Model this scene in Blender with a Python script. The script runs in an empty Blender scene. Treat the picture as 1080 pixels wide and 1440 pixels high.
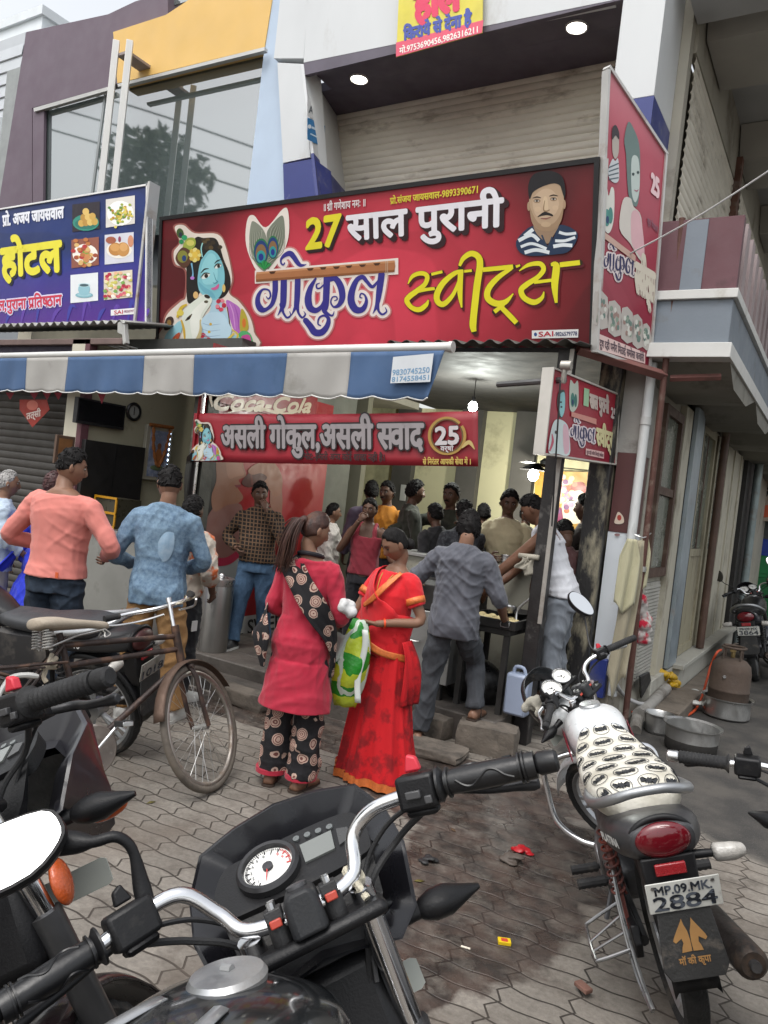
import bpy, bmesh, math, random
import numpy as np
from mathutils import Vector, Matrix
from mathutils.geometry import tessellate_polygon
random.seed(7); RNG = np.random.default_rng(7)
SC = bpy.context.scene; COL = SC.collection
rad = math.radians
# ------------------------------------------------------------------ camera
YAW, PITCH, ROLL, FOC, CH = .5455, -.0222, .1146, 1070., 1.7
FW = np.array([-math.sin(YAW)*math.cos(PITCH), math.cos(YAW)*math.cos(PITCH), math.sin(PITCH)])
_r = np.array([math.cos(YAW), math.sin(YAW), 0]); _u = np.cross(_r, FW)
RT = math.cos(ROLL)*_r + math.sin(ROLL)*_u; UP = -math.sin(ROLL)*_r + math.cos(ROLL)*_u
CC = np.array([0, 0, CH])
cam = bpy.data.cameras.new('camera'); cam.sensor_fit = 'VERTICAL'; cam.sensor_height = 24
cam.lens = 24*FOC/1440; cam.clip_start = .03; cam.clip_end = 500
camo = bpy.data.objects.new('camera', cam); COL.objects.link(camo); SC.camera = camo
camo.matrix_world = Matrix([[RT[0], UP[0], -FW[0], CC[0]], [RT[1], UP[1], -FW[1], CC[1]], [RT[2], UP[2], -FW[2], CC[2]], [0, 0, 0, 1]])
SC.render.resolution_x, SC.render.resolution_y = 768, 1024
# ------------------------------------------------------------------ sky, sun, exposure (an overcast noon)
W = bpy.data.worlds.new('World'); SC.world = W; W.use_nodes = True
_n = W.node_tree.nodes; _l = W.node_tree.links; _bg = _n['Background']
_sky = _n.new('ShaderNodeTexSky'); _sky.sky_type = 'NISHITA'; _sky.sun_disc = False
_sky.sun_elevation = rad(62); _sky.sun_rotation = rad(200); _sky.air_density = 1.6; _sky.dust_density = 4; _sky.ozone_density = 1
_hs = _n.new('ShaderNodeHueSaturation'); _hs.inputs['Saturation'].default_value = .22
_l.new(_sky.outputs[0], _hs.inputs['Color']); _l.new(_hs.outputs[0], _bg.inputs['Color']); _bg.inputs['Strength'].default_value = .15
_s = bpy.data.lights.new('sun', 'SUN'); _s.energy = .8; _s.angle = rad(25); _s.color = (1, .97, .93)
suno = bpy.data.objects.new('sun', _s); COL.objects.link(suno)
suno.rotation_euler = (rad(28), 0, rad(200-180)); suno.location = (0, 0, 20)
SC.view_settings.view_transform = 'Standard'; SC.view_settings.look = 'None'; SC.view_settings.gamma = 1
SC.view_settings.exposure = .74
SC.render.engine = 'CYCLES'
SC.cycles.use_denoising = True; SC.cycles.max_bounces = 8; SC.cycles.diffuse_bounces = 4; SC.cycles.transparent_max_bounces = 8
SC.cycles.caustics_reflective = SC.cycles.caustics_refractive = False; SC.cycles.sample_clamp_indirect = 6
# ------------------------------------------------------------------ helpers
def ray(x, y): return (x-540)/FOC*RT - (y-720)/FOC*UP + FW
def gz(x, y, z=0.): d = ray(x, y); return CC + d*((z-CH)/d[2])      # the point of a pixel at height z / on plane Y / X / at depth D
def gy(x, y, Y): d = ray(x, y); return CC + d*(Y/d[1])
def gx(x, y, X): d = ray(x, y); return CC + d*(X/d[0])
def gd(x, y, D): return CC + ray(x, y)*D
def cr(P, n=6, closed=False):                                         # Catmull-Rom through the points
    P = [np.array(p, float) for p in P]; N = len(P); out = []
    for i in range(N if closed else N-1):
        if closed: a, b, c, d = P[i-1], P[i], P[(i+1) % N], P[(i+2) % N]
        else: a, b, c, d = P[max(i-1, 0)], P[i], P[i+1], P[min(i+2, N-1)]
        for k in range(n):
            t = k/n
            out.append(.5*((2*b)+(c-a)*t+(2*a-5*b+4*c-d)*t*t+(3*b-a-3*c+d)*t**3))
    if not closed: out.append(P[-1])
    return out
def nrm(v): v = np.array(v, float); return v/(np.linalg.norm(v)+1e-12)
def C(h, k=1.):
    h = h.lstrip('#'); o = []
    for i in (0, 2, 4):
        v = int(h[i:i+2], 16)/255; o.append(min(1, (v/12.92 if v < .04045 else ((v+.055)/1.055)**2.4)*k))
    return tuple(o)
def tag(o, label=None, cat=None, group=None, kind=None):
    for k, v in (('label', label), ('category', cat), ('group', group), ('kind', kind)):
        if v: o[k] = v
    return o
def thing(name, label, cat, loc=(0, 0, 0), rz=0, group=None, M=None):
    o = bpy.data.objects.new(name, None); COL.objects.link(o); o.empty_display_size = .1
    if M is not None: o.matrix_basis = M
    else: o.location = loc; o.rotation_euler = (0, 0, rz)
    return tag(o, label, cat, group)
class MB:
    def __init__(s): s.v = []; s.f = []; s.m = []
    def add(s, v, f, m=0):
        o = len(s.v); s.v += [tuple(map(float, p)) for p in v]; s.f += [tuple(i+o for i in q) for q in f]
        s.m += ([m]*len(f) if isinstance(m, int) else list(m)); return s
    def box(s, c, d, m=0, R=None):
        c = np.array(c, float); x, y, z = [k/2 for k in d]
        v = np.array([(i, j, k) for i in (-x, x) for j in (-y, y) for k in (-z, z)])
        if R is not None: v = v @ np.array(R).T
        return s.add(v+c, [(0, 1, 3, 2), (4, 6, 7, 5), (0, 4, 5, 1), (2, 3, 7, 6), (0, 2, 6, 4), (1, 5, 7, 3)], m)
    def bx(s, a, b, m=0):                                             # box between two corners
        a = np.array(a, float); b = np.array(b, float); return s.box((a+b)/2, np.abs(b-a), m)
    def tube(s, P, r, n=8, m=0, cap=True, closed=False, flat=1., up=None):
        P = [np.array(p, float)[:3] for p in P]; N = len(P)
        r = [r]*N if np.isscalar(r) else list(r)
        T = [nrm(P[(i+1) % N]-P[i-1]) if closed else nrm(P[min(i+1, N-1)]-P[max(i-1, 0)]) for i in range(N)]
        a = np.array(up if up is not None else ((0, 0, 1) if abs(T[0][2]) < .9 else (1, 0, 0)), float)
        v = []
        for i in range(N):
            a = nrm(a-T[i]*(a@T[i])) if up is None else nrm(np.array(up)-T[i]*(np.array(up)@T[i]))
            b = np.cross(T[i], a); rr = r[i]
            for k in range(n):
                t = 2*math.pi*k/n; v.append(P[i]+rr*(a*math.sin(t)*flat+b*math.cos(t)))
        f = []
        for i in range(N if closed else N-1):
            j = (i+1) % N
            for k in range(n): f.append((i*n+k, i*n+(k+1) % n, j*n+(k+1) % n, j*n+k))
        if cap and not closed: f += [tuple(range(n))[::-1], tuple((N-1)*n+k for k in range(n))]
        return s.add(v, f, m)
    def loft(s, rings, m=0, cap=True, closed=True):
        n = len(rings[0]); v = [p for r in rings for p in r]; f = []
        for i in range(len(rings)-1):
            for k in range(n if closed else n-1): f.append((i*n+k, i*n+(k+1) % n, (i+1)*n+(k+1) % n, (i+1)*n+k))
        if cap and closed: f += [tuple(range(n))[::-1], tuple((len(rings)-1)*n+k for k in range(n))]
        return s.add(v, f, m)
    def lathe(s, prof, n=24, m=0, M=None, cap=True):
        R = [[(r*math.cos(2*math.pi*k/n), r*math.sin(2*math.pi*k/n), z) for k in range(n)] for r, z in prof]
        if M is not None: R = [[tuple(M @ Vector(p)) for p in q] for q in R]
        return s.loft(R, m, cap)
    def prism(s, poly, h, M=None, m=0, smooth=0):                     # 2-D outline extruded along its local z
        if smooth: poly = [tuple(p) for p in cr(poly, smooth, True)]
        n = len(poly); M = M or Matrix()
        v = [M @ Vector((p[0], p[1], z)) for z in (-h/2, h/2) for p in poly]
        tri = tessellate_polygon([[Vector((p[0], p[1], 0)) for p in poly]])
        f = [tuple(t) for t in tri]+[tuple(i+n for i in t) for t in tri]+[(k, (k+1) % n, (k+1) % n+n, k+n) for k in range(n)]
        return s.add(v, f, m)
    def ell(s, c, r, n=14, m=0, R=None):
        r = (r,)*3 if np.isscalar(r) else r; v = []; nz = max(6, n*2//3)
        for i in range(nz+1):
            a = math.pi*i/nz; 
            for k in range(n): b = 2*math.pi*k/n; v.append((max(1e-4, math.sin(a))*math.cos(b)*r[0], max(1e-4, math.sin(a))*math.sin(b)*r[1], math.cos(a)*r[2]))
        v = np.array(v); v = v if R is None else v @ np.array(R).T
        f = [(i*n+k, (i+1)*n+k, (i+1)*n+(k+1) % n, i*n+(k+1) % n) for i in range(nz) for k in range(n)]
        return s.add(v+np.array(c, float), f, m)
    def quad(s, a, b, c, d, m=0): return s.add([a, b, c, d], [(0, 1, 2, 3)], m)
    def slab(s, P, t, m=0):                                           # a sheet of points given depth t along its normal
        P = [np.array(p, float) for p in P]; n = nrm(np.cross(P[1]-P[0], P[-1]-P[0])); k = len(P)
        return s.add(P+[p+n*t for p in P], [tuple(range(k)), tuple(range(2*k-1, k-1, -1))]+[(i, (i+1) % k, (i+1) % k+k, i+k) for i in range(k)], m)
    def grid(s, fn, nu, nv, m=0):
        v = [fn(i/nu, j/nv) for j in range(nv+1) for i in range(nu+1)]
        return s.add(v, [(j*(nu+1)+i, j*(nu+1)+i+1, (j+1)*(nu+1)+i+1, (j+1)*(nu+1)+i) for j in range(nv) for i in range(nu)], m)
    def xf(s, M):
        s.v = [tuple(M @ Vector(p)) for p in s.v]; return s
    def mesh(s, name):
        me = bpy.data.meshes.new(name); me.from_pydata(s.v, [], s.f); me.polygons.foreach_set('material_index', s.m); return me
    def build(s, name, mats, parent=None, bevel=0, sharp=40, world=False, solid=0, sub=0, fix=True):
        me = s.mesh(name)
        if fix:
            b = bmesh.new(); b.from_mesh(me); bmesh.ops.recalc_face_normals(b, faces=b.faces); b.to_mesh(me); b.free()
        return link(name, me, mats, parent, bevel, sharp, world, solid, sub)
def link(name, me, mats, parent=None, bevel=0, sharp=40, world=False, solid=0, sub=0):
    for m in (mats if isinstance(mats, (list, tuple)) else [mats]): me.materials.append(m)
    me.polygons.foreach_set('use_smooth', [True]*len(me.polygons))
    if sharp < 180: me.set_sharp_from_angle(angle=rad(sharp))
    o = bpy.data.objects.new(name, me); COL.objects.link(o)
    if parent:
        o.parent = parent
        if world and parent.parent is None: o.matrix_parent_inverse = parent.matrix_basis.inverted()
    if sub: d = o.modifiers.new('s', 'SUBSURF'); d.levels = d.render_levels = sub
    if solid: d = o.modifiers.new('t', 'SOLIDIFY'); d.thickness = solid; d.offset = 0
    if bevel:
        d = o.modifiers.new('b', 'BEVEL'); d.width = bevel; d.segments = 2; d.limit_method = 'ANGLE'; d.angle_limit = rad(35); d.harden_normals = False
    return o
def copy_tree(o, parent=None):
    c = o.copy(); COL.objects.link(c)
    if parent: c.parent = parent; c.matrix_parent_inverse = o.matrix_parent_inverse
    for ch in o.children: copy_tree(ch, c)
    return c
_ts = bpy.data.scenes.new('scratch')                                    # a scratch scene where modifiers and text are evaluated
def evalmesh(o):
    _ts.collection.objects.link(o)
    with bpy.context.temp_override(scene=_ts, view_layer=_ts.view_layers[0]): dg = bpy.context.evaluated_depsgraph_get()
    dg.update(); me = bpy.data.meshes.new_from_object(o.evaluated_get(dg)); _ts.collection.objects.unlink(o); return me
# ------------------------------------------------------------------ materials
_mc = {}
def M(col, rough=.55, metal=0., var=.12, vs=6., bump=.0, bs=60., dirt=None, da=.5, ds=3., coat=0., spec=None, stretch=(1, 1, 1), sheen=0):
    if isinstance(col, str): col = C(col)
    key = (col, rough, metal, var, vs, bump, bs, dirt, da, ds, coat, spec, stretch, sheen)
    if key in _mc: return _mc[key]
    m = bpy.data.materials.new('m'); m.use_nodes = True; nt = m.node_tree; N = nt.nodes; L = nt.links; b = N['Principled BSDF']; _mc[key] = m
    tc = N.new('ShaderNodeTexCoord'); mp = N.new('ShaderNodeMapping'); L.new(tc.outputs['Object'], mp.inputs[0]); mp.inputs['Scale'].default_value = stretch
    no = N.new('ShaderNodeTexNoise'); no.inputs['Scale'].default_value = vs; no.inputs['Detail'].default_value = 5; L.new(mp.outputs[0], no.inputs['Vector'])
    r = N.new('ShaderNodeMapRange'); r.inputs[1].default_value = .25; r.inputs[2].default_value = .75; r.inputs[3].default_value = 1-var; r.inputs[4].default_value = 1+var
    L.new(no.outputs['Fac'], r.inputs[0])
    mx = N.new('ShaderNodeMix'); mx.data_type = 'RGBA'; mx.blend_type = 'MULTIPLY'; mx.inputs[0].default_value = 1
    mx.inputs[6].default_value = (*col, 1); L.new(r.outputs[0], mx.inputs[7]); out = mx.outputs[2]
    rv = N.new('ShaderNodeMapRange'); rv.inputs[1].default_value = .3; rv.inputs[2].default_value = .7; rv.inputs[3].default_value = max(.02, rough-.1*min(1, rough*2)); rv.inputs[4].default_value = min(1, rough+.1)
    n2 = N.new('ShaderNodeTexNoise'); n2.inputs['Scale'].default_value = vs*2.7; n2.inputs['Detail'].default_value = 4; L.new(mp.outputs[0], n2.inputs['Vector'])
    L.new(n2.outputs['Fac'], rv.inputs[0]); ro = rv.outputs[0]
    if dirt:
        if isinstance(dirt, str): dirt = C(dirt)
        n3 = N.new('ShaderNodeTexNoise'); n3.inputs['Scale'].default_value = ds; n3.inputs['Detail'].default_value = 8; n3.inputs['Roughness'].default_value = .65; L.new(mp.outputs[0], n3.inputs['Vector'])
        rp = N.new('ShaderNodeValToRGB'); rp.color_ramp.elements[0].position = .62-.3*da; rp.color_ramp.elements[1].position = .82-.25*da; L.new(n3.outputs['Fac'], rp.inputs[0])
        m2 = N.new('ShaderNodeMix'); m2.data_type = 'RGBA'; L.new(rp.outputs[0], m2.inputs[0]); L.new(out, m2.inputs[6]); m2.inputs[7].default_value = (*dirt, 1); out = m2.outputs[2]
        m3 = N.new('ShaderNodeMix'); L.new(rp.outputs[0], m3.inputs[0]); L.new(ro, m3.inputs[2]); m3.inputs[3].default_value = .85; ro = m3.outputs[0]
        if metal:
            m4 = N.new('ShaderNodeMath'); m4.operation = 'MULTIPLY_ADD'; L.new(rp.outputs[0], m4.inputs[0]); m4.inputs[1].default_value = -.8*metal; m4.inputs[2].default_value = metal; L.new(m4.outputs[0], b.inputs['Metallic'])
    L.new(out, b.inputs['Base Color']); L.new(ro, b.inputs['Roughness'])
    if not (dirt and metal): b.inputs['Metallic'].default_value = metal
    if coat: b.inputs['Coat Weight'].default_value = coat; b.inputs['Coat Roughness'].default_value = .08
    if spec is not None: b.inputs['Specular IOR Level'].default_value = spec
    if sheen: b.inputs['Sheen Weight'].default_value = sheen
    if bump:
        nb = N.new('ShaderNodeTexNoise'); nb.inputs['Scale'].default_value = bs; nb.inputs['Detail'].default_value = 4; L.new(mp.outputs[0], nb.inputs['Vector'])
        bp = N.new('ShaderNodeBump'); bp.inputs['Strength'].default_value = bump; bp.inputs['Distance'].default_value = .01; L.new(nb.outputs['Fac'], bp.inputs['Height']); L.new(bp.outputs[0], b.inputs['Normal'])
    m['out'] = ''
    return m
def EM(col, s):
    m = bpy.data.materials.new('glow'); m.use_nodes = True; b = m.node_tree.nodes['Principled BSDF']
    b.inputs['Emission Color'].default_value = (*col, 1); b.inputs['Emission Strength'].default_value = s; b.inputs['Base Color'].default_value = (.8, .8, .8, 1); return m
def nodemat(fn, rough=.6, metal=0.):
    """fn(N, L, tc) -> colour socket [, height socket, roughness socket]"""
    m = bpy.data.materials.new('p'); m.use_nodes = True; N = m.node_tree.nodes; L = m.node_tree.links; b = N['Principled BSDF']
    tc = N.new('ShaderNodeTexCoord'); r = fn(N, L, tc); r = r if isinstance(r, tuple) else (r,)
    L.new(r[0], b.inputs['Base Color']); b.inputs['Roughness'].default_value = rough; b.inputs['Metallic'].default_value = metal
    if len(r) > 1 and r[1] is not None:
        bp = N.new('ShaderNodeBump'); bp.inputs['Strength'].default_value = .6; bp.inputs['Distance'].default_value = .01; L.new(r[1], bp.inputs['Height']); L.new(bp.outputs[0], b.inputs['Normal'])
    if len(r) > 2: L.new(r[2], b.inputs['Roughness'])
    return m
def nd(N, t, **k):
    n = N.new('ShaderNode'+t)
    for a, v in k.items(): setattr(n, a, v)
    return n
def noise(N, L, vec, scale, detail=5, rough=.5):
    n = nd(N, 'TexNoise'); n.inputs['Scale'].default_value = scale; n.inputs['Detail'].default_value = detail; n.inputs['Roughness'].default_value = rough
    if vec is not None: L.new(vec, n.inputs['Vector'])
    return n.outputs['Fac']
def mth(N, L, op, a, b=0., c=None, clamp=False):
    n = nd(N, 'Math', operation=op, use_clamp=clamp)
    for i, x in enumerate((a, b) if c is None else (a, b, c)):
        if isinstance(x, (int, float)): n.inputs[i].default_value = x
        else: L.new(x, n.inputs[i])
    return n.outputs[0]
def mixc(N, L, f, a, b, mode='MIX'):
    n = nd(N, 'Mix', data_type='RGBA', blend_type=mode)
    for i, x in ((0, f), (6, a), (7, b)):
        if isinstance(x, (int, float)): n.inputs[i].default_value = x
        elif isinstance(x, tuple): n.inputs[i].default_value = (*x[:3], 1)
        else: L.new(x, n.inputs[i])
    return n.outputs[2]
def rng(N, L, v, a, b, c=0., d=1.):
    n = nd(N, 'MapRange'); L.new(v, n.inputs[0])
    for i, x in enumerate((a, b, c, d)): n.inputs[i+1].default_value = x
    return n.outputs[0]
def sep(N, L, v):
    n = nd(N, 'SeparateXYZ'); L.new(v, n.inputs[0]); return n.outputs
def mapping(N, L, v, sc=(1, 1, 1), rot=(0, 0, 0), loc=(0, 0, 0)):
    n = nd(N, 'Mapping'); L.new(v, n.inputs[0]); n.inputs['Scale'].default_value = sc; n.inputs['Rotation'].default_value = rot; n.inputs['Location'].default_value = loc; return n.outputs[0]
MET = M((.62, .62, .62), .28, 1., .1, 9, .05, 40)
CHR = M((.75, .75, .76), .1, 1., .06, 12)
STEEL = M((.5, .5, .49), .36, 1., .15, 5, .1, 30, dirt=(.16, .14, .11), da=.35, ds=4)
BLK = M((.012, .012, .013), .32, 0, .3, 8, .05, 200)
BLKM = M((.018, .018, .019), .55, 0, .3, 8, .15, 300, dirt=(.09, .08, .07), da=.1, ds=6)
RUB = M((.012, .012, .013), .75, 0, .3, 10, .2, 250, dirt=(.1, .085, .07), da=.25, ds=5)
GLOSS = M((.006, .006, .008), .12, 0, .2, 5, coat=1.)
WHT = M((.64, .64, .62), .5, 0, .06, 4, .05, 60, dirt=(.35, .32, .27), da=.15, ds=2.5)
CREAM = M((.62, .58, .42), .7, 0, .07, 3, .1, 50, dirt=(.3, .26, .18), da=.1, ds=2)
DARK = M((.02, .018, .017), .7, 0, .4, 4, .2, 60)
WOOD = M((.10, .055, .03), .6, 0, .35, 6, .2, 40, stretch=(1, 1, .15))
CONC = M((.24, .22, .19), .9, 0, .2, 5, .4, 60, dirt=(.07, .06, .05), da=.35, ds=3)
BRONZE = M((.13, .045, .035), .55, 0, .25, 8, .15, 60, dirt=(.06, .03, .02), da=.3, ds=7)
# ------------------------------------------------------------------ ground
def gh(x, y): return .06*min(2.2, max(0., 2.8-y))
def _paver(N, L, tc):
    v = tc.outputs['Object']; mp = mapping(N, L, v, rot=(0, 0, rad(-3)))
    x, y, z = sep(N, L, mp)
    jit = noise(N, L, v, 5, 3)
    xs = mth(N, L, 'ADD', x, mth(N, L, 'MULTIPLY', mth(N, L, 'PINGPONG', y, .058), .62))
    ys = mth(N, L, 'ADD', y, mth(N, L, 'MULTIPLY', mth(N, L, 'SINE', mth(N, L, 'MULTIPLY', x, 27.)), .0075))
    xs = mth(N, L, 'ADD', xs, mth(N, L, 'MULTIPLY', jit, .02)); ys = mth(N, L, 'ADD', ys, mth(N, L, 'MULTIPLY', jit, .022))
    cb = nd(N, 'CombineXYZ'); L.new(xs, cb.inputs[0]); L.new(ys, cb.inputs[1])
    br = nd(N, 'TexBrick'); br.offset = 0; L.new(cb.outputs[0], br.inputs['Vector']); br.inputs['Scale'].default_value = 1
    br.inputs['Brick Width'].default_value = .23; br.inputs['Row Height'].default_value = .116; br.inputs['Mortar Size'].default_value = .0058; br.inputs['Mortar Smooth'].default_value = .45; br.inputs['Bias'].default_value = 0
    br.inputs['Color1'].default_value = (.175, .157, .135, 1); br.inputs['Color2'].default_value = (.24, .217, .188, 1); br.inputs['Mortar'].default_value = (.036, .029, .023, 1)
    c = mixc(N, L, 1., br.outputs['Color'], rng(N, L, noise(N, L, v, 1.6, 8, .62), .3, .7, .66, 1.22), 'MULTIPLY')
    c = mixc(N, L, 1., c, rng(N, L, noise(N, L, v, 45, 4, .7), .3, .7, .78, 1.2), 'MULTIPLY')
    # dirt trodden into the joints and low spots
    dm = rng(N, L, noise(N, L, v, 3.2, 9, .7), .48, .66); c = mixc(N, L, mth(N, L, 'MULTIPLY', dm, .72), c, (.05, .04, .032)); c = mixc(N, L, mth(N, L, 'MULTIPLY', rng(N, L, noise(N, L, mapping(N, L, v, (1, 1, 1), (0, 0, 0), (7, 3, 0)), 1.3, 7, .6), .5, .62), .45), c, (.11, .085, .066))
    # patches of wet mud where the pots are rinsed
    X, Y, Z = sep(N, L, v); wob = mth(N, L, 'MULTIPLY', mth(N, L, 'SUBTRACT', noise(N, L, v, 2.6, 8, .65), .5), 1.5); wet = None
    for px, py, rx, ry in ((-1.25, 3.15, .5, .95), (-1.6, 3.95, .8, .36), (-3.2, 4.3, 2.2, .2), (-1.15, 2.45, .2, .35), (-2.4, 4.45, 1.6, .28), (-1.0, 3.75, .4, .4), (-1.2, 2.0, .3, .3)):
        d = mth(N, L, 'ADD', mth(N, L, 'POWER', mth(N, L, 'DIVIDE', mth(N, L, 'SUBTRACT', X, px), rx), 2), mth(N, L, 'POWER', mth(N, L, 'DIVIDE', mth(N, L, 'SUBTRACT', Y, py), ry), 2))
        d = mth(N, L, 'ADD', d, wob); w = rng(N, L, d, 1.06, .9); wet = w if wet is None else mth(N, L, 'MAXIMUM', wet, w)
    mud = mixc(N, L, rng(N, L, noise(N, L, v, 7, 6, .6), .4, .6), (.022, .017, .015), (.06, .04, .032))
    c = mixc(N, L, mth(N, L, 'MULTIPLY', mth(N, L, 'MULTIPLY', wet, rng(N, L, noise(N, L, v, 9, 7, .7), .3, .55, .35, .92)), 1.), c, mud)
    # asphalt lane beside the building
    lane = mth(N, L, 'ADD', mth(N, L, 'ADD', Y, mth(N, L, 'MULTIPLY', X, .6)), mth(N, L, 'MULTIPLY', wob, .3))
    am = mth(N, L, 'MULTIPLY', rng(N, L, lane, 4.35, 4.5), rng(N, L, X, -1.75, -1.6)); sp = noise(N, L, v, 140, 2, .8)
    asp = mixc(N, L, rng(N, L, noise(N, L, v, 2.2, 7, .65), .42, .62), (.036, .034, .032), (.075, .068, .06)); asp = mixc(N, L, rng(N, L, sp, .6, .7), asp, (.16, .15, .14))
    c = mixc(N, L, am, c, asp)
    h = mth(N, L, 'ADD', mth(N, L, 'MULTIPLY', br.outputs['Fac'], mth(N, L, 'MULTIPLY', mth(N, L, 'SUBTRACT', 1., am), -.6)), mth(N, L, 'ADD', mth(N, L, 'MULTIPLY', noise(N, L, v, 60, 5, .7), .5), mth(N, L, 'MULTIPLY', noise(N, L, v, 8, 4), .5)))
    ro = mixc(N, L, wet, (.82, .82, .82), rng(N, L, noise(N, L, v, 4, 5), .38, .6, .16, .6))
    return c, h, ro
_xs = np.sign(np.linspace(-1, 1, 121))*np.abs(np.linspace(-1, 1, 121))**2.6*90
g = MB(); _gy = _xs+3
g.grid(lambda u, v: (_xs[round(u*120)], _gy[round(v*120)], gh(_xs[round(u*120)], _gy[round(v*120)])), 120, 120)
tag(g.build('ground', nodemat(_paver), sharp=180), kind='structure')
# raised shop apron with its broken kerb stones
pv = MB(); pv.bx((-14, 4.72, -.2), (-2.95, 5.04, .2)); pv.bx((-14, 5.042, -.2), (-1.95, 11, .2)); pv.bx((-14, 4.5, -.2), (-3.2, 4.718, .1))
tag(pv.build('pavement', M((.075, .065, .056), .6, 0, .3, 3, .5, 30, dirt=(.03, .025, .022), da=.5, ds=2.5), bevel=.012), kind='structure')
_stone = M((.13, .11, .09), .9, 0, .3, 9, .6, 40, dirt=(.04, .035, .03), da=.4, ds=6)
def block(name, lab, c, d, rz, grp=None, seed=0, mt=None):
    rr = random.Random(seed); m = MB(); R = np.array(Matrix.Rotation(rz, 3, 'Z'))
    n = 5; v = []; f = []
    b = bmesh.new(); bmesh.ops.create_cube(b, size=1); bmesh.ops.subdivide_edges(b, edges=b.edges, cuts=4, use_grid_fill=True)
    for q in b.verts:
        k = Vector((q.co.x*d[0], q.co.y*d[1], q.co.z*d[2])); e = sum(abs(abs(t)-.5) < .01 for t in q.co)
        k *= (1-.04*(e > 1)-.05*(e > 2)); k += Vector((rr.uniform(-1, 1), rr.uniform(-1, 1), rr.uniform(-1, 1)))*.006; q.co = Vector(R @ np.array(k))+Vector(c)
    me = bpy.data.meshes.new(name); b.to_mesh(me); b.free()
    return tag(link(name, me, mt or _stone, sharp=50), lab, 'stone', grp)
block('kerb_stone', 'rough grey stone block with a sandalled foot resting on it', (-1.98, 5.0, .09), (.42, .24, .2), rad(14), None, 1)
block('paving_slab', 'flat dark slab lying between two stone blocks by the stove', (-2.35, 4.62, .03), (.72, .3, .06), rad(8), None, 2)
block('kerb_stone', 'small stone block under the front edge of the stove', (-2.42, 5.02, .07), (.3, .22, .16), rad(-6), None, 3)
block('kerb_stone', 'long crumbling kerb stone behind the bicycle wheel', (-3.75, 4.42, .06), (.5, .16, .13), rad(2), None, 4)
# ------------------------------------------------------------------ shutter helper
def shutter(name, a, b, c, d, n, mats, parent, amp=.012, nrmv=None, sub=8):   # a,b bottom-left/right, c,d top-right/left
    a, b, c, d = [np.array(p, float) for p in (a, b, c, d)]; nv = nrm(np.cross(b-a, d-a)); m = MB()
    def fn(u, v):
        p = (a*(1-u)+b*u)*(1-v)+(d*(1-u)+c*u)*v; ph = (v*n) % 1
        return p+nv*amp*(abs(math.sin(math.pi*ph))**.6)
    m.grid(fn, 2, n*sub); return m.build(name, mats, parent, world=True, sharp=50, fix=False)
SHUT = M((.74, .70, .60), .55, .0, .1, 2.5, .08, 50, dirt=(.15, .11, .07), da=.28, ds=1.6, stretch=(1, 1, 3))
SHUTD = M((.06, .055, .05), .6, .2, .2, 3, .1, 40)
# ------------------------------------------------------------------ the corner building of the sweet shop
B = thing('corner_building', 'two storey corner building with white cladding, steel shutters and a balcony over the lane', 'building', (-3.4, 7, 0))
def part(mb, name, mats, **k): return mb.build(name, mats, B, world=True, **k)
CLAD = M((.60, .62, .63), .35, 0, .05, 2, .03, 30, dirt=(.38, .36, .33), da=.2, ds=1.8, stretch=(1, 1, .45))
BLUE = M((.03, .042, .19), .4, 0, .1, 3, .05, 50, dirt=(.2, .2, .25), da=.08, ds=6)
LBLUE = M((.45, .55, .68), .55, 0, .05, 3, .05, 40)
GREYP = M((.17, .20, .235), .6, 0, .08, 2, .1, 40, dirt=(.16, .16, .16), da=.15, ds=3)
MAR = M((.115, .045, .055), .6, 0, .1, 3, .08, 40, dirt=(.06, .04, .04), da=.15, ds=3)
SIDEW = M((.40, .38, .32), .8, 0, .1, 2, .15, 40, dirt=(.16, .135, .10), da=.3, ds=2.2)
SOFF = M((.10, .085, .115), .5, 0, .2, 3, .05, 30)
# upper niche: fascia, dark soffit with two lamps, rolled shutter, slanted cheeks
m = MB(); m.slab([gy(427, 88, 6.), gy(862, 0, 6.), gy(862, -120, 6.), gy(440, -120, 6.)], -.1); part(m, 'fascia', CLAD)
m = MB(); m.bx((-5.2, 6.05, 5.955), (-1.9, 6.498, 6.05)); m.bx((-6.0, 6.5, 5.955), (-1.9, 7.1, 6.05)); m.bx((-5.2, 6.002, 5.84), (-1.98, 6.048, 6.04)); part(m, 'soffit', SOFF)
shutter('rolling_shutter', (-5.9, 7.0, 4.0), (-1.8, 7.0, 4.0), (-1.8, 7.0, 5.98), (-5.9, 7.0, 5.98), 27, SHUT, B, .016)
ca_, cc_, cb_ = gy(427, 90, 6.), gy(441, 215, 6.), np.array([-5.24, 6.98, 5.1]); cn_ = nrm(np.cross(cb_-ca_, cc_-ca_)); cn_ = cn_ if cn_ @ (CC-ca_) > 0 else -cn_
def onch(y, z): return np.array([ca_[0]-((y-ca_[1])*cn_[1]+(z-ca_[2])*cn_[2])/cn_[0], y, z])
def cheek(P_, mt): m = MB(); m.loft([P_, [np.array(p)-cn_*.03 for p in P_]]); part(m, 'cheek_panel', mt, sharp=20)
cheek([ca_, cc_, onch(7.04, 5.06), onch(7.04, 5.96)], CLAD); cheek([cc_, onch(6.0, 4.1), onch(7.04, 4.1), onch(7.04, 5.06)], BLUE)
m = MB(); m.slab([gy(390, 88, 6.), gy(398, 229, 6.), gy(436, 221, 6.), gy(427, 90, 6.)], -.3); m.slab([gy(385, 82, 6.0), gy(427, 82, 6.), gy(437, -60, 6.), gy(400, -60, 6.)], -.3); part(m, 'pilaster', CLAD)
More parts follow.
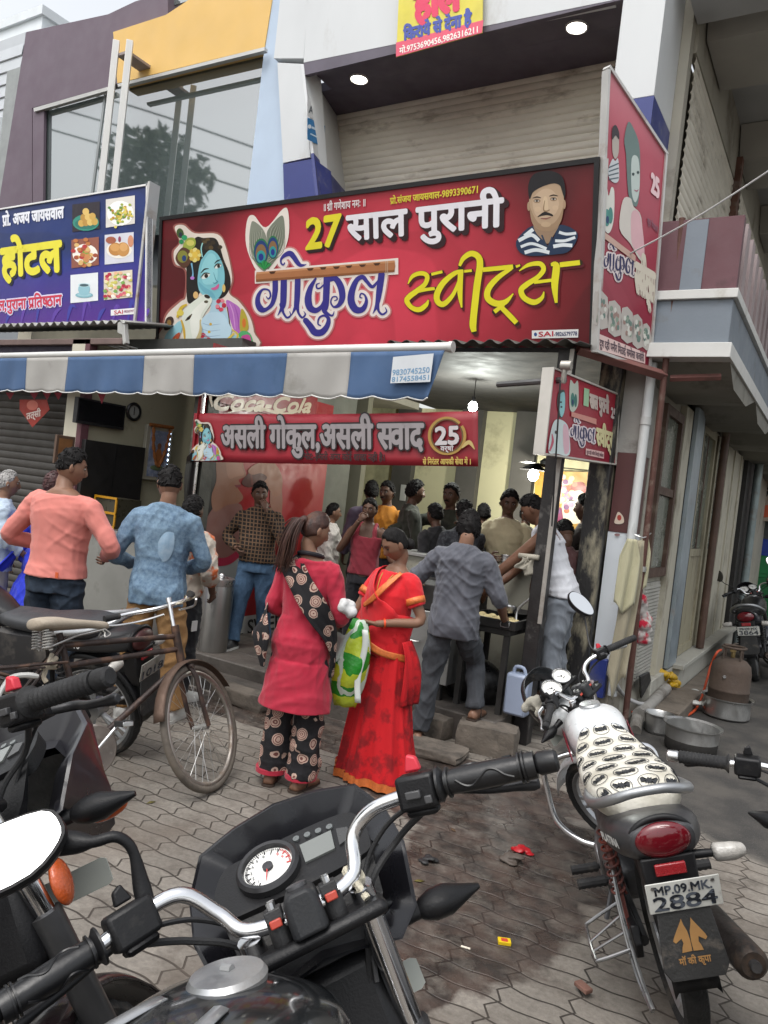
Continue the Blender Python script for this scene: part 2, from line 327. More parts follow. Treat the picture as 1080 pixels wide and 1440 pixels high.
m = MB(); m.slab([gy(398, 231, 6.), gy(400, 300, 6.), gy(446, 300, 6.), gy(441, 223, 6.)], -.3); part(m, 'pilaster_base', BLUE)
m = MB(); m.slab([gy(372, 66, 6.1), gy(345, 305, 6.1), gy(402, 305, 6.1), gy(390, 66, 6.1)], -.3); m.slab([gy(378, -60, 6.1), gy(370, 66, 6.1), gy(390, 66, 6.1), gy(408, -60, 6.1)], -.3); part(m, 'pilaster_return', LBLUE)
# right pilaster with its chevron of blue
PR0 = gy(862, 120, 6.); PR1 = gy(921, 125, 6.)
m = MB(); m.bx((PR0[0], 6.0, 5.02), (PR1[0], 6.62, 7.2)); part(m, 'pilaster', CLAD, bevel=.004)
m = MB(); z0 = 5.018; ps = [(PR0[0], 6.0), (PR1[0], 6.0), (PR1[0], 6.62), (PR0[0], 6.62)]
m.loft([[(x, y, z0) for x, y in ps], [(x, y, z) for (x, y), z in zip(ps, (4.6, 4.6, 4.3, 4.3))]]); part(m, 'pilaster_base', BLUE)
m = MB(); m.bx((PR0[0]-.02, 6.06, 3.06), (PR1[0]-.04, 6.6, 4.6)); m.bx((-1.76, 6.63, 3.06), (-1.56, 6.76, 7.2)); part(m, 'wall', SIDEW)
# street level pilaster beside the stall: grey top, maroon tile, white tile
m = MB(); m.bx((-1.62, 6.1, 2.25), (-1.45, 6.5, 3.0)); part(m, 'column', M((.34, .33, .31), .8, 0, .12, 3, .2, 40, dirt=(.12, .11, .1), da=.3))
m = MB(); m.bx((-1.605, 6.09, 1.62), (-1.455, 6.49, 2.248)); mp_ = part(m, 'maroon_tile', M((.09, .028, .028), .35, 0, .12, 3))
m = MB(); m.bx((-1.61, 6.095, .55), (-1.452, 6.495, 1.618)); part(m, 'white_tile', M((.62, .66, .70), .35, 0, .06, 3, dirt=(.4, .38, .33), da=.1))
m = MB(); m.bx((-1.62, 6.1, -.1), (-1.45, 6.5, .548)); part(m, 'column_base', M((.30, .27, .22), .85, 0, .2, 5, .3, 40, dirt=(.06, .05, .04), da=.45, ds=5))
PEEL = M((.018, .017, .017), .6, 0, .3, 6, .4, 50, dirt=(.42, .38, .27), da=.42, ds=4.5, stretch=(1.4, 1.4, .5))
m = MB(); m.bx((-1.80, 6.0, .1), (-1.625, 6.3, 2.95)); part(m, 'grimy_column', PEEL, bevel=.008)
# ceiling of the stall, lane wall, interior walls
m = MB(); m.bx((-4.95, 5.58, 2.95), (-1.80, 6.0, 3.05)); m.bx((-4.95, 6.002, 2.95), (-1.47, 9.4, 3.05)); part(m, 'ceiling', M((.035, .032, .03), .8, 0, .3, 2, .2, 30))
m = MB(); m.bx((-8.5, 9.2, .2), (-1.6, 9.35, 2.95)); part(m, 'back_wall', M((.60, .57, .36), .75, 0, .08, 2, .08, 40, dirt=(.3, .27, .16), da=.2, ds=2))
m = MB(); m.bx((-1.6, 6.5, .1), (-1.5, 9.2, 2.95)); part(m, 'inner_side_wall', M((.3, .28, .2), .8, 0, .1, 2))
m = MB()
for x in (gy(550, 680, 9.1)[0], gy(640, 680, 9.1)[0], gy(716, 680, 9.1)[0]): m.bx((x, 9.08, .2), (x+.3, 9.198, 2.95))
part(m, 'dark_pilaster', M((.09, .085, .075), .7, 0, .2, 3))
PART = M((.12, .12, .10), .7, 0, .3, 3, .1, 40)
m = MB(); m.bx((-5.0, 5.0, .2), (-4.89, 5.6, 2.68)); m.bx((-5.0, 5.602, .2), (-4.89, 7.2, 2.95)); part(m, 'partition_wall', PART)
m = MB(); m.bx((-5.03, 4.86, .2), (-4.86, 4.998, 2.68)); part(m, 'partition_post', M((.05, .05, .042), .6, 0, .3, 5, .2, 50, dirt=(.2, .19, .13), da=.15))
# lane side: plinth, steel shutters upstairs, doors and windows below
SX = -1.45
m = MB(); m.bx((SX-.15, 6.502, -.1), (SX, 30, 2.9)); part(m, 'lane_wall', SIDEW)
m = MB(); m.bx((SX-.15, 9.5, 2.9), (SX-.08, 30, 7.2)); m.bx((SX-.15, 6.78, 5.76), (SX-.085, 9.49, 7.2)); m.bx((SX-.25, 6.78, 2.9), (SX-.16, 9.49, 5.75)); part(m, 'upper_lane_wall', SIDEW)
shutter('rolling_shutter', (SX-.10, 6.78, 3.3), (SX-.10, 9.35, 3.3), (SX-.10, 9.35, 5.75), (SX-.10, 6.78, 5.75), 30, SHUT, B, .016)
shutter('rolling_shutter', (SX-.06, 9.7, 3.3), (SX-.06, 13, 3.3), (SX-.06, 13, 5.75), (SX-.06, 9.7, 5.75), 30, SHUT, B, .016)
m = MB(); m.bx((SX-.098, 9.36, 3.3), (SX-.02, 9.48, 6)); part(m, 'shutter_rail', M((.16, .08, .06), .6, .3, .3, 4, .2, 40, dirt=(.3, .28, .25), da=.3))
m = MB(); m.bx((SX+.002, 8.25, -.1), (SX+.16, 12.6, .28)); m.bx((SX+.002, 8.2, .282), (SX+.2, 12.65, .33)); m.bx((SX+.002, 7.2, -.1), (SX+.1, 8.19, .3)); part(m, 'plinth', M((.42, .41, .36), .8, 0, .1, 3, .2, 50, dirt=(.17, .14, .11), da=.3, ds=3), bevel=.006)
m = MB(); m.bx((SX+.17, 8.2, -.1), (SX+.42, 13.5, .07)); m.bx((SX+.12, 7.0, -.1), (SX+.4, 8.19, .12)); part(m, 'lane_step', M((.15, .125, .1), .9, 0, .25, 4, .5, 40, dirt=(.06, .05, .04), da=.4), bevel=.012)
GLZ = M((.16, .18, .15), .15, 0, .25, 3, dirt=(.3, .3, .24), da=.3, ds=4)
FRM = M((.09, .05, .035), .6, 0, .25, 6, .15, 50, dirt=(.3, .27, .2), da=.2)
def frame(mb, X, y0, y1, z0, z1, w=.06, t=.05, m=0):
    mb.bx((X, y0, z0), (X+t, y0+w, z1), m); mb.bx((X, y1-w, z0), (X+t, y1, z1), m); mb.bx((X+.001, y0+w, z1-w), (X+t-.001, y1-w, z1), m); mb.bx((X+.001, y0+w, z0), (X+t-.001, y1-w, z0+w), m)
m = MB(); frame(m, SX+.002, 6.72, 7.5, 1.25, 2.75, .08, .05); m.bx((SX+.004, 6.8, 1.98), (SX+.045, 7.42, 2.05)); wf = part(m, 'window', FRM)
m = MB(); m.bx((SX+.003, 6.8, 1.33), (SX+.015, 7.42, 1.975)); m.bx((SX+.003, 6.8, 2.055), (SX+.015, 7.42, 2.67)); m.build('pane', GLZ, wf)
m = MB(); m.bx((SX+.002, 6.75, .32), (SX+.03, 7.4, 1.2)); vo = part(m, 'vent_panel', M((.38, .37, .33), .6, 0, .15, 4, dirt=(.18, .16, .12), da=.25))
m = MB()
for k in range(26): m.box((SX+.036, 7.075, .36+k*.032), (.012, .6, .02))
m.build('vent_slats', M((.45, .44, .40), .5, 0, .15, 4), vo)
CRM = M((.50, .47, .38), .65, 0, .1, 3, .1, 40, dirt=(.2, .17, .12), da=.3, ds=4, stretch=(1, 1, .5))
m = MB(); m.bx((SX+.002, 7.52, .3), (SX+.06, 7.86, 2.85)); part(m, 'jamb', CRM); m = MB(); m.bx((SX+.002, 10.55, .34), (SX+.06, 10.95, 2.85)); part(m, 'jamb', CRM)
m = MB(); m.bx((SX+.062, 7.9, .32), (SX+.10, 8.32, 2.9)); part(m, 'steel_jamb', M((.36, .42, .46), .4, .5, .15, 4, dirt=(.3, .2, .12), da=.15))
m = MB(); m.bx((SX+.003, 7.87, .3), (SX+.06, 8.6, 2.85)); part(m, 'reveal', DARK)
for y0, y1 in ((8.62, 9.55), (9.72, 10.53)):
    m = MB(); frame(m, SX+.002, y0, y1, .34, 2.85, .09, .05); m.bx((SX+.004, y0+.09, 1.42), (SX+.045, y1-.09, 1.5)); m.bx((SX+.004, y0+.09, .43), (SX+.03, y1-.09, 1.418), 0); d = part(m, 'door', M((.33, .30, .21), .7, 0, .15, 4, .15, 40, dirt=(.12, .1, .07), da=.35, ds=3, stretch=(1, 1, .4)))
    m = MB(); m.bx((SX+.005, y0+.09, 1.502), (SX+.02, y1-.09, 2.76)); m.build('glass_panel', GLZ, d)
    m = MB(); m.bx((SX+.03, (y0+y1)/2-.012, 1.502), (SX+.04, (y0+y1)/2+.012, 2.76)); m.build('glazing_bar', FRM, d)
m = MB(); m.tube([(SX+.13, 9.63, .34), (SX+.13, 9.63, 2.9)], .045, 10); part(m, 'door_post', FRM)
m = MB(); m.bx((SX+.003, 11.0, .0), (SX+.04, 12.4, 2.85)); m.bx((SX+.041, 11.25, .0), (SX+.06, 11.3, 2.85)); m.bx((SX+.041, 12.0, .0), (SX+.06, 12.05, 2.85)); part(m, 'side_door', CRM)
m = MB(); m.bx((SX+.003, 12.42, 0), (SX+.1, 13.4, 2.85)); part(m, 'dark_doorway', DARK)
m = MB(); m.tube([(SX+.2, 12.9, 0), (SX+.2, 12.9, 3)], .06, 10); part(m, 'lane_post', M((.25, .3, .3), .5, .3, .2, 5, dirt=(.2, .14, .1), da=.3))
# balcony over the lane
BX, BY = -.85, 5.92
bal = MB(); bal.bx((SX+.01, BY+.03, 3.08), (BX-.03, 30, 3.40)); ba = part(bal, 'balcony', GREYP)
m = MB(); m.bx((SX-.01, BY, 2.97), (BX, 30, 3.078)); m.bx((SX-.01, BY, 3.402), (BX, 30, 3.47)); m.build('white_band', M((.58, .58, .56), .5, 0, .06, 4, .05, 60, dirt=(.35, .32, .27), da=.15), ba, bevel=.004)
m = MB(); m.bx((SX-.02, BY+.02, 3.472), (BX-.02, BY+.1, 4.0)); m.build('parapet', MAR, ba)
m = MB(); m.bx((SX+.19, BY+.012, 3.472), (SX+.34, BY+.019, 3.99)); m.build('parapet_stripe', GREYP, ba)
m = MB()
for k in range(26): m.bx((BX-.12, BY+.25+k*.34, 3.472), (BX-.02, BY+.42+k*.34, 4.02+.0*k))
m.build('parapet_fins', M((.30, .24, .24), .6, 0, .1, 3), ba)
m = MB(); m.bx((BX-.13, BY+.11, 3.472), (BX-.125, 15, 3.9)); m.build('parapet_inner', MAR, ba)
def rib(y0, y1, z, x0, x1, d=.16):                                     # a slab soffit folded into shallow V ribs
    w = y1-y0; return [[(x, y0, z), (x, y0+w*.18, z-d), (x, y0+w*.62, z-d), (x, y1-.12, z), (x, y1, z), (x, y1, z+.05), (x, y0, z+.05)] for x in (x0, x1)]
m = MB()
for k in range(6): m.loft(rib(6.1+k*1.9, 8.0+k*1.9, 2.968, SX+.001, BX-.02, .14))
m.build('ribbed_soffit', M((.22, .21, .18), .8, 0, .15, 2, .2, 30, dirt=(.1, .09, .07), da=.25), ba)
m = MB(); m.bx((SX-.1, 6.2, 6.35), (.6, 30, 6.5)); m.bx((SX-.1, 6.2, 5.98), (.6, 6.75, 6.348)); ub = part(m, 'upper_slab', M((.40, .41, .41), .7, 0, .1, 2, .1, 40))
for k in range(4):
    m = MB(); y = 6.9+k*2.4; m.loft([[(SX-.07, y, 6.34), (SX-.07, y+.15, 6.0), (SX-.07, y+1.0, 6.0), (SX-.07, y+1.3, 6.34)], [(SX+.42, y, 6.34), (SX+.42, y+.15, 6.0), (SX+.42, y+1.0, 6.0), (SX+.42, y+1.3, 6.34)]])
    m.build('slab_rib', M((.36, .35, .32), .75, 0, .1, 2, .1, 40), ub)
# ------------------------------------------------------------------ glass fronted building to the left
GB = thing('glass_front_building', 'purple clad building with a yellow band over a big tinted window', 'building', (-9, 8, 0))
PUR = M((.135, .10, .13), .6, 0, .06, 2, .05, 40); YEL = M((.72, .46, .14), .55, 0, .06, 2, .05, 40)
def P6(Y, *pts): return [gy(x, y, Y) for x, y in pts]
m = MB(); m.slab(P6(6.2, (37, 45), (-4, 300), (45, 300), (45, 152), (152, 122), (152, 20)), -.3); m.slab(P6(6.2, (152, 20), (152, 121), (190, 111), (190, 2)), -.3); m.slab(P6(6.2, (190, 2), (190, 111), (236, 99), (236, -12)), -.3); m.build('purple_wall', PUR, GB, world=True, sharp=30)
m = MB(); m.slab(P6(6.09, (159, 45), (165, 117), (372, 66), (384, -10), (280, -10), (233, 21)), -.14); m.build('yellow_band', YEL, GB, world=True, sharp=30)
m = MB(); m.slab(P6(6.0, (165, 118), (166, 122), (372, 71), (372, 66)), -.05); m.slab(P6(6.16, (47, 152), (48, 157), (152, 127), (152, 122)), -.05); m.build('window_head', M((.5, .5, .48), .4, .3, .1, 3), GB, world=True)
m = MB(); m.slab(P6(6.19, (46, 153), (46, 310), (60, 310), (62, 148)), -.04); m.build('window_jamb', PUR, GB, world=True)
GLS = bpy.data.materials.new('glass'); GLS.use_nodes = True; b = GLS.node_tree.nodes['Principled BSDF']; b.inputs['Base Color'].default_value = (.10, .125, .125, 1); b.inputs['Roughness'].default_value = .03; b.inputs['Specular IOR Level'].default_value = 1.; b.inputs['IOR'].default_value = 2.2
m = MB(); m.slab(P6(6.25, (60, 148), (40, 330), (150, 330), (172, 119)), -.012); m.build('glass_pane', GLS, GB, world=True)
m = MB(); m.slab(P6(6.25, (173, 119), (151, 330), (345, 330), (374, 66)), -.012); m.build('glass_pane', GLS, GB, world=True)
m = MB(); m.slab(P6(6.24, (147, 125), (120, 330), (123, 330), (150, 124)), -.02); m.build('mullion', M((.3, .32, .32), .4, .5), GB, world=True)
for dx in (0, 20):
    m = MB(); a, c = gy(164+dx*.95, 58, 5.75), gy(137+dx*.9, 275, 5.75); m.tube([a, (a[0], a[1], c[2])], .052, 4, up=(0, 1, 0)); m.build('vertical_bar', M((.72, .72, .70), .4, 0, .05, 3), GB, world=True, bevel=.004)
m = MB(); a = gy(168, 75, 5.75); m.bx((a[0]-.06, 5.76, a[2]-.015), (a[0]+.14, 6.1, a[2]+.015)); m.build('bar_bracket', M((.3, .25, .25), .5), GB, world=True)
m = MB(); m.slab(P6(6.3, (236, -30), (236, 10), (300, -10), (300, -40)), -.02); m.build('upper_window', GLS, GB, world=True)
m = MB(); m.bx((-11.5, 6.6, 4), (-5.6, 6.7, 7.4)); m.bx((-12, 9, 3), (-5.3, 9.2, 6.5)); m.build('inner_wall', M((.3, .32, .32), .7), GB, world=True)
m = MB(); m.bx((-9.9, 6.2, 0), (-9.6, 9, 4.6)); m.bx((-9.6, 6.5, 2.9), (-5.1, 9, 3.1)); m.build('lower_wall', M((.5, .47, .38), .7), GB, world=True)
# grey lap sided building and a pale block at the far left
LB = thing('lap_sided_building', 'pale grey building with lapped boards at the far left', 'building', (-13, 9, 0))
m = MB(); a = gy(36, 45, 8.5); m.bx((-24, 8.5, 0), (a[0], 14, a[2]))
m.build('wall', M((.50, .53, .56), .6, 0, .05, 2), LB, world=True)
m = MB()
for k in range(int((a[2]-3)/.24)): m.add([(-24, 8.49, 3+k*.24), (a[0]+.01, 8.49, 3+k*.24), (a[0]+.01, 8.46, 3.01+k*.24), (-24, 8.46, 3.01+k*.24), (-24, 8.485, 3.235+k*.24), (a[0]+.01, 8.485, 3.235+k*.24)], [(0, 1, 2, 3), (3, 2, 5, 4)])
m.build('lap_boards', M((.52, .55, .58), .55, 0, .06, 2), LB, world=True, fix=False)
m = MB(); m.slab(P6(8.45, (0, 165), (0, 250), (14, 250), (14, 165)), -.02); m.build('window', GLS, LB, world=True)
FB = thing('pale_building', 'pale tall building against the sky behind the purple one', 'building', (-14, 16, 0))
m = MB(); q = gy(60, 22, 15.); m.bx((-30, 15, 0), (q[0], 22, q[2])); m.build('wall', M((.75, .80, .83), .7, 0, .04, 2), FB, world=True)
m = MB(); m.bx((-30, 14.9, q[2]+.002), (q[0]+.1, 22, q[2]+.3)); m.build('parapet', M((.7, .74, .77), .7, 0, .05, 2), FB, world=True)
# the hotel (tea stall) bay beside it
HB = thing('tea_stall_bay', 'cream walled tea stall bay behind the striped awning', 'building', (-5.8, 5.5, 0))
HX = -6.6
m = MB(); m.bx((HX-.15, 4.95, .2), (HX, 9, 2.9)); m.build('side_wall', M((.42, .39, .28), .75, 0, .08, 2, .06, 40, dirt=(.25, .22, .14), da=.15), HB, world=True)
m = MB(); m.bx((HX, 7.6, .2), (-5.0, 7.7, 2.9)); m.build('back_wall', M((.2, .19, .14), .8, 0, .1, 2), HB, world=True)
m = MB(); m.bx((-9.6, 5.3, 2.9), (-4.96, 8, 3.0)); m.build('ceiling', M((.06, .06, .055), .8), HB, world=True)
m = MB(); m.bx((HX-.02, 4.86, .2), (HX+.05, 4.948, 2.9)); m.build('maroon_jamb', MAR, HB, world=True)
m = MB(); m.bx((HX-.22, 4.86, .2), (HX-.021, 4.948, 2.9)); m.build('cream_jamb', CRM, HB, world=True)
shutter('rolling_shutter', (-9.5, 5.1, .2), (HX-.22, 5.1, .2), (HX-.22, 5.1, 2.9), (-9.5, 5.1, 2.9), 34, SHUTD, HB, .014)
m = MB(); m.bx((-9.6, 4.93, 2.55), (HX, 5.0, 2.9)); m.build('header', M((.04, .03, .06), .5), HB, world=True)
# end of the lane: a far shop front
LN = thing('lane_end_building', 'dull grey building closing the far end of the lane', 'building', (0, 24, 0))
m = MB(); m.bx((-1.2, 19, 0), (8, 24, 9)); m.build('wall', M((.3, .29, .27), .8, 0, .15, 1), LN, world=True)
m = MB(); m.bx((-1.0, 18.9, 0), (.6, 18.99, 2.2)); m.build('doorway', DARK, LN, world=True)
# ------------------------------------------------------------------ printed art and lettering on flat boards
_gc = {}
def glyphs(s, shear=0.):
    k = (s, shear)
    if k in _gc: return _gc[k]
    c = bpy.data.curves.new('t', 'FONT'); c.body = s; c.size = 1; c.shear = shear; c.resolution_u = 3
    o = bpy.data.objects.new('t', c); me = evalmesh(o)
    bpy.data.objects.remove(o); V = np.array([tuple(v.co)[:2] for v in me.vertices]).reshape(-1, 2); F = [tuple(p.vertices) for p in me.polygons]
    bpy.data.meshes.remove(me); bpy.data.curves.remove(c); _gc[k] = (V, F); return V, F
def clipx(V, F, X):                                                     # keep what lies left of X (half forms lose their stem)
    b = bmesh.new(); vs = [b.verts.new((x, y, 0)) for x, y in V]
    for f in F:
        try: b.faces.new([vs[i] for i in f])
        except ValueError: pass
    bmesh.ops.bisect_plane(b, geom=b.verts[:]+b.edges[:]+b.faces[:], plane_co=(X, 0, 0), plane_no=(1, 0, 0), clear_outer=True)
    b.verts.index_update(); V = np.array([tuple(v.co)[:2] for v in b.verts]).reshape(-1, 2); F = [tuple(v.index for v in f.verts) for f in b.faces]; b.free(); return V, F
def textgeo(s, shear=0.):
    """~ after a letter: its half form; ^ : a slanting ra below it"""
    z = []                                                                # the short i is drawn before its letter
    for ch in s:
        if ch == 'ि':
            k = len(z)-1
            while k > 1 and z[k-1] == '~': k -= 2
            z.insert(k, ch)
        else: z.append(ch)
    s = ''.join(z); segs = []; cur = ''; i = 0
    for ch in s:
        if ch in '~^': 
            if cur[:-1]: segs.append((cur[:-1], ''))
            segs.append((cur[-1], ch)); cur = ''
        else: cur += ch
    if cur: segs.append((cur, ''))
    V = []; F = []; x = 0; n = 0
    for t, k in segs:
        lead = len(t)-len(t.lstrip(' ')); x += lead*.24; tt = t.strip(' ')
        if tt:
            v, f = glyphs(tt, shear)
            if len(v):
                if k == '~': v, f = clipx(v, f, v[:, 0].max()-.15)
                w = v[:, 0].max()
                V.append(v+[x, 0]); F += [tuple(q+n for q in p) for p in f]; n += len(v)
                if k == '^': V.append(np.array([(w-.14, .16), (w-.14, .24), (w-.5, .02), (w-.44, -.03)])+[x, 0]); F.append((n, n+1, n+2, n+3)); n += 4
                x += w
        x += (len(t.rstrip(' ')) != len(t) and len(tt) > 0)*.24
    return np.concatenate(V), F
PRT = {}
def ink(c, rough=.42, var=.06):
    return M(c if not isinstance(c, str) else C(c, 1.02), rough, 0, var, 5)
class Art:
    """flat artwork on the plane through three points; positions are given where the photo shows them on that board"""
    def __init__(s, O, A, Bp, parent, eps=.0012):
        s.O = np.array(O, float); n = nrm(np.cross(np.array(A)-O, np.array(Bp)-O)); s.n = n if n @ (CC-s.O) > 0 else -n
        s.ux = nrm(np.array(A)-O); s.uy = np.cross(s.n, s.ux); s.parent = parent; s.parts = {}; s.eps = eps; s.ox = s.oy = 0; s.k = 1.; s.dim = 1.
    def crop(s, ox, oy, k): s.ox, s.oy, s.k = ox, oy, k; return s
    def at(s, p, lay=0.):
        d = ray(s.ox+p[0]/s.k, s.oy+p[1]/s.k); t = ((s.O-CC) @ s.n)/(d @ s.n); return CC+d*t+s.n*s.eps*lay
    def _mb(s, part, col):
        mb, mats = s.parts.setdefault(part, (MB(), []))
        mt = col if isinstance(col, bpy.types.Material) else ink(C(col, 1.02*s.dim))
        if mt not in mats: mats.append(mt)
        return mb, mats.index(mt)
    def poly(s, P, col, lay=1, part='picture', smooth=0):
        if smooth: P = cr(P, smooth, True)
        Q = [s.at(p, lay) for p in P]; q2 = [Vector(((q-s.O) @ s.ux, (q-s.O) @ s.uy, 0)) for q in Q]
        mb, mi = s._mb(part, col); tri = tessellate_polygon([q2]); fs = []
        for t in tri:
            a, b, c = [q2[i] for i in t]; fs.append(t if (b-a).cross(c-a).z > 0 else t[::-1])
        mb.add(Q, fs, mi); return s
    def ell(s, c, rx, ry, col, lay=1, part='picture', n=18, rot=0):
        return s.poly([(c[0]+rx*math.cos(t)*math.cos(rot)-ry*math.sin(t)*math.sin(rot), c[1]+rx*math.cos(t)*math.sin(rot)+ry*math.sin(t)*math.cos(rot)) for t in np.linspace(0, 2*math.pi, n, False)], col, lay, part)
    def stroke(s, P, w, col, lay=1, part='lettering', n=6, smooth=True, off=(0, 0), grow=0.):
        w = [w]*len(P) if np.isscalar(w) else w
        Q = [(p[0]+off[0], p[1]+off[1], max(.1, x+grow)) for p, x in zip(P, w)]; Q = cr(Q, n) if smooth and len(Q) > 2 else [np.array(q, float) for q in Q]
        mb, mi = s._mb(part, col); v = []; N = len(Q)
        for i, q in enumerate(Q):
            t = nrm((Q[min(i+1, N-1)]-Q[max(i-1, 0)])[:2]); b = np.array([-t[1], t[0]])*q[2]/2; jl = lay+i*.002
            v += [s.at(q[:2]+b, jl), s.at(q[:2]-b, jl)]
        mb.add(v, [(2*i, 2*i+1, 2*i+3, 2*i+2) for i in range(N-1)], mi)
        if grow:
            for q in (Q[0], Q[-1]): s.ell(q[:2], q[2]/2, q[2]/2, col, lay+.4, part, 12)
        return s
    def text(s, t, p0, p1, pu, col, lay=2, bold=0., part='lettering', off=(0, 0), head=.62, shear=0.):
        V, F = textgeo(t, shear); x0, x1 = V[:, 0].min(), V[:, 0].max(); A = s.at((p0[0]+off[0], p0[1]+off[1]), lay); X = s.at(p1, lay)-s.at(p0, lay); U = s.at(pu, lay)-s.at(p0, lay)
        mb, mi = s._mb(part, col); sx = (x1-x0)*np.linalg.norm(U)/head/np.linalg.norm(X)
        for k in range(1 if not bold else 8):
            d = (bold*math.cos(k*.785), bold*math.sin(k*.785)) if bold else (0, 0)
            w = [A+X*((x-x0+d[0]*sx)/(x1-x0))+U*((y+d[1])/head)+s.n*s.eps*.06*k for x, y in V]; mb.add(w, F, mi)
        return s
    def done(s):
        for k, (mb, mats) in s.parts.items(): mb.build(k, mats, s.parent, world=True, fix=False, sharp=10)
# ---- the big signboard
def board(name, lab, cat, TL, TR, BR, BL, bg, t=.06, rim=None, rw=.03, grp=None, back=None):
    TL, TR, BR, BL = [np.array(p, float) for p in (TL, TR, BR, BL)]
    th = thing(name, lab, cat, tuple((BL+BR)/2), 0, grp); n = nrm(np.cross(BR-BL, TL-BL)); n = n if n @ (CC-BL) > 0 else -n
    m = MB(); m.loft([[BL-n*.002, BR-n*.002, TR-n*.002, TL-n*.002], [BL-n*t, BR-n*t, TR-n*t, TL-n*t]]); m.build('panel', bg, th, world=True)
    if rim:
        m = MB(); cs = [BL, BR, TR, TL]
        for i in range(4):
            a, b = cs[i], cs[(i+1) % 4]; d = nrm(b-a); q = np.cross(n, d)
            m.loft([[a-d*rw*(i % 2 == 0)+n*.012, a-d*rw*(i % 2 == 0)-q*rw+n*.012, a-d*rw*(i % 2 == 0)-q*rw-n*(t+.01), a-d*rw*(i % 2 == 0)-n*(t+.01)], [b+d*rw*(i % 2 == 0)+n*.012, b+d*rw*(i % 2 == 0)-q*rw+n*.012, b+d*rw*(i % 2 == 0)-q*rw-n*(t+.01), b+d*rw*(i % 2 == 0)-n*(t+.01)]])
        m.build('frame', rim, th, world=True)
    return th, Art(BL, BR, TL, th)
def gradbg(c0, c1, ctr, r, swirl=0., c2=None, rough=.38, axis=False):
    def fn(N, L, tc):
        v = tc.outputs['Object']; mp = nd(N, 'VectorMath', operation='SUBTRACT'); L.new(v, mp.inputs[0]); mp.inputs[1].default_value = ctr
        if axis: f = rng(N, L, sep(N, L, mp.outputs[0])[2], -r, r, 0, 1)
        else:
            sc = nd(N, 'VectorMath', operation='MULTIPLY'); L.new(mp.outputs[0], sc.inputs[0]); sc.inputs[1].default_value = (1, 1, 1.5)
            ln = nd(N, 'VectorMath', operation='LENGTH'); L.new(sc.outputs[0], ln.inputs[0]); f = rng(N, L, ln.outputs['Value'], 0., r, 0, 1)
        c = mixc(N, L, f, c0, c1)
        if c2: c = mixc(N, L, rng(N, L, f, .75, 1.0), c, c2)
        if swirl:
            w = nd(N, 'TexWave', wave_type='RINGS'); w.inputs['Scale'].default_value = 1.1; w.inputs['Distortion'].default_value = 9; w.inputs['Detail'].default_value = 1; w.inputs['Detail Scale'].default_value = .7; L.new(v, w.inputs['Vector'])
            c = mixc(N, L, mth(N, L, 'MULTIPLY', rng(N, L, w.outputs['Fac'], .6, .75), swirl), c, c1)
        n = noise(N, L, v, 2., 5); return mixc(N, L, 1., c, rng(N, L, n, .3, .7, .9, 1.08), 'MULTIPLY'), noise(N, L, v, 2.6, 3)
    return nodemat(fn, rough)
BL_, BR_, TR_, TL_ = gy(223, 488, 5.5), gy(829, 489, 5.5), gy(836, 229, 5.2), gy(229, 310, 5.2)
RIMB = M((.02, .02, .022), .4, .2); RIMW = M((.55, .54, .52), .4, .3, .08, 4, dirt=(.25, .14, .08), da=.2)
th, A = board('shop_signboard', 'wide red shop signboard with purple and yellow Hindi lettering and a portrait, over the awning', 'signboard', TL_, TR_, BR_, BL_, gradbg(C('ee4a60', 1.05), C('94222c', .85), tuple(BL_*.46+TR_*.54-np.array([0, 0, .3])), 2.05, .22, C('64161e', .8)), rim=RIMB, rw=.035)
th.name = 'shop_signboard'
